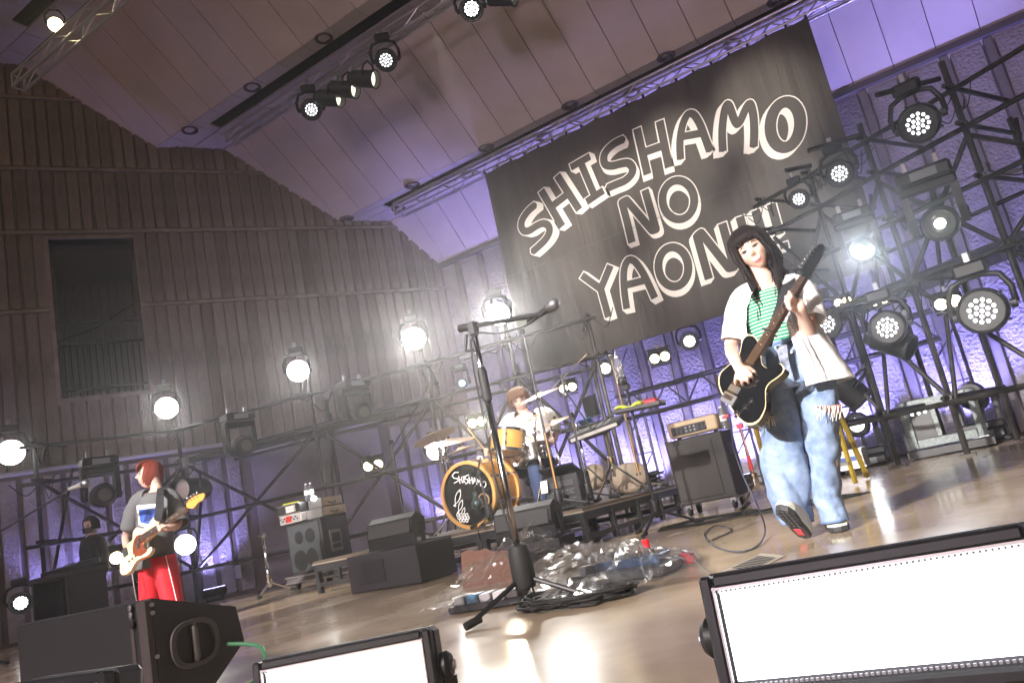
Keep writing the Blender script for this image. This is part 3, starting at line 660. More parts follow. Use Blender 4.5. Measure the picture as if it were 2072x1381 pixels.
# ============================================================ FOOTLIGHTS AND FRONT MONITOR
PANEL = emat('flood_panel', (.97, .98, 1), 3.0)
def footlight(label, tl, tr, h, tilt=.12):
    tl = V(tl); tr = V(tr); x = (tr - tl); wdt = x.length; x.normalize(); z0 = V((0, 0, 1)); y = z0.cross(x).normalized()   # y away from camera
    z = (z0 * math.cos(tilt) + y * math.sin(tilt)).normalized(); y = z.cross(x)
    t = thing('footlight', label, 'stage light', tl + x * wdt / 2 - z * h, 'LED flood panels along the stage front')
    mx = M((x, y, z)).transposed(); c = tl + x * wdt / 2 - z * h / 2
    MB().box(c + y * .045, (wdt, .07, h), mx, .012).build('housing', mat('flood_housing', (.05, .048, .055), .4, bump=(150, .1, .001)), t)
    fr = .022
    for s_ in (-1, 1):
        MB().box(c + x * s_ * (wdt / 2 - fr / 2 - .002), (fr, .03, h - .006), mx, .005).build('frame_bar', hs, t)
        MB().box(c + z * s_ * (h / 2 - fr / 2 - .002) , (wdt - 2 * fr - .006, .03, fr), mx, .005).build('frame_bar', hs, t)
    MB().box(c + y * .004 + z * .004, (wdt - 2 * fr - .016, .006, h - 2 * fr - .02), mx).build('lit_panel', PANEL, t)
    q = MB(); n = int(wdt / .009)
    for k in range(n):     # tiny reflector teeth round the lit panel
        xx = -wdt / 2 + fr + .006 + k * (wdt - 2 * fr - .012) / n
        for s_ in (-1, 1): q.box(c + x * xx + z * s_ * (h / 2 - fr - .008) - y * .004, (.004, .006, .004), mx)
    o = q.build('reflector_teeth', mat('reflector', (.30, .31, .33), .4), t); o['kind'] = 'stuff'
    MB().box(c - y * .012 + z * (h / 2 - fr - .003), (wdt - 2 * fr, .004, .004), mx).build('lens_rim', alu, t)
    for s_ in (-1, 1): MB().box(c - y * .012 + x * s_ * (wdt / 2 - fr - .003), (.004, .004, h - 2 * fr), mx).build('lens_rim', alu, t)
    for s_ in (-1, 1):
        k = c + x * s_ * (wdt / 2 + .004) + y * .04
        MB().lathe([(.032, 0), (.034, .012 * s_), (.026, .022 * s_)], k, x, 20).build('tilt_knob', hs, t, autos=30)
        MB().lathe([(.012, .02 * s_), (.012, .03 * s_)], k, x, 12).build('knob_bolt', steel, t)
        MB().box(c + x * s_ * (wdt / 2 + .012) + y * .05 - V((0, 0, h * .75)), (.006, .05, h * 1.2)).build('bracket', hs, t)
    return t
footlight('largest blazing white flood panel lying in the lower right corner', (-.505, 1.3, .272), (.0, 1.3, .285), .205)
footlight('blazing white flood panel at the bottom edge left of centre', fl(512, 1338, .215), fl(872, 1266, .215), .19, .1)
footlight('flood panel of which only a corner shows in front of the black monitor', fl(40, 1376, .30), fl(222, 1352, .30), .16, .1)
# black stage monitor
spk = thing('stage_monitor', 'big black wedge monitor with a side handle in the lower left foreground', 'loudspeaker', (-3.2, 1.95, 0))
spm = mat('speaker_paint', (.035, .031, .032), .55, bump=(160, .5, .004)); grl = mat('speaker_grille', (.017, .017, .02), .45, bump=(300, .6, .003))
PR = [(1.76, .398), (2.12, .29), (2.14, .15), (1.95, .0), (1.76, .0)]
x0, x1 = -3.78, -2.80
MB().add([(x0, y, z) for y, z in PR] + [(x1, y, z) for y, z in PR], [(4, 3, 2, 1, 0), (5, 6, 7, 8, 9), (0, 1, 6, 5), (1, 2, 7, 6), (2, 3, 8, 7), (3, 4, 9, 8), (4, 0, 5, 9)]).build('cabinet', spm, spk)
MB().box((-3.31, 1.748, .2), (.90, .02, .385), bev=.006).build('grille', grl, spk)
MB().box((-2.825, 1.745, .2), (.05, .035, .39), bev=.006).build('corner_post', mat('corner_strip', (.06, .05, .05), .45), spk)
MB().box((-2.90, 1.738, .2), (.02, .012, .38), bev=.003).build('trim', mat('corner_strip', (.06, .05, .05), .45), spk)
for z in (.375, .345, .19, .06): MB().lathe([(.008, 0), (.008, .006), (.003, .008)], (-2.797, 1.757, z), (1, 0, 0), 12).build('bolt', steel, spk)
for z, r in ((.378, .011), (.352, .011), (.318, .015)):
    MB().lathe([(r, 0), (r, .006), (r * .5, .008)], (-2.885, 1.73, z), (0, -1, 0), 14).build('connector', steel if r < .012 else hs, spk)
hc = V((-2.795, 1.915, .20)); rr = [(.0, 0)]
ov = [(math.copysign(abs(math.cos(a)) ** .7, math.cos(a)) * .105, math.copysign(abs(math.sin(a)) ** .8, math.sin(a)) * .088) for a in [2 * PI * k / 28 for k in range(28)]]
q = MB(); q.rings([[hc + V((.001, a, b)) for a, b in ov], [hc + V((.010, a * .98, b * .98)) for a, b in ov], [hc + V((.009, a * .80, b * .80)) for a, b in ov], [hc + V((-.06, a * .72, b * .72)) for a, b in ov]], cap=False)
q.add([hc + V((-.06, a * .72, b * .72)) for a, b in ov], [tuple(range(28))]); q.build('handle_cup', mat('handle_metal', (.11, .10, .10), .4, metal=.3), spk, autos=30)
MB().tube([hc + V((-.01, .0, .08)), hc + V((.006, 0, .05)), hc + V((.006, 0, -.05)), hc + V((-.01, 0, -.08))], .012, 10).build('handle_bar', mat('handle_metal', (.11, .10, .10), .4, metal=.3), spk, smooth=True)
gq = MB(); ca = [fl(505, 1300, .05), fl(528, 1330, .03), fl(520, 1375, .012), fl(490, 1400, .012)]
tag(MB().tube(crom([V((-2.79, 2.05, .16)), V((-2.65, 2.1, .12)), V((-2.55, 1.98, .03)), V((-2.6, 1.7, .012)), V((-2.75, 1.4, .012))], 8), .008, 8).build('speaker_cable', mat('green_cable', (.05, .22, .10), .5), None, smooth=True), 'green cable plugged into the big black monitor', 'cable')
# ============================================================ STANDS AND MICROPHONES
def tripod(t, base, rl=.33, n=3, a0=.4, hub=.11, m=blk, r=.011):
    b = V(base)
    MB().lathe([(.02, hub + .10), (.034, hub + .09), (.04, hub), (.03, hub - .03), (.018, hub - .05)], b, n=16).build('hub', m, t, autos=40)
    for k in range(n):
        a = a0 + 2 * PI * k / n; d = V((math.cos(a), math.sin(a), 0))
        MB().tube([b + d * .025 + V((0, 0, hub)), b + d * rl + V((0, 0, .022))], r, 8).build('leg', m, t)
        MB().tube([b + d * (rl - .05) + V((0, 0, .032)), b + d * (rl + .025) + V((0, 0, .018))], .017, 8).build('foot', rub, t)
grill = mat('mic_grille', (.16, .16, .17), .35, metal=.8, bump=(400, .8, .002)); micb = mat('mic_body', (.03, .03, .032), .4)
def mic(t_or_none, p, d, label=None, body=micb, head=grill, s=1.0, pencil=False):
    p = V(p); d = V(d).normalized(); t = t_or_none or thing('microphone', label, 'microphone', p)
    if pencil:
        MB().lathe([(.004, -.07), (.010, -.068), (.010, .05), (.009, .052)], p, d, 12).build('mic_barrel', body, t, autos=30); MB().lathe([(.018, .045), (.022, .065), (.012, .085), (.002, .088)], p, d, 12).build('windscreen', rub, t, smooth=True)
    else:
        MB().lathe([(.008 * s, -.15 * s), (.011 * s, -.145 * s), (.014 * s, -.04 * s), (.019 * s, 0), (.022 * s, .012 * s)], p, d, 14).build('mic_barrel', body, t, autos=30)
        MB().lathe([(.022 * s, .012 * s), (.026 * s, .03 * s), (.0265 * s, .045 * s), (.021 * s, .062 * s), (.004 * s, .07 * s)], p, d, 16).build('mic_head', head, t, smooth=True)
    return t
# centre stand
B = fl(1074, 1236); tp = at(966, 662, B.y)
tp = V((B.x, B.y, tp.z))
st = thing('microphone_stand', 'tall chrome microphone stand with a boom and black tripod feet, front centre', 'microphone stand', B)
tripod(st, B, .30, 3, .1, .14); MB().lathe([(.045, .10), (.052, .13), (.05, .24), (.04, .28), (.02, .29)], B, n=20).build('weight', rub, st, autos=40)
dchr = mat('dark_chrome', (.30, .29, .29), .16, metal=1)
MB().tube([B + V((0, 0, .1)), B + V((0, 0, .98))], .0155, 12).build('lower_tube', dchr, st, smooth=True); MB().tube([B + V((0, 0, .9)), tp], .0125, 12).build('upper_tube', dchr, st, smooth=True)
MB().lathe([(.016, 0), (.022, .01), (.022, .14), (.016, .16)], B + V((0, 0, .93)), n=14).build('height_clutch', rub, st)
b0 = at(932, 664, B.y + .02); b1 = at(1092, 636, B.y - .03)
MB().box(tp, (.045, .04, .07), bev=.01).build('boom_clamp', blk, st); MB().tube([tp + V((-.03, -.02, -.02)), tp + V((-.05, -.03, -.10))], .008, 8).build('wing_bolt', blk, st)
MB().tube([b0, b1], .011, 10).build('boom', blk, st); MB().tube([b0 - (b1 - b0) * .01, b0 + (b1 - b0) * .22], .019, 12).build('counterweight', rub, st)
m1 = at(1108, 624, B.y - .03); mic(None, m1, (at(1118, 616, B.y - .04) - at(1085, 640, B.y)), 'vocal microphone on the boom of the empty centre stand', s=1.0)
MB().tube([b1, m1 - (m1 - b1) * .2], .014, 8).build('mic_clip', blk, st)
cq = MB().tube(crom([at(1085, 640, B.y - .03), at(1062, 658, B.y - .05), at(1010, 674, B.y - .05), at(962, 676, B.y - .04), at(955, 720, B.y - .04), at(985, 880, B.y - .04), at(1012, 1010, B.y - .04), at(1045, 1110, B.y - .03), fl(1075, 1180, .1), fl(1085, 1215, .02)], 8), .0045, 6).build('microphone_cable', rub, None, smooth=True)
tag(cq, 'thin black cable hanging down beside the centre microphone stand', 'cable')
# stand with bottle holder and tray
B = fl(1338, 1076); zt = at(1268, 782, B.y).z; st = thing('microphone_stand', 'black stand holding a plastic bottle and a small tray, left of the guitar amplifier', 'stand', B)
tripod(st, B, .33, 3, .5, .17)
T = V((B.x, B.y, zt)); MB().tube([B + V((0, 0, .14)), T], .012, 10).build('pole', blk, st, smooth=True); MB().tube([B + V((0, 0, .14)), B + V((0, 0, .80))], .0155, 10).build('lower_tube', blk, st)
MB().box(T, (.06, .05, .06), bev=.01).build('clamp', blk, st)
ty = at(1293, 826, B.y); tray = thing('tray', 'small black tray clamped to the stand with towel and red case', 'tray', ty, None)
ax = (at(1340, 818, B.y + .02) - at(1245, 838, B.y - .02)); L = ax.length; ax.normalize(); ay = V((0, 1, 0)) - ax * ax.y; ay.normalize(); az = ax.cross(ay)
mx = M((ax, ay, az)).transposed(); MB().box(ty, (L, .2, .02), mx, .005).build('tray_plate', blk, tray); MB().box(ty + az * .02 + ay * .098, (L, .006, .035), mx).build('tray_edge', blk, tray); MB().box(ty + az * .012 - ay * .098, (L, .006, .02), mx).build('tray_edge', blk, tray)
lime = mat('lime_towel', (.50, .55, .03), .85, bump=(60, .4, .01), var=(8, .2))
q = MB(); R_ = []
for i in range(9):
    u = i / 8; c = ty - ax * L * .45 + ax * L * .55 * u + az * (.028 + .012 * math.sin(u * 9)); R_.append([c + ay * (.085 * math.cos(a)) + az * ((.018 + .006 * math.sin(u * 7 + a)) * math.sin(a)) for a in [2 * PI * k / 12 for k in range(12)]])
tag(MB().rings(R_).build('towel', lime, None, smooth=True), 'lime green folded towel on the small tray', 'towel')
q = MB().box(ty + ax * L * .28 + az * .036, (L * .28, .12, .045), mx, .012); tag(q.build('glasses_case', mat('red_plastic', (.35, .015, .02), .3)), 'dark red glasses case on the end of the small tray', 'case')
pet = mat('clear_bottle', (.95, .97, .97), .04, trans=.9, ior=1.25); cap = mat('bottle_cap', (.85, .85, .83), .4); lab = mat('bottle_label', (.80, .82, .84), .5, var=(60, .25))
def bottle(p, d, label, h=.21, r=.032, labelled=True, grp=None):
    t = thing('bottle', label, 'bottle', p, grp); pf = [(r * .8, 0), (r, .01), (r, h * .12), (r * .93, h * .14), (r, h * .16), (r, h * .28), (r * .93, h * .3), (r, h * .32), (r, h * .62), (r * .85, h * .74), (r * .45, h * .88), (r * .42, h * .94)]
    MB().lathe(pf, p, d, 18).build('bottle_body', pet, t, smooth=True); MB().lathe([(r * .47, h * .935), (r * .47, h), (r * .4, h * 1.005)], p, d, 14).build('cap', cap, t)
    MB().lathe([(r * .96, h * .015), (r * .96, h * .5)], p, d, 16).build('water', mat('water', (.85, .92, .95), .02, trans=.95, ior=1.33), t)
    if labelled: MB().lathe([(r * 1.01, h * .34), (r * 1.01, h * .60)], p, d, 18, False).build('label', lab, t, smooth=True)
    return t
bt = bottle(T + V((-.01, -.03, .03)), V((-.02, 0, 1)), 'clear plastic bottle in the holder on top of the black stand', .24, .036, False)
MB().lathe([(.039, 0), (.040, .06), (.037, .06)], T + V((-.01, -.03, .025)), V((-.02, 0, 1)), 18).build('bottle_holder', blk, st, smooth=True)
MB().tube(crom([T + V((-.015, -.03, .265)), T + V((-.02, -.03, .29)), T + V((-.005, -.03, .31))], 4), .003, 6).build('straw', cap, bt)
# bass player's microphone stand
yb = 3.6; st = thing('microphone_stand', 'black boom microphone stand reaching in from the left edge', 'microphone stand', V((at(0, 1080, yb).x - .5, yb, 0)))
b1 = at(150, 985, yb); b0 = at(-60, 1110, yb); bb = V((b0.x, yb, 0)); tripod(st, bb, .3); MB().tube([bb + V((0, 0, .1)), b0], .012, 8).build('pole', blk, st); MB().tube([b0, b1], .010, 8).build('boom', blk, st)
mic(None, at(166, 980, yb), at(182, 976, yb) - at(130, 994, yb), 'silver vocal microphone in front of the bass player', mat('mic_silver', (.5, .47, .43), .35, metal=.6), s=1.35)
# chrome stand beside the bass amplifier, right
B = V((-8.05, 6.62, 0)); st = thing('chrome_stand', 'bare chrome stand standing left of the bass amplifier', 'stand', B); tripod(st, B, .28, 3, .9, .16, chrome, .012)
zt = at(533, 1082, B.y).z; MB().tube([B + V((0, 0, .12)), V((B.x, B.y, zt))], .016, 10).build('pole', chrome, st, smooth=True); MB().tube([B + V((0, 0, .12)), B + V((0, 0, zt * .55))], .021, 10).build('lower_tube', chrome, st, smooth=True)
MB().tube([V((B.x, B.y, zt)), V((B.x - .1, B.y, zt + .005))], .01, 8).build('arm', chrome, st); MB().box(V((B.x, B.y, zt)), (.05, .05, .04), bev=.008).build('clamp', chrome, st)
# ============================================================ RISER
RX0, RX1, RY0, RY1, RZ = -6.25, -3.05, 5.7, 7.9, .32
rz = thing('drum_riser', 'low black steel riser under the drum kit', 'platform', ((RX0 + RX1) / 2, (RY0 + RY1) / 2, 0))
rst = mat('riser_steel', (.05, .05, .054), .35, metal=.5, var=(8, .3)); rtop = mat('riser_top', (.10, .075, .055), .45, bump=(30, .2, .004), var=(5, .3)); edge = mat('riser_edge', (.40, .34, .27), .4, metal=.4)
for k in range(3):
    xa = RX0 + k * (RX1 - RX0) / 3; xb = RX0 + (k + 1) * (RX1 - RX0) / 3
    for j in range(2):
        ya = RY0 + j * (RY1 - RY0) / 2; yb2 = RY0 + (j + 1) * (RY1 - RY0) / 2
        MB().box(((xa + xb) / 2, (ya + yb2) / 2, RZ - .015), (xb - xa - .008, yb2 - ya - .008, .03)).build('deck_board', rtop, rz)
    for xx in (xa + .03, xb - .03):
        for yy in (RY0 + .04, RY1 - .04): MB().box((xx, yy, (RZ - .03) / 2), (.05, .05, RZ - .03)).build('leg', rst, rz)
    MB().box(((xa + xb) / 2, RY0 + .02, RZ - .065), (xb - xa - .012, .035, .07)).build('rail', rst, rz)
    MB().box(((xa + xb) / 2, RY0 + .02, .085), (xb - xa - .12, .03, .04)).build('rail', rst, rz)
    MB().box(((xa + xb) / 2, RY0 - .001, RZ - .028), (xb - xa - .012, .008, .012)).build('edge_strip', edge, rz)
    MB().box(((xa + xb) / 2, RY1 - .03, .1), (xb - xa - .1, .03, .05)).build('rail', rst, rz)
    for fx in (.33, .66): MB().box((xa + (xb - xa) * fx, RY0 + .02, .175), (.03, .03, .14)).build('strut', rst, rz)
for yy in (RY0 + .55, RY0 + 1.1, RY0 + 1.65): MB().box((RX1 - .02, yy, .15), (.045, .045, .27)).build('strut', rst, rz)
MB().box((RX1 - .02, (RY0 + RY1) / 2, .085), (.03, RY1 - RY0 - .14, .04)).build('rail', rst, rz); MB().box((RX1 + .001, (RY0 + RY1) / 2, RZ - .028), (.008, RY1 - RY0, .012)).build('edge_strip', edge, rz)
MB().box((RX1 - .02, (RY0 + RY1) / 2, RZ - .065), (.03, RY1 - RY0 - .1, .07)).build('rail', rst, rz)
# boxes and fixtures in front of the riser
bx_ = mat('black_wood', (.026, .022, .026), .65, bump=(70, .3, .003))
B = fl(780, 1192); bz = thing('black_box', 'flat black wooden box on the floor in front of the riser', 'box', B)
MB().box((B.x, B.y + .25, .16), (.80, .5, .31), bev=.01).build('body', bx_, bz); MB().box((B.x - .12, B.y - .004, .16), (.30, .012, .18), bev=.004).build('front_panel', mat('black_panel', (.018, .016, .02), .5), bz)
def strobe(c, x, w_, label, text):
    t = thing('strobe_light', label, 'stage light', c); c = V(c); x = V(x).normalized(); z = V((0, 0, 1)); y = z.cross(x); mx = M((x, y, z)).transposed(); h = w_ * .42
    pr = [(-.11, .10), (-.06, .06), (.02, .05), (.07, .10), (.08, h), (-.02, h + .06), (-.09, h + .02), (-.12, h * .6)]
    o = c - x * w_ / 2
    q = MB(); a = [o + y * u + z * v for u, v in pr]; b_ = [p + x * w_ for p in a]; n = len(pr)
    q.add(a + b_, [tuple(range(n - 1, -1, -1)), tuple(range(n, 2 * n))] + [(i, (i + 1) % n, n + (i + 1) % n, n + i) for i in range(n)]); q.build('body', hs, t)
    MB().box(c - y * .115 + z * (h * .62 + .03), (w_ * .92, .012, h * .55), mx @ M.Rotation(-.25, 3, 'X'), .004).build('grille', mat('strobe_grille', (.035, .034, .036), .4, bump=(220, .9, .004)), t)
    for s_ in (-1, 1): MB().box(c + x * s_ * (w_ / 2 + .012) + z * (h * .42), (.012, .06, h * .8), mx, .004).build('bracket_arm', hs, t)
    MB().box(c - y * .10 + z * .055, (w_ + .03, .012, .10), mx, .004).build('bracket', hs, t); MB().box(c + z * .012, (w_ + .03, .22, .012), mx).build('bracket_foot', hs, t)
    if text:
        cu = bpy.data.curves.new('maker_text', 'FONT'); cu.body = text; cu.size = .062; cu.align_x = 'CENTER'; cu.align_y = 'CENTER'; cu.extrude = .0006
        to = bpy.data.objects.new('maker_text', cu); col.objects.link(to); dg = bpy.context.evaluated_depsgraph_get(); me = bpy.data.meshes.new_from_object(to.evaluated_get(dg)); bpy.data.objects.remove(to)
        mm = M((x, z, -y)).transposed().to_4x4(); mm.translation = c - y * .1085 + z * .055 + x * .02; me.transform(mm); me.materials.append(mat('grey_print', (.45, .45, .47), .5)); ob = bpy.data.objects.new('maker_text', me); col.objects.link(ob); put(ob, t)
        for k in range(4): MB().box(c - y * .1085 + z * (.036 + .012 * k) - x * (.075 + .006 * k), (.04 + .004 * k, .002, .006), mx).build('logo_bar', mat('grey_print', (.45, .45, .47), .5), t)
    return t
p = at(1058, 1090, 5.2); strobe((p.x, 5.35, p.z - .03 if p.z > .05 else .02), (1, .0, 0), .54, 'black strobe light with a grille and white maker mark in front of the bass drum', 'SGM')
q = MB().box((p.x, 5.36, (p.z - .03) / 2), (.6, .26, max(p.z - .04, .03)), bev=.005); tag(q.build('black_box', bx_), 'low black box under the strobe light with the white mark', 'box')
strobe((B.x + .02, B.y + .25, .315), (1, .05, 0), .50, 'black strobe light on the flat black box at the left end of the riser', None)
# ============================================================ DRUM KIT
wood = mat('amber_shell', (.55, .24, .045), .22, coat=.5, var=(6, .18), stretch=(1, 1, 8)); hoopw = mat('hoop_wood', (.60, .33, .10), .3, coat=.3); skin = mat('drum_head', (.62, .58, .55), .45)
blkh = mat('black_head', (.010, .010, .011), .25); bron = mat('cymbal_bronze', (.72, .52, .32), .3, metal=.55, bump=(140, .12, .002)); prt = mat('white_print', (.86, .86, .84), .5)
BD = V((-4.37, 6.0, .64)); R0 = .305
bd = thing('bass_drum', 'amber bass drum with a black front head, white band lettering and drawn fish', 'drum', (BD.x, 6.2, RZ), )
MB().lathe([(R0 - .012, 0), (R0 - .012, .42)], BD, (0, 1, 0), 48, False).build('shell', wood, bd, smooth=True)
for y in (-.012, .40): MB().lathe([(R0 - .02, 0), (R0 + .012, 0), (R0 + .012, .045), (R0 - .02, .045), (R0 - .02, 0)], BD + V((0, y, 0)), (0, 1, 0), 48, False).build('hoop', hoopw, bd, autos=40)
MB().lathe([(R0 - .018, .01), (.002, .008)], BD, (0, 1, 0), 48).build('front_head', blkh, bd)
MB().lathe([(.052, 0), (.066, -.004), (.066, .004), (.05, .004)], BD + V((.16, .002, -.08)), (0, 1, 0), 24, False).build('port_ring', mat('port_ring', (.5, .3, .15), .4), bd)
MB().lathe([(.052, .0), (.002, .001)], BD + V((.16, .004, -.08)), (0, 1, 0), 24).build('port_hole', mat('port_dark', (.004, .004, .004), .9), bd)
for k in range(8):
    a = 2 * PI * (k + .5) / 8; d = V((math.cos(a), 0, math.sin(a)))
    for y0, y1 in ((-.01, .12), (.30, .43)):
        MB().tube([BD + d * (R0 + .02) + V((0, y0, 0)), BD + d * (R0 + .02) + V((0, y1, 0))], .006, 6).build('tension_rod', chrome, bd)
    for y in (.12, .30): MB().sph(BD + d * (R0 + .008) + V((0, y, 0)), (.018, .035, .018), 8, 6).build('lug', chrome, bd, smooth=True)
def fline(pts, w_, parent, name, m, Y, org=BD):      # flat printed line on the front head
    P = [(org.x + a, org.z + b) for a, b in pts]; vv, ff = pol_union(stroke(P, w_))
    return MB().add([(p.x, Y, p.y) for p in vv], ff).build(name, m, parent)
FY = 6.0 - .0005
# lettering traced on the head: pixel -> head plane
def hd(u, v): p = at(880 + u / 6.279, 900 + v / 6.279, 5.998); return (p.x - BD.x, p.z - BD.z)
ST = [[(300, 345), (250, 345), (218, 385), (240, 420), (290, 425), (295, 455), (240, 482)], [(300, 390), (320, 490)], [(335, 400), (348, 480)], [(310, 440), (345, 435)], [(350, 402), (378, 400)], [(363, 402), (370, 470)], [(352, 470), (385, 468)],
      [(430, 375), (385, 395), (378, 425), (420, 440), (420, 475), (385, 492)], [(430, 400), (445, 490)], [(468, 405), (475, 480)], [(440, 445), (472, 440)], [(482, 495), (500, 415), (528, 490)], [(488, 465), (520, 460)], [(530, 500), (535, 425), (555, 470), (575, 440), (580, 520)], [(625, 455), (600, 480), (600, 525), (630, 535), (648, 505), (640, 465), (625, 455)]]
for s_ in ST: fline([hd(*p) for p in s_], .0048, bd, 'lettering', prt, FY)
def fish(cx, cy, L, ang):
    o = []; n = 14
    for k in range(n + 1): t_ = k / n; o.append((L * (t_ - .5), L * .17 * math.sin(PI * t_) ** .8))
    o += [(L * (.5 - k / n), -L * .17 * math.sin(PI * k / n) ** .8) for k in range(1, n)]
    tail = [(-L * .5, 0), (-L * .66, L * .09), (-L * .63, -L * .08), (-L * .5, 0)]
    f = lambda p: (cx + p[0] * math.cos(ang) - p[1] * math.sin(ang), cy + p[0] * math.sin(ang) + p[1] * math.cos(ang))
    fline([f(p) for p in o] + [f(o[0])], .004, bd, 'fish_drawing', prt, FY); fline([f(p) for p in tail], .004, bd, 'fish_drawing', prt, FY)
    fline([f((L * .33, -.012)), f((L * .41, .012))], .003, bd, 'fish_drawing', prt, FY); fline([f((L * .33, .012)), f((L * .41, -.012))], .003, bd, 'fish_drawing', prt, FY)
for u, v, L in ((290, 655, .15), (325, 765, .115), (360, 845, .085)): c = hd(u, v); fish(c[0], c[1], L, .95)
for (u, v) in [(290 + i * 38 + (j % 2) * 14, 885 + j * 36) for j in range(4) for i in range(4)]:
    if u - 290 < (v - 870) * .35 - 30: continue
    c = hd(u, v)
    if math.hypot(*c) < R0 - .04: fline([(c[0] + .014 * math.cos(a), c[1] + .014 * math.sin(a)) for a in [2 * PI * k / 10 for k in range(11)]], .0045, bd, 'roe_drawing', prt, FY)
for sx in (-1, 1): MB().tube([BD + V((sx * R0 * .8, .08, -R0 * .4)), V((BD.x + sx * .42, BD.y - .1, RZ + .012))], .009, 8).build('spur', chrome, bd)
def drum(name, label, c, r, h, ax, shell, nl=6):
    t = thing(name, label, 'drum', c); c = V(c); ax = V(ax).normalized(); x, y, a = frame(ax)
    MB().lathe([(r - .008, 0), (r - .008, h)], c, ax, 32, False).build('shell', shell, t, smooth=True)
    for k in (0, h): MB().lathe([(r - .012, k - .012), (r + .006, k - .012), (r + .006, k + .014), (r - .012, k + .014)], c, ax, 32, False).build('rim', chrome, t, autos=40)
    MB().lathe([(r - .01, h), (.002, h + .001)], c, ax, 32).build('batter_head', skin, t); MB().lathe([(r - .01, 0), (.002, -.001)], c, ax, 32).build('bottom_head', skin, t)
    for k in range(nl):
        d = x * math.cos(2 * PI * k / nl + .3) + y * math.sin(2 * PI * k / nl + .3)
        MB().tube([c + d * (r + .008) - a * .01, c + d * (r + .008) + a * (h + .01)], .004, 6).build('tension_rod', chrome, t)
        for f in (.28, .72): MB().sph(c + d * (r + .004) + a * h * f, .014, 8, 6).build('lug', chrome, t, smooth=True)
    return t
c = at(1027, 915, 6.35); drum('rack_tom', 'amber rack tom mounted above the bass drum', c, .175, .20, (.10, .28, 1), mat('amber_shell_pale', (.68, .36, .08), .25, coat=.5, var=(6, .15)))
c = at(1083, 928, 6.6); drum('snare_drum', 'chrome snare drum between the drummer\'s knees', c, .165, .13, (-.05, .08, 1), mat('snare_shell', (.55, .52, .5), .15, metal=1), 8)
c = at(1052, 945, 6.75); drum('floor_tom', 'low drum seen from beneath behind the bass drum', c, .19, .16, (.1, .2, 1), wood)
def cymbal(label, px, py, Y, dia, n, base=None, boom=None):
    c = at(px, py, Y); n = V(n).normalized(); t = thing('cymbal', label, 'cymbal', c, 'bronze cymbals of the drum kit'); r = dia / 2
    MB().lathe([(.006, .018), (.03, .016), (.045, .004), (r * .6, -.006), (r, -.022), (r, -.0235), (r * .6, -.008), (.045, .002), (.02, .013)], c, n, 40).build('plate', bron, t, autos=40)
    MB().lathe([(.016, .018), (.018, .035), (.006, .04)], c, n, 12).build('felt', rub, t); MB().lathe([(.007, .0), (.007, .05)], c, n, 8).build('wing_nut', chrome, t)
    if base is not None:
        s_ = thing('cymbal_stand', 'chrome stand carrying the ' + label.split(' cymbal')[0] + ' cymbal', 'stand', base, 'chrome cymbal stands'); b = V(base); top = c - n * .03
        j = V((b.x, b.y, min(top.z - .06, b.z + .75))) if boom else V((b.x, b.y, top.z - .12))
        MB().tube([b + V((0, 0, .16)), j], .012, 8).build('pole', chrome, s_, smooth=True); MB().tube([j, top], .007, 8).build('top_rod', chrome, s_, smooth=True)
        MB().lathe([(.02, -.03), (.022, 0), (.018, .03)], j, (0, 0, 1), 12).build('joint', chrome, s_)
        for k in range(3):
            a = .5 + 2 * PI * k / 3; d = V((math.cos(a), math.sin(a), 0)); MB().tube([b + d * .015 + V((0, 0, .34)), b + d * .26 + V((0, 0, .02))], .008, 6).build('leg', chrome, s_); MB().tube([b + d * .015 + V((0, 0, .12)), b + d * .17 + V((0, 0, .13))], .006, 6).build('brace', chrome, s_)
    return t
cymbal('large crash cymbal left of the bass drum', 908, 890, 6.3, .52, (.12, -.16, 1), (-4.85, 6.35, RZ), True)
cymbal('dark thin cymbal behind the large left crash', 878, 880, 6.75, .50, (-.25, -.05, 1), (-5.2, 6.9, RZ), True)
cymbal('small cymbal beneath the large left crash', 932, 906, 6.5, .30, (-.1, -.1, 1), None)
cymbal('white glinting crash cymbal in front of the drummer\'s eyes', 1090, 797, 6.45, .46, (-.10, -.22, 1), (-3.75, 6.75, RZ), True)
cymbal('small splash cymbal before the drummer\'s chest', 1083, 842, 6.5, .24, (-.05, -.12, 1), (-3.70, 6.3, RZ), True)
cymbal('copper ride cymbal right of the drummer', 1124, 850, 6.55, .34, (-.12, -.2, 1), (-3.45, 6.7, RZ), True)
# drum microphones
def boomstand(label, base, top, tip, m=blk, mic_d=None, pencil=False, mlabel=None, rl=.26, tail=None):
    b = V(base); t = thing('microphone_stand', label, 'microphone stand', b, 'small boom stands round the drums'); tripod(t, b, rl, 3, .8, .10, m, .008)
    MB().tube([b + V((0, 0, .08)), top], .011, 8).build('pole', m, t); MB().tube([tail if tail is not None else V(top) - (V(tip) - V(top)) * .25, tip], .008, 8).build('boom', m, t); MB().box(top, (.04, .04, .05), bev=.006).build('boom_clamp', m, t)
    if mic_d is not None: mic(None, tip, mic_d, mlabel, pencil=pencil)
b = fl(851, 1076, RZ); b = V((-5.15, 5.95, RZ)); tp = at(815, 888, b.y); boomstand('boom stand left of the bass drum with a thin overhead microphone', b, V((b.x, b.y, tp.z)), at(880, 762, b.y), blk, (.12, 0, -1), True, 'thin silver overhead microphone above the left cymbals', tail=at(792, 908, b.y))
b = V((-3.62, 6.0, RZ)); tpz = at(1062, 690, b.y); b = V((tpz.x, 6.0, RZ)); st = thing('microphone_stand', 'tall black stand with an upright microphone in front of the drummer', 'microphone stand', b); tripod(st, b, .27, 3, .3, .1)
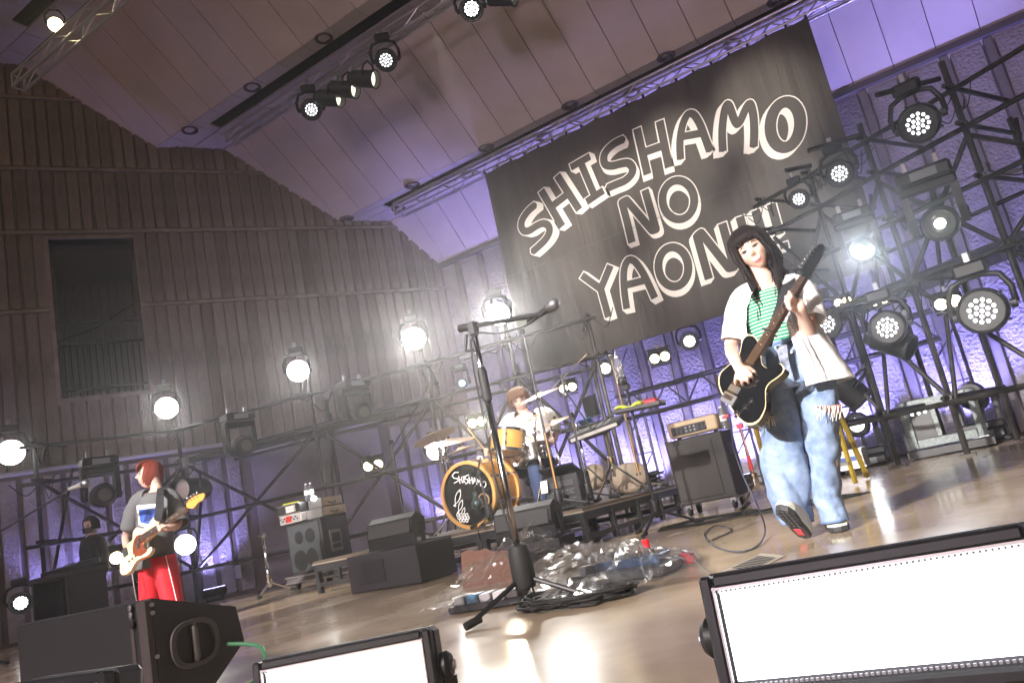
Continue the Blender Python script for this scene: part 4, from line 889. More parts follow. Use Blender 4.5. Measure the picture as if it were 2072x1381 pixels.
MB().tube([b + V((0, 0, .08)), V((b.x, b.y, tpz.z))], .011, 8).build('pole', blk, st); MB().tube([b + V((0, 0, .08)), b + V((0, 0, .7))], .015, 8).build('lower_tube', chrome, st); mic(None, V((b.x, b.y, tpz.z + .03)), (-.03, 0, 1), 'slim microphone pointing up on the tall stand before the drummer', pencil=True)
b = V((-3.3, 6.35, RZ)); tp = at(1172, 835, b.y); boomstand('boom stand with a microphone hanging right of the drummer', b, V((b.x, b.y, tp.z)), at(1143, 790, b.y - .03), blk, (0, 0, -1), False, 'dark microphone hanging above the copper ride cymbal', tail=at(1198, 868, b.y))
b = V((-3.15, 7.2, RZ)); tp = at(1172, 742, b.y); boomstand('tall chrome boom stand rising behind the ride cymbal', b, V((b.x, b.y, tp.z)), at(1112, 790, b.y), chrome, None, tail=at(1187, 716, b.y))
# kick microphone
kp = at(966, 1018, 5.88); km = thing('kick_microphone', 'egg-shaped dark green microphone in front of the bass drum port', 'microphone', kp)
gm = mat('dark_green_mic', (.05, .075, .075), .3, metal=.5); MB().sph(kp, (.055, .06, .052), 16, 12).build('mic_head', gm, km, smooth=True); MB().lathe([(.056, -.012), (.058, 0), (.056, .012)], kp, (0, 1, 0), 20, False).build('band', steel, km); MB().tube([kp + V((0, .0, .04)), kp + V((-.005, 0, .11))], .022, 10).build('mount', gm, km, smooth=True)
b = V((kp.x + .12, 5.86, RZ)); boomstand('short boom stand holding the kick drum microphone', b, V((b.x - .02, b.y, RZ + .48)), kp + V((-.005, 0, .12)), blk, None, tail=at(972, 925, 5.86))
# sampler on its stand
sp = at(1207, 868, 6.7); sx = (at(1256, 846, 6.75) - at(1155, 884, 6.65)); L = sx.length; sx.normalize(); sy = V((0, 1, .25)) - sx * sx.dot(V((0, 1, .25))); sy.normalize(); sz = sx.cross(sy); smx = M((sx, sy, sz)).transposed()
sm_ = thing('sampler', 'black electronic sampler lying tilted on a stand right of the drummer', 'sampler', sp); MB().box(sp, (L, .30, .06), smx, .01).build('case', blk2, sm_)
for i in range(5):
    for j in range(3): MB().box(sp + sx * (-.17 + .075 * i) + sy * (-.09 + .08 * j) + sz * .033, (.058, .062, .01), smx, .003).build('pad', mat('pad_grey', (.10, .10, .11), .5), sm_)
MB().box(sp + sz * .0 - sy * .152, (L * .9, .004, .03), smx).build('front_strip', mat('pale_strip', (.4, .38, .36), .5), sm_)
tb_ = at(1196, 822, 6.8); tbl = thing('tablet', 'dark tablet propped up above the sampler', 'tablet', tb_); tmx = smx @ M.Rotation(1.05, 3, 'X'); MB().box(tb_, (.16, .24, .012), tmx, .006).build('back', mat('tablet_back', (.05, .05, .055), .3), tbl); MB().box(tb_ + tmx @ V((0, 0, .007)), (.14, .22, .003), tmx).build('screen', mat('tablet_glass', (.01, .01, .012), .08), tbl)
MB().box(at(1185, 852, 6.6) , (.13, .01, .09), smx @ M.Rotation(.9, 3, 'X')).build('blue_pad', mat('blue_pad', (.02, .10, .22), .4), tbl)
b = V((sp.x + .05, 6.75, RZ)); st = thing('sampler_stand', 'chrome tripod stand under the sampler', 'stand', b); tripod(st, b, .30, 3, .2, .3, chrome, .011); MB().tube([b + V((0, 0, .2)), V((b.x, b.y, sp.z - .04))], .016, 10).build('pole', chrome, st); MB().box(sp - sz * .045, (.26, .2, .02), smx).build('top_plate', blk, st)
# control box with drink and paper on the riser
b = at(1140, 1000, 6.2); b.z = RZ; rk = thing('control_rack', 'small black rack of electronics on the riser right of the bass drum', 'rack', b)
MB().box(b + V((0, .12, .17)), (.34, .30, .28), M.Rotation(.1, 3, 'Z'), .008).build('case', blk2, rk); MB().box(b + V((0, .05, .34)), (.36, .22, .018), M.Rotation(-.5, 3, 'X')).build('lid', blk2, rk)
for k in range(3): MB().box(b + V((.0, -.034, .08 + .075 * k)), (.29, .01, .055), M.Rotation(.1, 3, 'Z'), .003).build('module', mat('module_face', (.05, .05, .055), .35), rk)
for k in range(12): MB().lathe([(.007, 0), (.006, .012)], b + V((-.12 + .05 * (k % 6), -.042, .09 + .075 * (k // 6))), (0, -1, 0), 8).build('knob', steel, rk)
tag(MB().box(at(1101, 985, 6.1), (.07, .004, .11), M.Rotation(-.2, 3, 'X')).build('note_card', mat('white_paper', (.8, .8, .78), .7)), 'white note card taped up between bass drum and rack', 'card')
bottle(at(972, 928, 6.55) - V((0, 0, .11)), (0, 0, 1), 'clear water bottle standing behind the bass drum', .23, .034)
for (px, py, Y, s_, lb) in ((1275, 965, 7.2, 1, 'tan fabric cymbal bag lying flat at the back of the riser'), (1200, 965, 7.0, .8, 'tan cloth bag leaning behind the sampler stand')):
    c = at(px, py, Y); q = MB(); q.lathe([(.01, -.05), (.16 * s_, -.045), (.19 * s_, 0), (.16 * s_, .045), (.01, .05)], c, (.2, -.7, .6), 24)
    for i, v_ in enumerate(q.v): q.v[i] = v_ + V((0, 0, 1)) * .012 * NZ.noise(v_ * 9)
    tag(q.build('cymbal_bag', mat('tan_bag', (.20, .155, .115), .7, bump=(40, .4, .01)), None, smooth=True), lb, 'bag')
def cables(name, label, n, cx, cy, rx, ry, z, r=.006, m=rub, seed=1, hgt=.05, part='loop'):
    rnd = random.Random(seed); t = thing(name, label, 'cables', (cx, cy, z))
    for k in range(n):
        ph = rnd.random() * 6.28; a = rx * rnd.uniform(.6, 1.05); b_ = ry * rnd.uniform(.6, 1.05); h0 = rnd.uniform(0, hgt)
        pts = [V((cx + rnd.uniform(-.03, .03) * 2 + a * math.cos(ph + i * .55) * rnd.uniform(.94, 1.06), cy + b_ * math.sin(ph + i * .55) * rnd.uniform(.94, 1.06), z + r + h0 + rnd.uniform(0, .012))) for i in range(12)]
        MB().tube(crom(pts, 5), r, 6).build(part, m, t, smooth=True)
    return t
cables('cable_heap', 'tangled heap of black cables at the right end of the riser', 18, -3.25, 7.45, .20, .22, RZ, .007, seed=3, hgt=.16)
cables('cable_tangle', 'tangle of dark cables lying along the riser top', 9, -3.65, 6.05, .45, .18, RZ, .006, seed=5, hgt=.03)
cables('cable_coil', 'coil of black cable on the floor round the centre stand', 13, -1.72, 2.98, .27, .17, 0, .0065, seed=11, hgt=.035)
cables('cable_coil', 'small cable bundle on the floor under the strobe light', 8, -3.05, 5.1, .22, .14, 0, .007, seed=13, hgt=.08)
cables('cable_coil', 'loose cable loops on the floor in front of the guitar amplifier', 5, -2.25, 6.3, .42, .30, 0, .007, seed=17, hgt=.004)
cables('cable_coil', 'dark cable loops on the floor behind the singer\'s feet', 4, -1.45, 6.2, .5, .3, 0, .006, seed=19, hgt=.004)
# ============================================================ GUITAR AMPLIFIER
tolex = mat('black_tolex', (.020, .018, .019), .6, bump=(120, .6, .003)); gcl = mat('grille_cloth', (.030, .026, .025), .7, bump=(260, .7, .003))
ga = thing('guitar_cabinet', 'black guitar speaker cabinet on casters behind the singer', 'amplifier', (-2.55, 7.5, 0))
MB().box((-2.555, 7.49, .425), (.57, .37, .63), bev=.012).build('cabinet', tolex, ga); MB().box((-2.60, 7.298, .425), (.44, .012, .54), bev=.004).build('grille', gcl, ga)
MB().box((-2.268, 7.49, .56), (.006, .16, .10), bev=.003).build('handle', blk, ga)
for sx_ in (-1, 1):
    for sz_ in (-1, 1): MB().box((-2.555 + sx_ * .278, 7.31, .425 + sz_ * .308), (.03, .03, .03), bev=.006).build('corner', blk2, ga)
for x in (-2.78, -2.33):
    for y in (7.36, 7.62):
        w_ = MB().lathe([(.045, -.014), (.045, .014)], (x, y, .047), (1, 0, 0), 16).build('caster', rub, ga); MB().box((x, y, .085), (.05, .05, .04)).build('fork', steel, w_)
gh = thing('amplifier_head', 'cream guitar amplifier head with black knob panel on the cabinet', 'amplifier', (-2.57, 7.45, .74)); crm = mat('cream_vinyl', (.42, .32, .20), .5, bump=(90, .3, .002))
MB().box((-2.545, 7.45, .835), (.50, .24, .15), bev=.012).build('case', crm, gh); MB().box((-2.58, 7.327, .822), (.36, .008, .085), bev=.003).build('panel', blk2, gh)
for k in range(8): 
    for j in range(2): MB().lathe([(.012, 0), (.010, .016)], (-2.73 + .043 * k, 7.322, .805 + .034 * j), (0, -1, 0), 10).build('knob', steel if k in (3, 4, 5) else blk, gh)
for x in (-2.74, -2.36): MB().box((x, 7.45, .752), (.03, .03, .02)).build('foot', rub, gh)
bottle((-2.25, 7.42, .745), (0, 0, 1), 'clear bottle on the guitar cabinet behind the guitar body', .22, .033)
# chrome stand with red tape right of it, yellow ladder, striped case
b = V((-2.02, 7.1, 0)); st = thing('chrome_stand', 'chrome stand with red tape standing beside the guitar cabinet', 'stand', b); tripod(st, b, .28, 3, .2, .2, chrome, .01); zt = at(1525, 855, 7.1).z; MB().tube([b + V((0, 0, .15)), V((b.x, b.y, zt))], .013, 8).build('pole', chrome, st); MB().tube([b + V((0, 0, .32)), b + V((0, 0, .45))], .018, 8).build('red_tape', mat('red_tape', (.45, .03, .03), .5), st); MB().box((b.x, b.y, zt), (.05, .05, .04)).build('red_clip', mat('red_plastic_bright', (.6, .02, .02), .3), st)
ylw = mat('yellow_paint', (.30, .21, .02), .5)
LA, LB, LC, LD = at(1560, 990, 7.5), at(1722, 945, 7.5), at(1517, 820, 7.7), at(1668, 775, 7.7); LA.z = LB.z = .02
ld = thing('step_ladder', 'yellow step ladder standing behind the singer\'s legs', 'ladder', (LA + LB) / 2)
for a_, b_ in ((LA, LC), (LB, LD)):
    MB().tube([a_, b_], .022, 4).build('rail', ylw, ld); MB().tube([V((a_.x, 8.2, .02)), b_ + V((0, .1, 0))], .026, 4).build('rear_rail', ylw, ld)
for k in range(3): f = .2 + .27 * k; p0, p1 = LA.lerp(LC, f), LB.lerp(LD, f); MB().box((p0 + p1) / 2, ((p1 - p0).length, .09, .03)).build('step', mat('dark_step', (.10, .09, .06), .5), ld)
c = fl(1722, 962); fc = thing('flight_case', 'small silver flight case with a blue stripe behind the singer\'s left leg', 'case', c); MB().box(c + V((0, .2, .17)), (.36, .36, .22), bev=.008).build('body', mat('case_silver', (.45, .43, .40), .4, metal=.5), fc); MB().box(c + V((0, .018, .18)), (.33, .006, .05)).build('blue_stripe', mat('blue_stripe', (.02, .09, .4), .4), fc)
for x in (-.14, .14): MB().lathe([(.03, -.012), (.03, .012)], c + V((x, .08, .03)), (1, 0, 0), 12).build('caster', rub, fc)
for z_ in (.08, .27): MB().box(c + V((0, .016, z_)), (.37, .012, .02)).build('edge_rail', alu, fc)
# perforated dimmer box and plates by the right wall
c = V((-.62, 10.2, 0)); db = thing('dimmer_box', 'grey perforated metal box with cut-out windows on the floor by the right scaffold', 'box', c); gmt = mat('galvanised', (.13, .15, .15), .45, metal=.5, var=(40, .6))
for x, z, sx_, sz_ in ((-.36, .40, .10, .55), (.36, .40, .10, .55), (0, .63, .62, .10), (0, .17, .62, .10), (-.06, .40, .06, .36)): MB().box(c + V((x, 0, z)), (sx_, .05, sz_), bev=.006).build('frame_plate', gmt, db)
MB().box(c + V((-.2, .05, .40)), (.25, .05, .36)).build('dark_panel', blk2, db)
for k in range(4): MB().lathe([(.018, 0), (.018, .01)], c + V((-.28 + .07 * k, .02, .52)), (0, -1, 0), 10).build('socket', emat('pilot_lamp', (.8, .9, 1), 2), db)
MB().box(c + V((0, .2, .06)), (.9, .5, .08)).build('base_tray', blk, db)
tag(MB().box(fl(1845, 905) + V((0, .1, .012)), (1.1, .35, .02), M.Rotation(.25, 3, 'Z'), .004).build('floor_plate', mat('pale_plate', (.4, .42, .42), .4, metal=.3)), 'pale metal plate lying on the floor below the perforated box', 'plate')
# ============================================================ BASS RIG
ba = thing('bass_cabinet', 'tall black bass speaker cabinet with a metal grille behind the bass player', 'amplifier', (-7.64, 7.1, .17))
MB().box((-7.64, 7.14, .49), (.63, .47, .64), bev=.012).build('cabinet', tolex, ba); MB().box((-7.64, 6.898, .49), (.55, .014, .57), bev=.004).build('grille', mat('metal_grille', (.10, .11, .12), .35, metal=.7, bump=(240, .9, .004)), ba)
for x, z, r in ((-7.74, .34, .13), (-7.53, .36, .11), (-7.72, .62, .08), (-7.52, .62, .09)): MB().lathe([(r, 0), (r * .95, .004), (r * .3, .006)], (x, 6.892, z), (0, -1, 0), 24).build('speaker_cone', mat('cone', (.012, .012, .013), .5), ba)
MB().box((-7.319, 7.12, .50), (.012, .20, .26), bev=.005).build('side_handle', mat('handle_rim', (.12, .10, .09), .5), ba); MB().box((-7.312, 7.12, .50), (.004, .14, .19)).build('handle_recess', rub, ba); MB().box((-7.309, 7.12, .47), (.006, .15, .018)).build('handle_bar', mat('handle_rim', (.12, .10, .09), .5), ba)
dly = thing('dolly', 'silver flight-case dolly with casters under the bass cabinet', 'dolly', (-7.64, 7.1, 0)); MB().box((-7.64, 7.14, .125), (.74, .58, .075), bev=.008).build('tray', mat('dolly_ply', (.12, .10, .11), .5), dly)
for y in (6.845, 7.435): 
    for z_ in (.09, .16): MB().box((-7.64, y, z_), (.76, .014, .02)).build('edge_rail', alu, dly)
for x in (-8.01, -7.27):
    for z_ in (.09, .16): MB().box((x, 7.14, z_), (.014, .6, .02)).build('edge_rail', alu, dly)
MB().box((-7.25, 7.0, .125), (.012, .14, .06)).build('latch', steel, dly)
for x in (-7.92, -7.36):
    for y in (6.95, 7.33): w_ = MB().lathe([(.043, -.016), (.043, .016)], (x, y, .044), (1, .2, 0), 16).build('caster', rub, dly); MB().box((x, y, .085), (.05, .06, .03)).build('fork', steel, w_)
h1 = thing('bass_amplifier', 'white bass amplifier with a red panel on the bass cabinet', 'amplifier', (-7.76, 7.0, .81)); wm = mat('white_case', (.55, .53, .52), .4)
MB().box((-7.78, 7.0, .87), (.40, .30, .11), bev=.006).build('case', wm, h1); MB().box((-7.78, 6.847, .87), (.36, .006, .085)).build('panel', mat('pale_panel', (.35, .33, .33), .4), h1); MB().box((-7.80, 6.842, .87), (.10, .006, .08)).build('red_panel', mat('red_panel', (.65, .03, .02), .4), h1)
for k in range(10): MB().lathe([(.010, 0), (.009, .012)], (-7.94 + .034 * k, 6.842, .885 - .026 * (k % 2)), (0, -1, 0), 8).build('knob', blk, h1)
h2 = thing('rack_unit', 'black rack unit with an orange display on the white bass amplifier', 'amplifier', (-7.76, 7.0, .93)); MB().box((-7.79, 7.0, .99), (.41, .30, .12), bev=.006).build('case', blk2, h2)
for z_ in (.933, 1.048): MB().box((-7.79, 6.846, z_), (.41, .01, .012)).build('edge_rail', alu, h2)
MB().box((-7.75, 6.846, .99), (.18, .006, .085)).build('panel', mat('pale_panel', (.35, .33, .33), .4), h2)
for k in range(6): MB().box((-7.80 + .045 * (k % 3), 6.841, .97 + .04 * (k // 3)), (.03, .004, .02)).build('display', emat('orange_display', (1, .28, .03), 1.6), h2)
tag(MB().box((-7.83, 6.98, 1.065), (.22, .16, .02), M.Rotation(.2, 3, 'Z'), .006).build('lime_cloth', lime), 'lime green cloth lying on the rack unit with orange display', 'cloth')
tanm = mat('tan_case', (.26, .20, .13), .5, var=(9, .2))
for z_, s_, lb in ((.87, 1, 'tan flight case on the right of the bass cabinet'), (.99, .86, 'smaller tan case stacked on the other tan flight case')):
    t = thing('accessory_case', lb, 'case', (-7.42, 7.15, z_ - .06)); MB().box((-7.44, 7.15, z_), (.26 * s_, .40 * s_, .105), bev=.006).build('body', tanm, t)
    for e in (-1, 1): MB().box((-7.44, 7.15 + e * .2 * s_, z_), (.265 * s_, .012, .112)).build('edge_rail', alu, t)
    MB().tube(crom([V((-7.44 + .13 * s_, 7.09, z_)), V((-7.44 + .155 * s_, 7.11, z_ - .02)), V((-7.44 + .155 * s_, 7.19, z_ - .02)), V((-7.44 + .13 * s_, 7.21, z_))], 4), .008, 6).build('handle', blk, t)
for k, (x, lb) in enumerate(((-7.60, 'left of the two water bottles on the bass rig'), (-7.52, 'right of the two water bottles on the bass rig'))): bottle((x, 7.02, 1.048 if k == 0 else 1.045), (0, 0, 1), lb, .22, .035, True, 'water bottles on the bass rig')
MB_ = MB(); tag(MB_.lathe([(.028, 0), (.032, .03), (.02, .05)], (-7.46, 7.0, 1.05), (.5, -.8, .2), 14).build('clip_lamp', emat('clip_lamp', (1, .97, .95), 30), None, smooth=True), 'tiny glaring lamp on the tan case beside the bottles', 'lamp')
# ============================================================ THINGS ON THE FRONT OF THE STAGE
# crumpled clear plastic over the pedal boards
pl = bpy.data.materials.new('clear_plastic'); pl.use_nodes = True; t = pl.node_tree; b = t.nodes['Principled BSDF']; out = t.nodes['Material Output']
b.inputs['Base Color'].default_value = (.9, .9, .88, 1); b.inputs['Roughness'].default_value = .12; b.inputs['Specular IOR Level'].default_value = 1.0
tr = t.nodes.new('ShaderNodeBsdfTransparent'); lw = t.nodes.new('ShaderNodeLayerWeight'); lw.inputs[0].default_value = .35; mixs = t.nodes.new('ShaderNodeMixShader'); mrr = t.nodes.new('ShaderNodeMapRange'); mrr.inputs['To Min'].default_value = .11; mrr.inputs['To Max'].default_value = .62
gl = t.nodes.new('ShaderNodeBsdfGlossy'); gl.inputs['Roughness'].default_value = .16
t.links.new(lw.outputs['Fresnel'], mrr.inputs[0]); t.links.new(mrr.outputs[0], mixs.inputs[0]); t.links.new(tr.outputs[0], mixs.inputs[1]); df = t.nodes.new('ShaderNodeBsdfDiffuse'); df.inputs[0].default_value = (.85, .85, .85, 1); mx2 = t.nodes.new('ShaderNodeMixShader'); mx2.inputs[0].default_value = .14; t.links.new(gl.outputs[0], mx2.inputs[1]); t.links.new(df.outputs[0], mx2.inputs[2]); t.links.new(mx2.outputs[0], mixs.inputs[2]); t.links.new(mixs.outputs[0], out.inputs['Surface'])
def sheet(label, quad, nu, nv, hf, name='plastic_sheet'):
    q = MB(); A, B_, C_, D_ = [V(p) for p in quad]; vs = []; fs = []
    for i in range(nu + 1):
        for j in range(nv + 1):
            u = i / nu; v = j / nv; p = (A * (1 - u) + B_ * u) * (1 - v) + (D_ * (1 - u) + C_ * u) * v
            n1 = NZ.noise(V((p.x * 3.1, p.y * 3.1, 1))); p += V((NZ.noise(p * 5), NZ.noise(p * 5 + V((9, 0, 0))), 0)) * .06
            p.z = max(.008 + .010 * random.random(), hf(u, v, p)); vs.append(p)
    for i in range(nu):
        for j in range(nv):
            a = i * (nv + 1) + j
            if (i + j) % 2: fs += [(a, a + nv + 1, a + nv + 2), (a, a + nv + 2, a + 1)]
            else: fs += [(a, a + nv + 1, a + 1), (a + nv + 1, a + nv + 2, a + 1)]
    return tag(q.add(vs, fs).build(name, pl), label, 'sheet')
def ridg(p, s): return 1 - 2 * abs(NZ.noise(p * s))
def hf1(u, v, p): e = max(0, 1 - ((u - .5) / .5) ** 2) * max(0, 1 - ((v - .5) / .52) ** 2); return .02 + e ** .6 * (.05 + .05 * ridg(V((p.x, p.y, 0)), 3.2) + .05 * ridg(V((p.x, p.y, 4)), 8) + .03 * ridg(V((p.x, p.y, 9)), 19)) * (1.0 if u < .75 else .8)
sheet('crumpled clear plastic sheet over the blue pedalboard, front centre', (fl(1075, 1248), fl(1440, 1172), fl(1400, 1122), fl(1090, 1132)), 36, 22, hf1)
A = fl(848, 1262); B_ = fl(1070, 1215)
def hf2(u, v, p): return .01 + (.26 * v ** 1.2 * (1 - abs(u - .7) * .9)) * (1 + .15 * ridg(V((p.x, p.y, 2)), 4)) + .04 * ridg(V((p.x, p.y, 7)), 9) + .02 * ridg(V((p.x, p.y, 3)), 21)
sheet('clear plastic sheet rising in a stiff fold left of the centre stand', (A, B_, fl(1125, 1180) + V((0, .15, 0)), fl(905, 1225) + V((0, .25, 0))), 30, 18, hf2)
pb = thing('pedalboard', 'blue and black pedalboard lying under the clear plastic sheet', 'pedalboard', fl(1245, 1185)); c = fl(1245, 1180); bmx = M.Rotation(-.05, 3, 'Z')
MB().box(c + V((0, .12, .03)), (.52, .26, .05), bmx, .008).build('board', mat('pedal_board_black', (.03, .03, .035), .5), pb); MB().box(c + V((.05, .14, .075)), (.34, .16, .045), bmx, .006).build('blue_unit', mat('pedal_blue', (.02, .055, .13), .35), pb)
for k in range(5): MB().lathe([(.016, 0), (.014, .02), (.008, .024)], c + V((-.08 + .065 * k, .09, .098)), (0, 0, 1), 12).build('foot_switch', chrome, pb)
for k in range(4): MB().box(c + V((-.2 + .05 * k, .12, .07)), (.04, .09, .04), bmx, .005).build('pedal', (steel, blk2, mat('pedal_olive', (.12, .12, .05), .4), blk2)[k], pb)
pb2 = thing('pedalboard', 'pale effects pedals under the plastic fold left of the centre stand', 'pedalboard', fl(985, 1235)); c = fl(985, 1232)
MB().box(c + V((0, .05, .02)), (.42, .16, .03), M.Rotation(.05, 3, 'Z'), .006).build('board', mat('pedal_board_black', (.03, .03, .035), .5), pb2)
for k, cc in enumerate(((.55, .55, .55), (.1, .25, .4), (.5, .5, .52), (.7, .7, .7), (.1, .1, .1))): MB().box(c + V((-.16 + .08 * k, .05, .055)), (.065, .11, .04), None, .006).build('pedal', mat('pedal_%d' % k, cc, .4), pb2)
cb = at(998, 1168, 4.15); q = MB(); vs = []; fs = []
P0, P1 = at(938, 1198, 4.1), at(1062, 1172, 4.1); P0.z = P1.z = 0
for i in range(13):
    u = i / 12
    for j in range(2):
        for k in range(2): p = P0.lerp(P1, u); vs.append((p.x, p.y + .05 * math.sin(u * 3) + .05 * j + .012 * k, .005 + j * (.20 + .025 * math.sin(u * 5 + 1) + .01 * math.sin(u * 23))))
for i in range(12):
    a = i * 4; fs += [(a, a + 4, a + 6, a + 2), (a + 1, a + 3, a + 7, a + 5), (a + 2, a + 6, a + 7, a + 3), (a, a + 1, a + 5, a + 4)]
tag(MB().add(vs, fs).build('cardboard', mat('brown_board', (.22, .11, .075), .75, bump=(60, .3, .003), var=(7, .2))), 'torn reddish brown board propped up behind the centre stand', 'board')
redp = mat('red_pedal', (.62, .012, .02), .3)
c = fl(1313, 1150); tn = thing('red_torch', 'red and black upright torch standing on the floor right of the plastic', 'torch', c); d = V((.02, 0, 1))
for a, b_, m_ in ((0, .05, redp), (.05, .10, blk2), (.10, .145, redp)): MB().lathe([(.017, a), (.019, a + .004), (.019, b_ - .004), (.017, b_)], c + V((0, .03, 0)), d, 12).build('segment', m_, tn)
c = fl(1370, 1148); rp_ = thing('red_pedal', 'bright red effects pedal on the floor right of the plastic sheet', 'pedal', c); MB().box(c + V((.02, .05, .025)), (.12, .08, .035), M.Rotation(.2, 3, 'Z'), .006).build('body', redp, rp_); MB().box(c + V((.02, .045, .048)), (.03, .025, .012)).build('plate', chrome, rp_); MB().box(c + V((.05, .05, .05)), (.05, .06, .012), M.Rotation(.3, 3, 'Y'), .003).build('treadle', redp, rp_)
A, B_, C_, D_ = fl(1425, 1172, .003), fl(1540, 1118, .003), fl(1588, 1123, .003), fl(1480, 1180, .003)
pp = thing('set_list', 'printed set list sheet taped to the floor in front of the singer', 'paper', (A + C_) / 2); q = MB(); q.add([A, D_, C_, B_], [(0, 1, 2, 3)]); q.build('sheet', mat('tan_paper', (.42, .37, .29), .7), pp)
for k in range(9):
    f0 = .42 + .055 * k; L0, L1 = A.lerp(B_, f0).lerp(D_.lerp(C_, f0), .1), A.lerp(B_, f0).lerp(D_.lerp(C_, f0), .88); w_ = (B_ - A).normalized() * .010; u_ = V((0, 0, .0025))
    MB().add([L0 - w_ + u_, L1 - w_ + u_, L1 + w_ + u_, L0 + w_ + u_], [(0, 1, 2, 3)]).build('text_line', mat('print_black', (.03, .03, .03), .7), pp)
for (px, py, s_, lb) in ((1165, 1098, .12, 'crumpled clear plastic bag beside the riser foot'), (1215, 1082, .09, 'small crumpled plastic wrap on the floor right of the strobe')):
    c = fl(px, py); q = MB().sph(c + V((0, 0, s_ * .5)), (s_ * 1.3, s_, s_ * .6), 18, 12)
    for i, v_ in enumerate(q.v): q.v[i] = v_ + (v_ - c).normalized() * .05 * NZ.noise(v_ * 14)
    for v_ in q.v: v_.z = max(v_.z, .004)
    tag(q.build('plastic_bag', pl), lb, 'bag')
# ============================================================ PEOPLE
from mathutils.bvhtree import BVHTree
skinm = bpy.data.materials.new('skin'); skinm.use_nodes = True; _t, _b = nodes(skinm)
_b.inputs['Base Color'].default_value = (.66, .43, .34, 1); _b.inputs['Roughness'].default_value = .42; _b.inputs['Subsurface Weight'].default_value = .08; _b.inputs['Subsurface Radius'].default_value = (.02, .008, .004)
eyew = mat('eye_white', (.75, .72, .70), .3); dark = mat('face_dark', (.025, .015, .012), .5); lipm = mat('lips', (.62, .20, .19), .4); teeth = mat('teeth', (.85, .83, .78), .3); nost = mat('nostril', (.25, .09, .07), .6)
FACE = [skinm, eyew, dark, lipm, teeth, nost]
def remesh(mb, vox, it=4):
    o = mb.build('tmp', skinm, None); m = o.modifiers.new('r', 'REMESH'); m.mode = 'VOXEL'; m.voxel_size = vox; s = o.modifiers.new('s', 'SMOOTH'); s.factor = .5; s.iterations = it
    dg = bpy.context.evaluated_depsgraph_get(); dg.update(); me = bpy.data.meshes.new_from_object(o.evaluated_get(dg)); loc = o.location.copy(); bpy.data.objects.remove(o)
    r = MB(); r.add([v.co + loc for v in me.vertices], [list(p.vertices) for p in me.polygons]); bpy.data.meshes.remove(me); return r
def limb(mb, pts, rad, k=5, n=14):
    P = crom(pts, k); m = len(pts) - 1; R = []
    for i in range(len(P)): u = i / (len(P) - 1) * m; a = min(int(u), m - 1); f = u - a; f = f * f * (3 - 2 * f); R.append(rad[a] * (1 - f) + rad[a + 1] * f)
    mb.tube(P, R, n); mb.sph(P[0], R[0] * .98, 12, 8); mb.sph(P[-1], R[-1] * .98, 12, 8); return mb
def ering(c, x, y, a, b, n=24, sq=1.0): return [V(c) + x * (a * math.copysign(abs(math.cos(t)) ** sq, math.cos(t))) + y * (b * math.copysign(abs(math.sin(t)) ** sq, math.sin(t))) for t in [2 * PI * j / n for j in range(n)]]
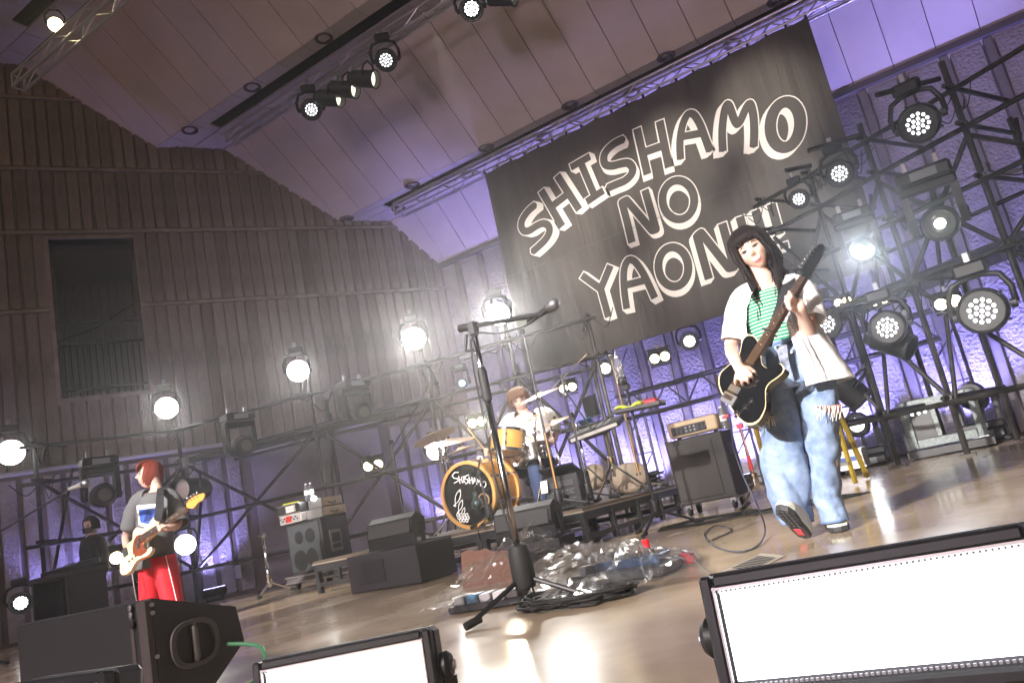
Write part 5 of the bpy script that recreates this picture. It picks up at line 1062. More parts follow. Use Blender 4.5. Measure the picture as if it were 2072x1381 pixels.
def head_geo(c, fw, up, s=1.0, female=True, smile=0, look_=(0, 0), eyes=1.0):
    """head with a face; returns MB in world space with FACE material slots, plus local->world matrix"""
    fw = V(fw).normalized(); up = V(up); up = (up - fw * up.dot(fw)).normalized(); rt = fw.cross(up)
    mx = M((rt, fw, up)).transposed().to_4x4() @ M.Scale(s, 4); mx.translation = V(c)
    vs = []; NU, NV = 72, 54
    def g(d, w): return math.exp(-(d / w) ** 2)
    for i in range(NV + 1):
        t = PI * i / NV; st = max(math.sin(t), .004); ct = math.cos(t)
        for j in range(NU):
            a = 2 * PI * j / NU; x = st * math.sin(a); y = st * math.cos(a); z = ct
            X = x * .0755; Y = y * (.092 if y > 0 else .102); Z = z * (.122 if z > 0 else .112)
            if Z < -.01:                           # jaw
                k = min(1, (-Z - .01) / .10); X *= 1 - .30 * k ** 1.7; 
                if y < 0: Y *= 1 - .45 * k
                else: Y *= 1 - .08 * k
            if y > 0:
                f = y
                Y += .0
                Y += f * (.023 * g(X, .0115) * g(Z + .024, .013) + .011 * g(X, .008) * g(Z + .002, .024))        # nose
                Y -= f * .009 * (g(X - .033, .018) + g(X + .033, .018)) * g(Z - .006, .014)                       # sockets
                Y += f * .004 * g(Z - .026, .012) * g(abs(X) - .03, .03)                                             # brow
                Y += f * .006 * (g(X - .040, .018) + g(X + .040, .018)) * g(Z + .030, .02) * (1 + smile * .8)        # cheeks
                Y += f * .0075 * g(X, .024) * g(Z + .066, .012) ; Y += f * .008 * g(X, .020) * g(Z + .097, .014)     # lips, chin
                Y -= f * .004 * g(X, .02) * g(Z + .078, .008)
            vs.append((X, Y, Z))
    fs = []
    for i in range(NV):
        for j in range(NU): a = i * NU + j; b = i * NU + (j + 1) % NU; fs.append((a, b, b + NU, a + NU))
    q = MB(); q.add(vs, fs)
    bvh = BVHTree.FromPolygons([V(v) for v in vs], fs)
    def patch(pts, mi, off):
        q.mi = mi; vv, ff = pol_union([ccw(pts)]); out = []
        for p in vv:
            h = bvh.ray_cast(V((p.x, .3, p.y)), V((0, -1, 0)))[0]; out.append(V((p.x, (h.y if h else .08) + off, p.y)))
        q.add(out, ff); q.mi = 0
    def alm(cx, cz, w, h, n=14, tilt=0): return [(cx + w * math.cos(t) * math.cos(tilt) - h * math.sin(t) * math.sin(tilt), cz + h * math.sin(t) * math.cos(tilt) + w * math.cos(t) * math.sin(tilt)) for t in [2 * PI * k / n for k in range(n)]]
    for sx in (-1, 1):
        tl = .12 * sx; ex = sx * .033
        patch(alm(ex, .004, 0.0190, .0095 * eyes, tilt=tl), 2, .0020); patch(alm(ex, .0028, 0.0150, .0050 * eyes, tilt=tl), 1, .0028)
        patch(alm(ex + look_[0], .003 + look_[1], .0072, min(.0066, .0058 * eyes)), 2, .0036)
        patch([(ex - .018 , .019 + (.003 if sx > 0 else .0)), (ex, .0255), (ex + .018, .019 + (.003 if sx < 0 else .0)), (ex + .017, .0225), (ex, .0315), (ex - .017, .0225)], 2, .0024)
        patch(alm(sx * .0075, -.034, .0035, .0022), 5, .0035)
        # ear
        ear = [(0, .028), (.012, .024), (.016, .006), (.012, -.016), (.002, -.028), (-.006, -.02), (-.006, .015)]
        q.rings([[V((sx * (.069 + .016 * k), -.008 - p[0] * (1 - .1 * k), -.012 + p[1] * (1 - .12 * k))) for p in ear] for k in (0, .5, 1)])
    if smile:
        w = .027
        arc = lambda z0, c_: [(w * u, z0 + c_ * u * u) for u in [k / 6 - 1 for k in range(13)]]
        up_ = arc(-.0610, .008); dn = arc(-.0800, .025)
        patch(up_ + dn[::-1], 3, .0026)
        up2 = [(a * .86, b - .0030) for a, b in up_]; dn2 = [(a * .82, b + .0060) for a, b in dn]
        patch(up2 + dn2[::-1], 4, .0038)
    else:
        patch([(-.017, -.060), (-.006, -.0545), (0, -.056), (.006, -.0545), (.017, -.060), (.008, -.068), (0, -.0695), (-.008, -.068)], 3, .0026)
    q.xform(mx); return q, mx
def add_mb(a, b):
    o = len(a.v); a.v += b.v; a.f += [[i + o for i in f] for f in b.f]; a.m += b.m
def wrinkle(mb, amp, s, stretch=(1, 1, .35), seed=0, ridge=0):
    """push vertices along approximate normals with stretched noise: cloth folds"""
    n = [V((0, 0, 0)) for _ in mb.v]
    for f in mb.f:
        a, b, c = mb.v[f[0]], mb.v[f[1]], mb.v[f[2]]; nn = (b - a).cross(c - a)
        for i in f: n[i] += nn
    for i, p in enumerate(mb.v):
        if n[i].length > 0:
            q = V((p.x * stretch[0] + p.z * .35, p.y * stretch[1], p.z * stretch[2] + p.x * .2)) * s + V((seed, 0, 0)); nv = NZ.noise(q); nv = (nv * (1 - ridge) + ridge * (.55 - 2.2 * abs(nv))) + .5 * NZ.noise(q * 2.3); mb.v[i] = p + n[i].normalized() * amp * nv
    return mb
def locks(mb, mx, specs, n=7):
    for pts, r in specs:
        P = crom([mx @ V(p) if len(p) == 3 else p for p in pts], 5); k = len(P)
        mb.tube(P, [r * (1.0 if i < k * .6 else max(.12, 1 - (i / k - .6) / .42)) for i in range(k)], n)
def cap_hair(mb, mx, off=.014, zmin=lambda a: 0, NU=48, NV=30):
    """shell over the cranium down to zmin(azimuth)"""
    vs = []; fs = []
    for i in range(NV + 1):
        for j in range(NU):
            a = 2 * PI * j / NU; zlo = zmin(a); tz = 1 - (1 - zlo / .122) * (i / NV) if zlo < .122 else 1
            z = math.cos(math.acos(max(-1, min(1, zlo / .122))) * i / NV); st = math.sqrt(max(0, 1 - z * z)); st = max(st, .01)
            if z < 0: st = 1.0
            wob = 1 + .02 * math.sin(a * 17 + i * .3)
            vs.append((st * math.sin(a) * (.0755 + off) * wob, st * math.cos(a) * ((.092 if math.cos(a) > 0 else .102) + off) * wob - .002, z * .122 + off * (1 if z > 0 else 0)))
    for i in range(NV):
        for j in range(NU): a = i * NU + j; b = i * NU + (j + 1) % NU; fs.append((a, b, b + NU, a + NU))
    q = MB().add(vs, fs).xform(mx); add_mb(mb, q)
def cloth_tube(mb, rings_): mb.rings(rings_, cap=False)
def solid(o, th=.004):
    m = o.modifiers.new('thickness', 'SOLIDIFY'); m.thickness = th; m.offset = 0; return o
hairblk = mat('black_hair', (.012, .008, .008), .55, spec=.12, bump=(90, .2, .002), stretch=(1, 1, .12)); hairred = mat('auburn_hair', (.22, .03, .012), .5, spec=.3, bump=(90, .4, .003), stretch=(1, 1, .12)); hairbr = mat('brown_hair', (.10, .040, .014), .5, spec=.3, bump=(90, .4, .003), stretch=(1, 1, .12))
# ------------------------------------------------------------ the singer with the guitar
GY = 4.11
def G(px, py, o=0): return at(px, py, GY + o)
sing = thing('person', 'smiling person in open white shirt and ripped wide jeans playing a black guitar', 'person', (-.93, 4.1, 0))
bm_ = MB()
limb(bm_, [G(1545, 560, .02), G(1552, 585, .03), G(1562, 625, .02), G(1578, 690, .03), G(1602, 740, .03)], [.048, .052, .095, .090, .11], 6, 20)
limb(bm_, [G(1527, 520, 0), G(1538, 550, .015), G(1548, 582, .03)], [.045, .046, .058])                     # neck
limb(bm_, [G(1552, 590, .03), G(1503, 600, .04), G(1496, 612, .04)], [.05, .052, .05]); limb(bm_, [G(1552, 590, .03), G(1612, 583, .05), G(1622, 592, .05)], [.05, .052, .05])
limb(bm_, [G(1500, 606, .04), G(1486, 660, .05), G(1480, 703, .02), dp(1486, 722, 3.88), dp(1494, 740, 3.80)], [.044, .039, .036, .033, .026])
limb(bm_, [G(1622, 592, .05), G(1634, 640, .0), G(1634, 668, -.06), dp(1630, 655, 3.82), dp(1624, 638, 3.76)], [.044, .041, .039, .035, .026])
# strumming hand
limb(bm_, [dp(1494, 740, 3.80), dp(1502, 752, 3.73)], [.028, .030]); bm_.sph(dp(1504, 753, 3.725), (.036, .030, .036), 12, 8)
for tip, mid, kn in (((1488, 776, 3.755), (1489, 764, 3.725), (1493, 752, 3.735)), ((1503, 779, 3.74), (1501, 768, 3.705), (1500, 756, 3.725)), ((1516, 776, 3.72), (1511, 766, 3.69), (1507, 755, 3.715)), ((1524, 765, 3.715), (1519, 757, 3.69), (1512, 750, 3.71))):
    limb(bm_, [dp(*kn), dp(*mid), dp(*tip)], [.0115, .0105, .0085], 4, 10)
limb(bm_, [dp(1502, 744, 3.74), dp(1514, 744, 3.72), dp(1527, 752, 3.715)], [.013, .0115, .009], 4, 10)
# fretting hand wrapped round the neck
limb(bm_, [dp(1624, 638, 3.76), dp(1617, 622, 3.72)], [.028, .031]); bm_.sph(dp(1615, 618, 3.72), (.034, .03, .036), 12, 8)
for a, b, c_, d in (((1610, 607), (1600, 598), (1597, 590), 3.70), ((1606, 614), (1595, 605), (1590, 600), 3.70), ((1606, 621), (1595, 614), (1589, 609), 3.70), ((1608, 628), (1598, 624), (1593, 618), 3.70)):
    limb(bm_, [dp(*a, d), dp(*b, d - .045), dp(*c_, d - .01)], [.0115, .0105, .0085], 4, 10)
limb(bm_, [dp(1618, 612, 3.75), dp(1614, 598, 3.80), dp(1606, 590, 3.82)], [.013, .0115, .0095], 4, 10)
# legs inside the jeans
for pts in ([G(1585, 745, .03), G(1585, 880, -.02), G(1605, 1000, .02), G(1620, 1060, .0)], [G(1640, 745, .03), G(1668, 880, .0), G(1678, 1000, .04), G(1692, 1050, .05)]): limb(bm_, pts, [.085, .06, .045, .035])
bd_ = remesh(bm_, .0055, 3)
HC = G(1523, 507, -.02); hf = (CAM + V((-.55, 0, .55)) - HC).normalized(); hup = V((-.30, .10, 1))
hd_, HMX = head_geo(HC, hf, hup, 1.0, smile=1, look_=(-.002, .001), eyes=.85)
bd_.m = [0] * len(bd_.f); add_mb(bd_, hd_)
bd_.build('body', FACE, sing, smooth=True)
# hair: cap, bangs, long locks
hr = MB(); rnd = random.Random(4)
cap_hair(hr, HMX, .012, lambda a: .052 if abs(((a + PI) % (2 * PI)) - PI) < .75 else (-.02 if abs(((a + PI) % (2 * PI)) - PI) < 1.3 else -.08))
for k in range(34):                 # bangs
    u = k / 33 * 2 - 1; x = u * .068; zt = .040 + rnd.uniform(-.012, .008) + .006 * abs(u); y0 = .098 * math.sqrt(max(.05, 1 - (x / .088) ** 2))
    locks(hr, HMX, [([(x * .35, .03, .132), (x * .8, y0 * .72, .112), (x * 1.0, y0 + .008, .078), (x * 1.03 + rnd.uniform(-.004, .004), y0 + .007, zt)], .0085)])
iv = HMX.inverted()
def fall(side, a, L, fwd_, seed):
    r_ = random.Random(seed); sx = math.sin(a) * .090; sy = math.cos(a) * .104
    top = HMX @ V((sx * .25, sy * .2, .133)); m1 = HMX @ V((sx * .85, sy * .8, .085)); m2 = HMX @ V((sx * 1.02, sy * .98, .0)); m3 = HMX @ V((sx * 1.05, sy * 1.0, -.08))
    e1 = m3 + V((side * .012 + r_.uniform(-.012, .012), fwd_ * .4 + r_.uniform(-.01, .01), -L * .45)); e2 = m3 + V((side * .02 + r_.uniform(-.03, .03), fwd_ + r_.uniform(-.015, .015), -L + r_.uniform(-.03, .03)))
    return [top, m1, m2, m3, e1, e2]
for k in range(30): a = -.95 - 1.1 * k / 29; hr.tube(crom(fall(-1, a, .25 + .05 * math.sin(k), -.03 if k < 16 else .03, k), 5), [.012] * 16 + [.011, .011, .010, .009, .008, .007, .006, .005, .004, .002], 7)
for k in range(30): a = .95 + 1.1 * k / 29; hr.tube(crom(fall(1, a, .15 + .03 * math.sin(k), .02 if k < 14 else .06, k + 50), 5), [.012] * 16 + [.011, .011, .010, .009, .008, .007, .006, .005, .004, .002], 7)
for k in range(22): a = 2.0 + 2.28 * k / 21; hr.tube(crom(fall(0, a, .12, .05, k + 99), 5), [.013] * 16 + [.012, .012, .011, .010, .009, .008, .006, .005, .004, .002], 7)
for k in range(90):                 # loose single strands
    a = rnd.uniform(.7, 5.6); P = fall(math.copysign(1, math.sin(a)), a, rnd.uniform(.10, .30), rnd.uniform(-.04, .05), k + 300); hr.tube(crom([P[0]] + [p + V((rnd.uniform(-.012, .012), rnd.uniform(-.012, .012), 0)) + (p - HC).normalized() * .010 for p in P[1:]], 4), .0022, 5)
hr.build('hair', hairblk, sing, smooth=True)
# striped top
strm = mat('striped_top', (.02, .24, .13), .75); _t, _b = nodes(strm); tc = _t.nodes.new('ShaderNodeTexCoord'); wv = _t.nodes.new('ShaderNodeTexWave'); wv.bands_direction = 'Z'; wv.inputs['Scale'].default_value = 17.5; wv.inputs['Distortion'].default_value = .6; wv.inputs['Detail Scale'].default_value = .4
rp_ = _t.nodes.new('ShaderNodeValToRGB'); rp_.color_ramp.interpolation = 'LINEAR'; rp_.color_ramp.elements[0].position = .80; rp_.color_ramp.elements[0].color = (.012, .20, .11, 1); rp_.color_ramp.elements[1].position = .88; rp_.color_ramp.elements[1].color = (.62, .66, .55, 1)
_t.links.new(tc.outputs['Object'], wv.inputs['Vector']); _t.links.new(wv.outputs['Fac'], rp_.inputs[0]); _t.links.new(rp_.outputs[0], _b.inputs['Base Color'])
X = V((.985, .17, 0)); Yv = V((-.17, .985, 0))      # her shoulder line is turned a little
q = MB(); q.rings([ering(G(px, py, .03), X, Yv, w_, d_, 32) for px, py, w_, d_ in ((1553, 590, .10, .088), (1556, 605, .128, .112), (1563, 640, .142, .120), (1574, 675, .137, .117), (1586, 705, .134, .117), (1592, 722, .135, .12))], cap=False)
wrinkle(q, .004, 14, seed=3).build('striped_top', strm, sing, smooth=True)
# white shirt: open shell + sleeves + collar
wsh = mat('white_shirt', (.80, .79, .80), .7, bump=(40, .15, .004)); 
def shell(cs, a0, a1, n=34):
    rs = []
    for (c, w_, d_, e0, e1) in cs:
        rs.append([c + X * (w_ * math.sin(e0 + (e1 - e0) * j / n)) - Yv * (d_ * math.cos(e0 + (e1 - e0) * j / n)) for j in range(n + 1)])
    vs = [p for r in rs for p in r]; m = n + 1; fs = []
    for i in range(len(rs) - 1):
        for j in range(n): fs.append((i * m + j, i * m + j + 1, (i + 1) * m + j + 1, (i + 1) * m + j))
    return MB().add(vs, fs)
rd = math.radians
raw = [((1556, 577, .035), .085, .085, 30, 328), ((1557, 588, .035), .140, .112, 26, 320), ((1562, 615, .03), .166, .132, 22, 312), ((1568, 650, .03), .172, .140, 18, 308), ((1582, 690, .03), .205, .172, 14, 310), ((1598, 730, .02), .232, .195, 12, 312), ((1610, 765, .01), .255, .215, 10, 312), ((1617, 788, .0), .268, .225, 9, 312)]
rr_ = []
for i in range(len(raw) - 1):
    for k in range(8):
        f = k / 8; a, b = raw[i], raw[i + 1]; pa = tuple(a[0][m] * (1 - f) + b[0][m] * f for m in range(3)); rr_.append((G(*pa), a[1] * (1 - f) + b[1] * f, a[2] * (1 - f) + b[2] * f, rd(a[3] * (1 - f) + b[3] * f), rd(a[4] * (1 - f) + b[4] * f)))
rr_.append((G(*raw[-1][0]), raw[-1][1], raw[-1][2], rd(raw[-1][3]), rd(raw[-1][4])))
sh = shell(rr_, 0, 0, 80); wrinkle(sh, .012, 6, (1, 1, .35), 5, .8); wrinkle(sh, .004, 16, (1, 1, 1), 2, .7); so_ = solid(sh.build('shirt_body', wsh, sing, smooth=True))
nr = len(rr_); pk = MB(); cb_ = [rr_[i][0] for i in range(nr)]; P_ = []
for i in range(24, nr):
    row = [sh.v[i * 81 + j] for j in (0, 2, 4, 6)]; P_.append([p + V((p.x - cb_[i].x, p.y - cb_[i].y, 0)).normalized() * .0025 for p in row])
for i in range(len(P_) - 1):
    for j in range(3): pk.add([P_[i][j], P_[i][j + 1], P_[i + 1][j + 1], P_[i + 1][j]], [(0, 1, 2, 3)])
solid(pk.build('placket', mat('shirt_placket', (.74, .73, .75), .7), sing, smooth=True), .003)
hm = MB().tube([sh.v[(nr - 1) * 81 + j] for j in range(81)], .0035, 6); hm.build('hem', mat('shirt_placket', (.74, .73, .75), .7), sing, smooth=True)
def sleeve(pts, rad, seed):
    P = crom(pts, 4); m = len(rad) - 1; rs = []
    for i, p in enumerate(P):
        u = i / (len(P) - 1) * m; a = min(int(u), m - 1); f = u - a; r = rad[a] * (1 - f) + rad[a + 1] * f; t_ = (P[min(i + 1, len(P) - 1)] - P[max(i - 1, 0)]).normalized(); x, y, _ = frame(t_, V((0, 1, 0))); rs.append(ering(p, x, y, r, r * .9, 22))
    q = MB(); q.rings(rs, cap=False); wrinkle(q, .008, 10, (1, 1, .6), seed); return solid(q.build('shirt_sleeve', wsh, sing, smooth=True))
sleeve([G(1535, 588, .04), G(1508, 602, .04), G(1492, 640, .05), G(1484, 688, .03)], [.056, .068, .070, .066], 2)
sleeve([G(1585, 580, .045), G(1615, 583, .05), G(1632, 612, .03), G(1640, 648, -.02)], [.056, .070, .074, .073], 9)
col_ = MB(); A = [dp(1590, 556, 3.99), dp(1608, 553, 4.02), dp(1613, 578, 3.94), dp(1588, 584, 3.90), dp(1584, 572, 3.90)]; col_.add(A, [(0, 1, 2, 3, 4)]); solid(col_.build('collar', wsh, sing), .006); col_ = MB(); A = [dp(1512, 572, 3.98), dp(1500, 590, 3.97), dp(1510, 605, 3.92), dp(1520, 590, 3.92)]; col_.add(A, [(0, 1, 2, 3)]); solid(col_.build('collar', wsh, sing), .006)
for px, py in ((1597, 660), (1601, 712), (1617, 741), (1634, 778)): MB().lathe([(.006, 0), (.006, .003)], dp(px, py, 3.80), -FWD, 10).build('button', mat('button', (.7, .7, .68), .3), sing)
# jeans
den = mat('washed_denim', (.17, .26, .45), .8, bump=(260, .9, .004), var=(16, .28, (.28, .37, .54))); 
def leg(rows, seed):
    rs = []; pts = [G(r[0], r[1], r[3]) for r in rows]; P = crom(pts, 10); m = len(rows) - 1
    for i, p in enumerate(P): u = i / (len(P) - 1) * m; a = min(int(u), m - 1); f = u - a; w_ = rows[a][2] * (1 - f) + rows[a + 1][2] * f; d_ = rows[a][4] * (1 - f) + rows[a + 1][4] * f; rs.append(ering(p, X, Yv, w_, d_, 56))
    q = MB(); q.rings(rs, cap=False); wrinkle(q, .020, 7, (1, 1, .28), seed, .85); wrinkle(q, .008, 12, (1, 1, 1.3), seed + 5, .7); return q
k = 1 / 392
j1 = leg([(1588, 705, 42 * k, .03, .13), (1581, 745, 44 * k, .02, .135), (1577, 800, 39 * k, .0, .12), (1579, 860, 38 * k, -.02, .11), (1583, 920, 40 * k, -.03, .115), (1594, 985, 42 * k, -.01, .115), (1604, 1035, 36 * k, .01, .105), (1611, 1056, 31 * k, .02, .09)], 1)
j2 = leg([(1628, 705, 40 * k, .03, .125), (1640, 745, 44 * k, .03, .13), (1650, 800, 42 * k, .02, .125), (1660, 860, 36 * k, .01, .11), (1667, 920, 32 * k, .02, .105), (1673, 985, 28 * k, .03, .10), (1682, 1030, 26 * k, .03, .09), (1689, 1052, 26 * k, .03, .09)], 2)
hip = MB(); hip.rings([ering(G(px, py, .03), X, Yv, w_, d_, 32) for px, py, w_, d_ in ((1592, 695, .145, .125), (1597, 712, .160, .132), (1603, 735, .172, .14), (1608, 762, .176, .14), (1612, 785, .172, .13))], cap=False); wrinkle(hip, .008, 8, (1, 1, .6), 4); add_mb(j1, j2); add_mb(j1, hip)
ND = len(j1.v) - len(j2.v) - len(hip.v)
den3 = mat('denim_seam', (.10, .16, .30), .8, bump=(200, .6, .003))
for base, cnt in ((0, ND), (ND, len(j2.v))):
    rows_ = cnt // 56; MB().tube([j1.v[base + (rows_ - 1) * 56 + j] for j in range(56)], .006, 6, closed=True).build('cuff_hem', den3, sing, smooth=True)
    for jj in (0, 28): MB().tube([j1.v[base + i * 56 + jj] for i in range(0, rows_)], .0032, 5).build('side_seam', den3, sing, smooth=True)
MB().tube([hip.v[j] for j in range(32)], .010, 8, closed=True).build('waistband', den3, sing, smooth=True)
jo = solid(j1.build('jeans', den, sing, smooth=True)); den2 = mat('dark_denim', (.035, .05, .16), .8, var=(30, .6, (.45, .5, .6)))
MB().add([dp(1570, 700, 3.80), dp(1592, 697, 3.80), dp(1599, 755, 3.775), dp(1585, 760, 3.775)], [(0, 1, 2, 3)]).build('fly_panel', den2, sing)
thr = mat('denim_thread', (.62, .60, .55), .8)
for (cx, cy, w_, d) in ((1551, 846, 14, 3.76), (1676, 826, 26, 3.72)):         # ripped knees: dark slit with frayed threads
    MB().add([dp(cx - w_, cy - 4, d + .0), dp(cx + w_, cy - 9, d), dp(cx + w_ * .9, cy + 7, d - .004), dp(cx, cy + 8, d - .004)], [(0, 1, 2, 3)]).build('knee_rip', nost if cx > 1600 else mat('rip_dark', (.05, .04, .05), .9), sing)
    for i in range(16):
        x0_ = cx - w_ + 2 * w_ * i / 15; MB().tube(crom([dp(x0_, cy - 6, d - .01), dp(x0_ + random.uniform(-3, 3), cy + 4, d - .02), dp(x0_ + random.uniform(-5, 5), cy + random.uniform(9, 26), d - .015)], 3), .0017, 5).build('fray', thr, sing)
for i in range(26): MB().box(dp(1694 + 8 * math.sin(i * .06), 845 + i * 7.2, 3.83), (.004, .004, .010)).build('seam_stitch', mat('stitch_blue', (.08, .13, .36), .8), sing) if i > 1 else None
# shoes
cream = mat('shoe_upper', (.56, .52, .45), .6, bump=(200, .4, .002), var=(30, .2)); solem = mat('shoe_sole', (.035, .035, .04), .6); redg = mat('shoe_red', (.5, .05, .07), .5); mint = mat('shoe_trim', (.55, .62, .56), .5)
def shoe(mx, name_lb):
    """toe to -Y, ground at z=0"""
    OUT = [(-.032, .12), (-.040, .06), (-.036, .0), (-.045, -.07), (-.046, -.11), (-.030, -.145), (0, -.155), (.030, -.140), (.044, -.10), (.042, -.05), (.034, .0), (.038, .06), (.032, .12), (0, .135)]
    def R_(z, s, dy=0): return [mx @ V((x * s, y * s + dy, z)) for x, y in OUT]
    MB().rings([R_(0, .97), R_(.008, 1.0), R_(.024, 1.02)]).build('sole', solem, sing); MB().rings([R_(.024, 1.04), R_(.036, 1.03)]).build('midsole', mint, sing)
    MB().rings([R_(.034, 1.0), R_(.055, .97), R_(.075, .80, .02), R_(.092, .55, .045), R_(.105, .50, .06)]).build('upper', cream, sing, autos=50)
    for i in range(6):
        for j in range(3): MB().box(mx @ V((-.024 + .024 * j, -.125 + .026 * i, -.003)), (.019, .019, .007), mx.to_3x3(), .002).build('tread', solem, sing)
    MB().box(mx @ V((0, .062, -.002)), (.036, .05, .006), mx.to_3x3()).build('sole_inset', redg, sing)
    for i in range(4): MB().tube([mx @ V((-.022, -.07 + .022 * i, .066 + .007 * i)), mx @ V((.022, -.07 + .022 * i, .066 + .007 * i))], .003, 5).build('lace', teeth, sing)
hl = V((-.985, 4.06, .0)); th = rd(38); m = M.Translation(hl) @ M.Rotation(rd(-6), 4, 'Z') @ M.Rotation(-th, 4, 'X') @ M.Rotation(rd(12), 4, 'Y') @ M.Translation((0, -.13, .0)); shoe(m, 1)
hl = fl(1697, 1068); m = M.Translation((hl.x, hl.y - .05, .004)) @ M.Rotation(rd(18), 4, 'Z') @ M.Scale(1.12, 4); shoe(m, 2)
# ------------------------------------------------------------ black guitar
def guitar_frame(o, a2, cosf, sgn=1):
    a = (RGT * a2[0] + DWN * a2[1]).normalized(); p = (RGT * -a2[1] + DWN * a2[0]).normalized(); s_ = math.sqrt(1 - cosf * cosf)
    pv = p * cosf - FWD * s_ * sgn; n = -(p * s_ * sgn + FWD * cosf); return V(o), a, pv, n
def outline_uv(o, a2, cosf, pts, crop, d):
    """traced outline -> (u along neck, v across) in metres"""
    l = math.hypot(*a2); ax = (a2[0] / l, a2[1] / l); pp = (-ax[1], ax[0]); k_ = d / FPX; out = []
    for x, y in pts:
        dx = crop[0] + x / crop[2] - o[0]; dy = crop[1] + y / crop[2] - o[1]; out.append(((dx * ax[0] + dy * ax[1]) * k_, (dx * pp[0] + dy * pp[1]) * k_ / cosf))
    return out
def slab(t, name, m, fr, uv, n0, n1, smooth_=False, bev=0):
    o, a, p, n = fr; f = [o + a * u + p * v + n * n1 for u, v in uv]; b = [o + a * u + p * v + n * n0 for u, v in uv]; k_ = len(uv)
    q = MB(); q.add(f + b, [tuple(range(k_)), tuple(range(2 * k_ - 1, k_ - 1, -1))] + [(i, i + k_, (i + 1) % k_ + k_, (i + 1) % k_) for i in range(k_)]); return q.build(name, m, t)
def resample(uv, k=4): return [(p.x, p.y) for p in crom([V((a, b, 0)) for a, b in uv], k, True)]
def fretted(t, fr, u0, u1, w0, w1, board, nfr, nstr, bridge, m_str=chrome, back=mat('maple', (.45, .24, .09), .35, coat=.3)):
    slab(t, 'neck', back, fr, [(u0, -w0), (u1, -w1), (u1, w1), (u0, w0)], -.012, .008); slab(t, 'fingerboard', board, fr, [(u0, -w0), (u1, -w1), (u1, w1), (u0, w0)], .0085, .014)
    o, a, p, n = fr; L = (u1 - bridge) 
    for i in range(1, nfr + 1):
        u = u1 - L * (1 - 2 ** (-i / 12))
        if u < u0 + .003: break
        w_ = w1 + (w0 - w1) * (u1 - u) / (u1 - u0); MB().tube([o + a * u - p * w_ + n * .0145, o + a * u + p * w_ + n * .0145], .0011, 5).build('fret', chrome, t)
        if i in (3, 5, 7, 9, 12, 15): um = u + L * .02; MB().lathe([(.0035, 0), (.003, .0006)], o + a * um + n * .0142, n, 8).build('inlay', teeth, t)
    for i in range(nstr): f = (i / (nstr - 1) - .5) * 1.6; MB().tube([o + a * bridge + p * f * w0 * 1.15 + n * .021, o + a * u1 + p * f * w1 + n * .0165], .0009 if nstr == 6 else .0016, 5).build('string', m_str, t)
GO = (1498, 772); GD = 3.76; ga2 = (81, -132); gcf = .55
fr = guitar_frame(dp(*GO, GD), ga2, gcf)
gt = thing('electric_guitar', 'glossy black electric guitar with cream edge binding held by the singer', 'guitar', dp(*GO, GD))
TR = [(510, 208), (545, 228), (566, 290), (572, 350), (562, 430), (552, 520), (555, 560), (580, 592), (622, 590), (662, 562), (692, 541), (714, 562), (716, 604), (690, 652), (640, 702), (572, 762), (532, 830), (515, 905), (500, 1000), (470, 1080), (410, 1178), (340, 1224), (280, 1208), (220, 1110), (168, 960), (141, 840), (152, 732), (192, 650), (270, 572), (340, 508), (382, 440), (412, 350), (440, 270), (475, 222)]
uv = outline_uv(GO, ga2, gcf, TR, (1440, 640, 5.753), GD); uv = resample(uv, 3)
cu = sum(u for u, v in uv) / len(uv); cv = sum(v for u, v in uv) / len(uv); sc_ = lambda s: [(cu + (u - cu) * s, cv + (v - cv) * s) for u, v in uv]
gb = mat('gloss_black', (.006, .006, .007), .06, coat=1); bind = mat('cream_binding', (.72, .60, .32), .3)
slab(gt, 'guitar_body', gb, fr, sc_(1.0), -.044, -.001); slab(gt, 'binding', bind, fr, sc_(1.0), -.0008, .0022); slab(gt, 'top', gb, fr, sc_(.965), .0024, .0040)
slab(gt, 'rosewood', gb, fr, sc_(.3), .004, .0042)
rw_ = mat('rosewood', (.032, .012, .010), .4); fretted(gt, fr, .10, .595, .0255, .0190, rw_, 21, 6, -.10, back=mat('dark_neck', (.05, .022, .015), .3, coat=.3))
o, a, p, n = fr
hsx = [(.595, -.022), (.62, -.024), (.64, -.042), (.70, -.046), (.765, -.040), (.785, -.02), (.778, .0), (.74, .012), (.66, .016), (.62, .021), (.595, .022)]; slab(gt, 'headstock', gb, fr, resample(hsx, 2), -.014, -.001)
for i in range(6): c = o + a * (.645 + .022 * i) - p * (.030 - .002 * i); MB().lathe([(.006, -.001), (.0045, .012), (.006, .016)], c, n, 10).build('tuning_post', chrome, gt); MB().sph(c - p * .030, (.009, .009, .006), 8, 6).build('tuning_key', chrome, gt, smooth=True); MB().tube([c - p * .012 - n * .008, c - p * .03], .003, 6).build('key_shaft', chrome, gt)
for u, w_ in ((.035, .03), (-.045, .036)): MB().box(o + a * u + n * .009, (.036, .07, .012), M((a, p, n)).transposed(), .004).build('pickup', mat('pickup_metal', (.16, .16, .16), .35, metal=.5), gt)
MB().box(o - a * .10 + n * .009, (.055, .085, .010), M((a, p, n)).transposed(), .003).build('bridge', mat('bridge_steel', (.25, .25, .26), .4, metal=.6), gt)
for i in range(6): MB().box(o - a * .095 + p * (-.026 + .0105 * i) + n * .018, (.025, .007, .008), M((a, p, n)).transposed(), .002).build('saddle', chrome, gt)
for i, (u, v) in enumerate(((-.10, .115), (-.145, .09), (-.06, .125))): MB().lathe([(.013, .0), (.012, .014), (.010, .016)], o + a * u + p * v + n * .004, n, 14).build('knob', chrome, gt, autos=40)
slab(gt, 'control_plate', chrome, fr, [(-.165, .082), (-.05, .118), (-.05, .134), (-.165, .10)], .0041, .0052)
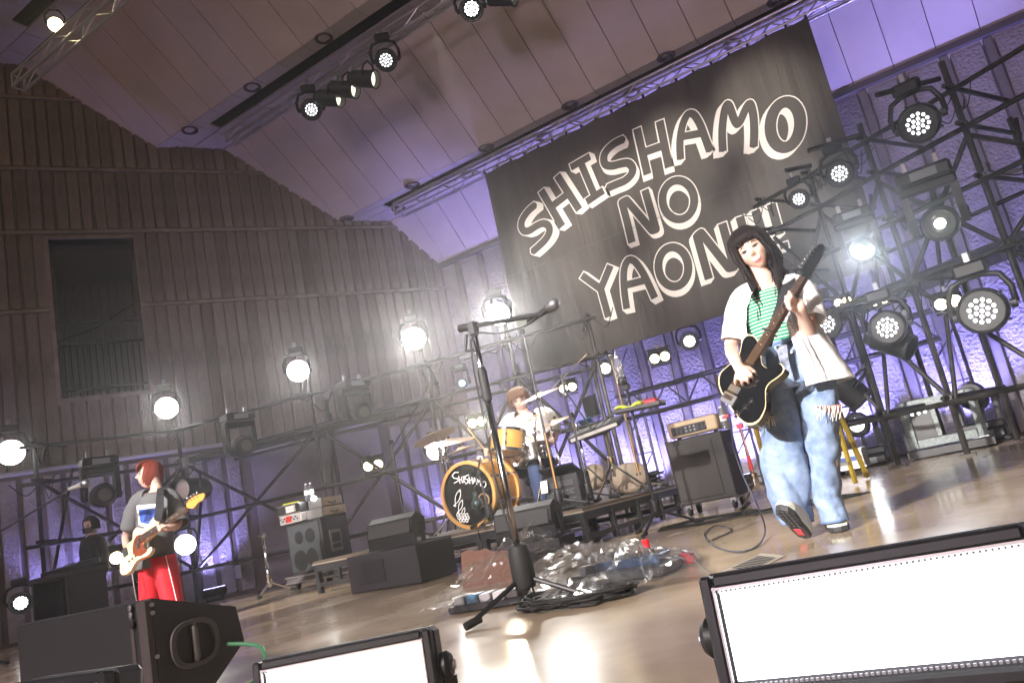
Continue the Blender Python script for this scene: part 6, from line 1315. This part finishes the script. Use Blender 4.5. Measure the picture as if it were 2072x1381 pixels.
slab(gt, 'pickguard', mat('pickguard', (.010, .009, .010), .1, coat=.6), fr, resample([(.10, .03), (.10, -.05), (.02, -.04), (-.02, -.02), (-.03, .05), (.02, .09), (.09, .075)], 3), .0041, .0050)
strp = mat('strap_webbing', (.018, .018, .022), .7, bump=(200, .4, .002)); sp_ = MB(); PT = [((1588, 562), (1610, 556), 4.04), ((1582, 580), (1608, 574), 3.86), ((1569, 620), (1593, 614), 3.80), ((1556, 655), (1578, 650), 3.775), ((1546, 685), (1567, 680), 3.77), ((1540, 702), (1562, 700), 3.78)]
for i in range(len(PT) - 1): (A, B_, d), (C_, D_, e) = PT[i], PT[i + 1]; sp_.add([dp(*A, d), dp(*B_, d), dp(*D_, e), dp(*C_, e)], [(0, 1, 2, 3)])
solid(sp_.build('guitar_strap', strp, gt), .004); MB().box(dp(1557, 672, 3.775), (.06, .008, .07), M((a, p, n)).transposed() @ M.Rotation(1.57, 3, 'Z'), .003).build('strap_end', mat('strap_leather', (.03, .03, .035), .45), gt)
gc = MB().tube(crom([dp(1475, 838, 3.72), dp(1468, 822, 3.70), dp(1478, 850, 3.70), at(1485, 905, 3.95), at(1505, 965, 4.0), at(1532, 1020, 4.0), fl(1548, 1068, .05), fl(1538, 1098, .01), fl(1505, 1115, .008), fl(1468, 1112, .008), fl(1440, 1100, .008), fl(1425, 1080, .008), fl(1450, 1062, .008), fl(1480, 1072, .008), fl(1440, 1092, .008)], 8), .0045, 6).build('guitar_cable', mat('braided_cable', (.03, .035, .06), .6), None, smooth=True); tag(gc, 'dark braided guitar cable curving down to the floor beside the singer', 'cable')
MB().tube([dp(1462, 845, 3.75), dp(1478, 838, 3.72)], .007, 8).build('jack_plug', redg, gt)
# ------------------------------------------------------------ the bass player
BYp = 4.4
def Bp(px, py, o=0): return at(px, py, BYp + o)
bas = thing('person', 'auburn-haired person in a grey T-shirt and red trousers playing a cream bass', 'person', (-6.75, 4.4, 0))
q = MB(); UPX = V((-.06, 0, 1))
limb(q, [Bp(318, 988), Bp(316, 1010), Bp(314, 1060), Bp(315, 1105), Bp(317, 1140)], [.05, .10, .10, .10, .12], 5, 18)
limb(q, [Bp(312, 970), Bp(317, 992)], [.045, .05])
limb(q, [Bp(316, 1003), Bp(283, 1010)], [.05, .05]); limb(q, [Bp(316, 1003), Bp(343, 1004, .02)], [.05, .05])
limb(q, [Bp(283, 1010), Bp(268, 1050, .02), Bp(256, 1082, .0), Bp(256, 1100, -.10), Bp(261, 1112, -.16)], [.050, .046, .040, .036, .028])
limb(q, [Bp(343, 1006, .02), Bp(357, 1040, .02), Bp(358, 1060, -.04), Bp(342, 1066, -.14), Bp(330, 1068, -.19)], [.050, .046, .042, .034, .028])
for hx, hy, o0, fs in ((262, 1116, -.17, [(254, 1124), (260, 1127), (266, 1126), (270, 1120)]), (327, 1067, -.20, [(316, 1058), (318, 1064), (320, 1070), (322, 1074)])):
    q.sph(Bp(hx, hy, o0), (.034, .030, .036), 12, 8)
    for i, (fx, fy) in enumerate(fs): limb(q, [Bp(hx, hy, o0), Bp((hx + fx) / 2, (hy + fy) / 2, o0 - .03), Bp(fx, fy, o0 - .03)], [.012, .011, .009], 4, 8)
    limb(q, [Bp(hx + 3, hy - 3, o0), Bp(hx + 8, hy - 4, o0 - .03)], [.013, .010], 4, 8)
lz = Bp(300, 1140).z
for px, dx in ((302, -.09), (332, .09)):
    h = Bp(px, 1140); limb(q, [h, V((h.x, h.y, .62)), V((h.x + dx * .4, h.y, .10)), V((h.x + dx * .4, h.y - .10, .04))], [.09, .06, .04, .04])
bq = remesh(q, .007, 3); bq.m = [0] * len(bq.f)
hc = Bp(301, 962); hd_, hmx = head_geo(hc, (-RGT * .93 - FWD * .35 + V((0, 0, .12))), V((-.05, 0, 1)), 1.0, eyes=.8); add_mb(bq, hd_); bq.build('body', FACE, bas, smooth=True)
hr = MB(); cap_hair(hr, hmx, .020, lambda a: .055 if abs(((a + PI) % (2 * PI)) - PI) < 1.1 else (-.02 if abs(((a + PI) % (2 * PI)) - PI) < 1.4 else -.10)); rnd = random.Random(8)
for k in range(110):
    a = 1.3 + (2 * PI - 2.6) * k / 109; sx = math.sin(a) * .098; sy = math.cos(a) * .112; L = -.075 + .05 * (rnd.random() - .5) - (.02 if 1.5 < a < 4.7 else 0)
    locks(hr, hmx, [([(sx * .3, sy * .3, .140), (sx * .85, sy * .85, .10), (sx * 1.04, sy * 1.04, .0), (sx * (1.02 + .06 * rnd.random()), sy * 1.02, L * .7), (sx * (.94 + .1 * rnd.random()), sy * (.92 + .2 * rnd.random()), L)], .009)])
for k in range(16):
    u = k / 15 * 2 - 1; locks(hr, hmx, [([(u * .03, .03, .140), (u * .06, .085, .105), (u * .068, .108, .06), (u * .07, .106, .025 + .01 * rnd.random())], .010)])
for k in range(80):
    a = rnd.uniform(1.2, 5.08); e = 1.0 + .22 * rnd.random(); sx = math.sin(a) * .105; sy = math.cos(a) * .118; locks(hr, hmx, [([(sx * .3, sy * .3, .146), (sx * .9, sy * .9, .105), (sx * 1.06, sy * 1.06, rnd.uniform(-.01, .02)), (sx * e, sy * e, rnd.uniform(-.12, -.03))], .0035)], 5)
hr.build('hair', hairred, bas, smooth=True)
tsg = mat('grey_tshirt', (.13, .132, .138), .85, bump=(50, .3, .004)); k = 1 / 213
q = MB(); rs = []
for px, py, w_, d_ in ((317, 996, .085, .08), (315, 1002, .15, .11), (313, 1020, .19, .135), (313, 1060, .185, .14), (313, 1100, .185, .15), (313, 1130, .19, .155), (313, 1146, .195, .16)): rs.append(ering(Bp(px, py), V((.98, .17, 0)), V((-.17, .98, 0)), w_, d_, 30))
q.rings(rs, cap=False); wrinkle(q, .014, 6, (1, 1, .5), 2); solid(q.build('tshirt', tsg, bas, smooth=True))
X0, Y0 = X, Yv
def sleeve2(own, m_, pts, rad, seed):
    P = crom(pts, 4); m = len(rad) - 1; rs = []
    for i, p in enumerate(P):
        u = i / (len(P) - 1) * m; a = min(int(u), m - 1); f = u - a; r = rad[a] * (1 - f) + rad[a + 1] * f; t_ = (P[min(i + 1, len(P) - 1)] - P[max(i - 1, 0)]).normalized(); x, y, _ = frame(t_, V((0, 1, 0))); rs.append(ering(p, x, y, r, r * .9, 20))
    q = MB(); q.rings(rs, cap=False); wrinkle(q, .008, 9, (1, 1, .6), seed); return solid(q.build('tshirt_sleeve', m_, own, smooth=True))
sleeve2(bas, tsg, [Bp(300, 1004), Bp(283, 1012), Bp(270, 1040, .01), Bp(261, 1070, .01)], [.07, .085, .09, .088], 1)
sleeve2(bas, tsg, [Bp(328, 1002), Bp(345, 1008, .02), Bp(357, 1032, .02), Bp(363, 1060, -.01)], [.07, .085, .09, .09], 3)
fy = -.165
def pr(name, m_, pts, o): MB().add([Bp(px, py, o) for px, py in pts], [tuple(range(len(pts)))]).build(name, m_, bas)
pr('shirt_print', prt, [(276, 1022), (318, 1018), (317, 1050), (300, 1068), (281, 1062)], fy); pr('shirt_print', mat('print_blue', (.05, .12, .50), .7), [(280, 1030), (315, 1028), (314, 1049), (299, 1060), (284, 1056)], fy - .006); pr('shirt_print', mat('print_navy', (.02, .04, .18), .7), [(290, 1056), (297, 1032), (303, 1030), (309, 1050)], fy - .009)
redt = mat('red_trousers', (.62, .012, .025), .75, bump=(60, .2, .003))
for px, sx in ((302, -1), (331, 1)):
    h = Bp(px + sx * -3, 1125); rs = [ering(V((h.x + sx * .014 * i, h.y + .0, h.z - (h.z - .06) * i / 8)), V((1, 0, 0)), V((0, 1, 0)), .105 - .004 * i, .12 - .004 * i, 28) for i in range(9)]; q = MB(); q.rings(rs, cap=False); wrinkle(q, .008, 7, (1, 1, .5), sx + 2); solid(q.build('trouser_leg', redt, bas, smooth=True))
    MB().tube([V((h.x + sx * .101, h.y - .03, h.z)), V((h.x + sx * .22, h.y - .03, .1))], .004, 6).build('side_stripe', prt, bas); MB().sph(V((h.x + sx * .16, h.y - .06, .045)), (.05, .13, .045), 14, 8).build('shoe', cream, bas, smooth=True)
MB().sph(Bp(317, 1138), (.15, .13, .13), 20, 12).build('trouser_seat', redt, bas, smooth=True)
# bass guitar
BO = (252 + 0, 1122); BDp = at(300, 1090, BYp - .24); bdep = (BDp - CAM).dot(FWD); BO = (283, 1098); ba2 = (97, -65); bcf = .86
fr = guitar_frame(dp(*BO, bdep), ba2, bcf); bg_ = thing('bass_guitar', 'cream electric bass with a tortoiseshell guard held by the bass player', 'bass guitar', dp(*BO, bdep))
TB = [(455, 582), (425, 560), (385, 586), (352, 640), (318, 660), (262, 655), (236, 692), (246, 740), (215, 770), (188, 820), (180, 870), (186, 932), (204, 972), (240, 981), (288, 950), (320, 885), (365, 858), (420, 832), (441, 792), (422, 776), (396, 800), (366, 790), (356, 752), (385, 722), (430, 680), (452, 630)]
uv = resample(outline_uv(BO, ba2, bcf, TB, (200, 900, 3.836), bdep), 3); crmb = mat('cream_paint', (.74, .63, .38), .2, coat=.6)
slab(bg_, 'bass_body', crmb, fr, uv, -.04, .002)
tort = mat('tortoiseshell', (.16, .025, .012), .2, coat=.6, var=(40, .5, (.30, .06, .02))); TP = [(330, 700), (275, 715), (262, 770), (275, 830), (300, 845), (350, 845), (400, 810), (375, 790), (350, 760), (380, 715)]
slab(bg_, 'pickguard', tort, fr, resample(outline_uv(BO, ba2, bcf, TP, (200, 900, 3.836), bdep), 2), .0022, .0045)
uN = outline_uv(BO, ba2, bcf, [(668, 478)], (200, 900, 3.836), bdep)[0]; un = uN[0]
fretted(bg_, (fr[0] + fr[2] * uN[1] * .5, fr[1], fr[2], fr[3]), .03, un, .03, .020, rw_, 20, 4, -.15)
TH = [(668, 455), (690, 430), (740, 400), (800, 378), (816, 392), (806, 425), (770, 445), (740, 488), (700, 490), (680, 488)]
slab(bg_, 'headstock', mat('amber_maple', (.72, .30, .05), .3, coat=.5), fr, resample(outline_uv(BO, ba2, bcf, TH, (200, 900, 3.836), bdep), 2), -.012, .004); o, a, p, n = fr
for i in range(4): c = o + a * (un + .035 + .032 * i) - p * (.020 - .004 * i) + p * uN[1]; MB().lathe([(.009, .004), (.007, .014)], c, n, 10).build('tuning_post', chrome, bg_); MB().sph(c - p * .045, (.014, .012, .014), 8, 6).build('tuning_key', chrome, bg_, smooth=True)
for u in (-.02, .0): MB().box(o + a * u + p * (.02 if u else -.02) + n * .008, (.028, .055, .01), M((a, p, n)).transposed(), .003).build('pickup', blk2, bg_)
MB().box(o - a * .15 + n * .006, (.05, .08, .012), M((a, p, n)).transposed(), .003).build('bridge', chrome, bg_)
for i in range(3): MB().lathe([(.012, 0), (.011, .016)], o + a * (-.06 - .035 * i) + p * (.10 + .004 * i) + n * .002, n, 12).build('knob', chrome, bg_)
sp_ = MB(); PT = [((318, 988), (331, 985), BYp - .02), ((317, 1000), (331, 1000), BYp - .165), ((314, 1030), (330, 1030), BYp - .19), ((312, 1050), (328, 1050), BYp - .2), ((316, 1054), (326, 1054), BYp - .22)]
for i in range(len(PT) - 1): (A, B_, d), (C_, D_, e) = PT[i], PT[i + 1]; sp_.add([at(*A, d), at(*B_, d), at(*D_, e), at(*C_, e)], [(0, 1, 2, 3)])
solid(sp_.build('bass_strap', strp, bg_), .004)
tag(MB().tube(crom([Bp(267, 1155, -.2), Bp(272, 1190, -.2), Bp(280, 1240, -.1), V((Bp(290, 1240).x, 4.3, .02)), V((-6.3, 4.6, .008))], 6), .005, 6).build('bass_cable', mat('grey_cable', (.3, .3, .3), .5), None, smooth=True), 'pale cable hanging from the cream bass past the red trousers', 'cable')
# ------------------------------------------------------------ the drummer
DY = 7.0
def Dp(px, py, o=0): return at(px, py, DY + o)
drm = thing('person', 'brown-haired drummer in a white T-shirt sitting behind the drum kit', 'person', (-4.1, 7.1, RZ))
q = MB(); sh_ = Dp(1068, 842)
limb(q, [Dp(1060, 832), Dp(1066, 850, .03), Dp(1080, 890, .06), Dp(1090, 935, .1)], [.05, .11, .11, .13], 5, 18); limb(q, [Dp(1052, 820, -.02), Dp(1062, 842, .02)], [.046, .052])
limb(q, [Dp(1064, 848, .03), Dp(1032, 852, .02)], [.05, .05]); limb(q, [Dp(1064, 848, .03), Dp(1104, 838, .03)], [.05, .05])
limb(q, [Dp(1032, 852, .02), Dp(1016, 895, -.05), Dp(1003, 918, -.15), Dp(992, 916, -.32), Dp(986, 914, -.40)], [.05, .045, .04, .034, .028]); limb(q, [Dp(1104, 838, .03), Dp(1120, 872, -.02), Dp(1120, 890, -.10), Dp(1108, 897, -.25), Dp(1100, 898, -.32)], [.05, .045, .04, .034, .028])
for hx, hy, o0 in ((985, 913, -.42), (1098, 898, -.34)):
    q.sph(Dp(hx, hy, o0), (.036, .034, .036), 12, 8)
    for i in range(4): limb(q, [Dp(hx, hy, o0), Dp(hx - 4, hy - 6 + 4 * i, o0 - .035), Dp(hx + 1, hy - 4 + 4 * i, o0 - .05)], [.012, .011, .009], 3, 8)
    limb(q, [Dp(hx, hy, o0), Dp(hx + 5, hy - 5, o0 - .04)], [.013, .010], 3, 8)
hipz = Dp(1090, 940, .1)
for sx in (-1, 1): kn = V((hipz.x + sx * .22, hipz.y - .42, hipz.z + .0)); limb(q, [hipz + V((sx * .09, 0, -.02)), kn, V((kn.x, kn.y - .04, RZ + .08)), V((kn.x, kn.y - .16, RZ + .05))], [.09, .07, .045, .04])
bq = remesh(q, .008, 3); bq.m = [0] * len(bq.f); hc = Dp(1051, 810, -.04); hd_, hmx = head_geo(hc, (CAM - hc) + V((-.6, 0, -.6)), V((-.12, -.12, 1)), 1.0, female=False, eyes=.7); add_mb(bq, hd_); bq.build('body', FACE, drm, smooth=True)
hr = MB(); cap_hair(hr, hmx, .020, lambda a: .055 if abs(((a + PI) % (2 * PI)) - PI) < .95 else -.04); rnd = random.Random(12)
for k in range(90):
    a = 1.0 + (2 * PI - 2.0) * k / 89; sx = math.sin(a) * .098; sy = math.cos(a) * .112; L = -.055 + .06 * (rnd.random() - .5)
    locks(hr, hmx, [([(sx * .3, sy * .3, .142), (sx * .9, sy * .9, .10), (sx * 1.08, sy * 1.06, .02), (sx * (1.05 + .1 * rnd.random()), sy * (1.0 + .12 * rnd.random()), L)], .010)])
for k in range(18):
    u = k / 17 * 2 - 1; locks(hr, hmx, [([(u * .03, .03, .143), (u * .065, .085, .115), (u * .082, .112, .06), (u * .085, .108, .015 + .02 * rnd.random() if abs(u) > .3 else .045)], .011)])
for k in range(70):
    a = rnd.uniform(.8, 5.48); e = 1.0 + .22 * rnd.random(); sx = math.sin(a) * .105; sy = math.cos(a) * .118; locks(hr, hmx, [([(sx * .3, sy * .3, .148), (sx * .9, sy * .9, .11), (sx * 1.1, sy * 1.08, rnd.uniform(0, .04)), (sx * e * 1.05, sy * e, rnd.uniform(-.10, -.02))], .0035)], 5)
hr.build('hair', hairbr, drm, smooth=True)
wts = mat('white_tshirt', (.80, .79, .78), .8, bump=(50, .3, .004)); q = MB(); rs = []
for px, py, o, w_, d_ in ((1063, 838, .02, .085, .08), (1065, 844, .02, .15, .11), (1069, 862, .04, .185, .135), (1077, 890, .06, .175, .14), (1085, 920, .08, .18, .15), (1090, 945, .1, .19, .16)): rs.append(ering(Dp(px, py, o), V((.985, .1, 0)), V((-.1, .985, 0)), w_, d_, 30))
q.rings(rs, cap=False); wrinkle(q, .014, 6, (1, 1, .5), 7); solid(q.build('tshirt', wts, drm, smooth=True)); sleeve2(drm, wts, [Dp(1048, 846, .02), Dp(1032, 853, .02), Dp(1022, 875, -.02), Dp(1015, 895, -.05)], [.07, .085, .088, .085], 1); sleeve2(drm, wts, [Dp(1085, 840, .02), Dp(1105, 840, .03), Dp(1116, 860, .0), Dp(1120, 876, -.03)], [.07, .085, .088, .085], 2)
MB().box(Dp(1082, 867, -.115), (.035, .004, .035)).build('shirt_badge', blk2, drm)
dj = mat('dark_jeans', (.03, .05, .12), .8)
for sx in (-1, 1): kn = V((hipz.x + sx * .22, hipz.y - .42, hipz.z)); q = MB(); limb(q, [hipz + V((sx * .09, 0, -.02)), kn, V((kn.x, kn.y - .03, RZ + .10))], [.115, .09, .07]); q.build('trouser_leg', dj, drm, smooth=True); MB().sph(V((kn.x, kn.y - .10, RZ + .05)), (.05, .13, .045), 14, 8).build('shoe', blk2, drm, smooth=True)
stl = thing('drum_throne', 'round black stool under the drummer', 'stool', (hipz.x, hipz.y, RZ)); MB().lathe([(.02, -.10), (.17, -.09), (.18, -.05), (.17, -.02), (.01, -.015)], hipz - V((0, 0, .10)), n=24).build('seat', tolex, stl, smooth=True); MB().tube([hipz - V((0, 0, .19)), V((hipz.x, hipz.y, RZ + .1))], .018, 8).build('post', chrome, stl)
for i in range(3): a = 2 * PI * i / 3; MB().tube([V((hipz.x, hipz.y, RZ + .15)), V((hipz.x + .25 * math.cos(a), hipz.y + .25 * math.sin(a), RZ + .012))], .011, 6).build('leg', chrome, stl)
stk = mat('drumstick', (.62, .42, .22), .5)
for a, b, lb in ((Dp(988, 918, -.44), Dp(946, 866, -.52), 'drumstick in the drummer\'s hand on the left, pointing up'), (Dp(1100, 899, -.37), Dp(1062, 880, -.5), 'drumstick over the snare in the drummer\'s other hand')): tag(MB().tube([a + (a - b) * .15, b + (a - b) * .06, b], [.008, .007, .005], 8).build('drumstick', stk), lb, 'drumstick')
# ------------------------------------------------------------ crew member behind a table at the far left
CYp = 5.6
def Cp(px, py, o=0): return at(px, py, CYp + o)
crw = thing('person', 'crew member in black with a face mask sitting in the dark behind the bass player', 'person', (Cp(185, 1100).x, CYp, 0)); q = MB()
c = Cp(184, 1063); b0 = V((c.x, c.y, 0))
limb(q, [c - V((0, 0, .10)), c - V((0, 0, .20)), c - V((0, 0, .45)), c - V((0, 0, .62))], [.05, .11, .11, .13], 4, 14)
for sx in (-1, 1): limb(q, [c + V((sx * .06, 0, -.19)), c + V((sx * .18, .0, -.22)), c + V((sx * .22, -.02, -.46)), c + V((sx * .08, -.22, -.44))], [.05, .05, .042, .03]); limb(q, [c + V((sx * .08, 0, -.60)), c + V((sx * .1, -.35, -.60)), V((c.x + sx * .1, c.y - .36, .06))], [.08, .06, .045])
bq = remesh(q, .012, 3); bq.m = [6 if sum(bq.v[i].z for i in f) / len(f) < c.z - .15 else 0 for f in bq.f]; hd_, hmx = head_geo(c, (.3, -1, -.05), (0, 0, 1)); add_mb(bq, hd_); bq.build('body', FACE + [mat('black_cotton', (.015, .015, .016), .9)], crw, smooth=True)
hr = MB(); cap_hair(hr, hmx, .014, lambda a: .05 if abs(((a + PI) % (2 * PI)) - PI) < .8 else -.05); hr.build('hair', hairblk, crw, smooth=True)
q = MB(); q.rings([ering(hmx @ V((0, .03, z)), hmx.to_3x3() @ V((1, 0, 0)), hmx.to_3x3() @ V((0, 1, 0)), .074 - k_, .095 - k_ * .4, 20) for z, k_ in ((-.015, 0), (-.05, .004), (-.085, .018))], cap=False); q.build('face_mask', blk2, crw, smooth=True)
q = MB(); q.rings([ering(c - V((0, 0, z)), V((1, 0, 0)), V((0, 1, 0)), w_, w_ * .7, 20) for z, w_ in ((.12, .08), (.16, .17), (.3, .21), (.6, .2))], cap=False); wrinkle(q, .01, 7); q.build('black_shirt', mat('black_cotton', (.015, .015, .016), .9), crw, smooth=True)
tb2 = thing('mixing_desk', 'dark equipment table in front of the crew member at the far left', 'table', (c.x + .1, c.y - .5, 0)); tz = max(.4, c.z - .56)
MB().box((c.x + .22, c.y - .45, tz), (.86, .5, .06), bev=.008).build('top', bx_, tb2); MB().box((c.x + .22, c.y - .42, tz + .07), (.7, .35, .08), M.Rotation(.15, 3, 'X'), .01).build('console', blk2, tb2)
for sx in (-.38, .38): MB().box((c.x + .22 + sx, c.y - .45, tz / 2 - .015), (.04, .46, tz - .03)).build('leg', bx_, tb2)
MB().box((c.x + .22, c.y - .25, tz / 2), (.74, .02, tz * .8)).build('modesty_panel', bx_, tb2)
tag(MB().box(wl(4.5, .35, .18), (.34, .05, .2), M.Rotation(-.5, 3, 'Z'), .005).build('wall_vent', mat('pale_plate', (.4, .42, .42), .4, metal=.3)), 'pale box with two dark windows low on the side wall right of the bass player', 'box')
# ============================================================ HAZE
hz = MB().box((-3, -1, 4.9), (100, 100, 13.8))
hzm = bpy.data.materials.new('haze'); hzm.use_nodes = True; t = hzm.node_tree; t.nodes.remove(t.nodes['Principled BSDF'])
pv = t.nodes.new('ShaderNodeVolumePrincipled'); pv.inputs['Density'].default_value = .0072; pv.inputs['Color'].default_value = (.92, .92, .95, 1); pv.inputs['Anisotropy'].default_value = .84
t.links.new(pv.outputs[0], t.nodes['Material Output'].inputs['Volume'])
ho = hz.build('haze', hzm); ho['kind'] = 'stuff'
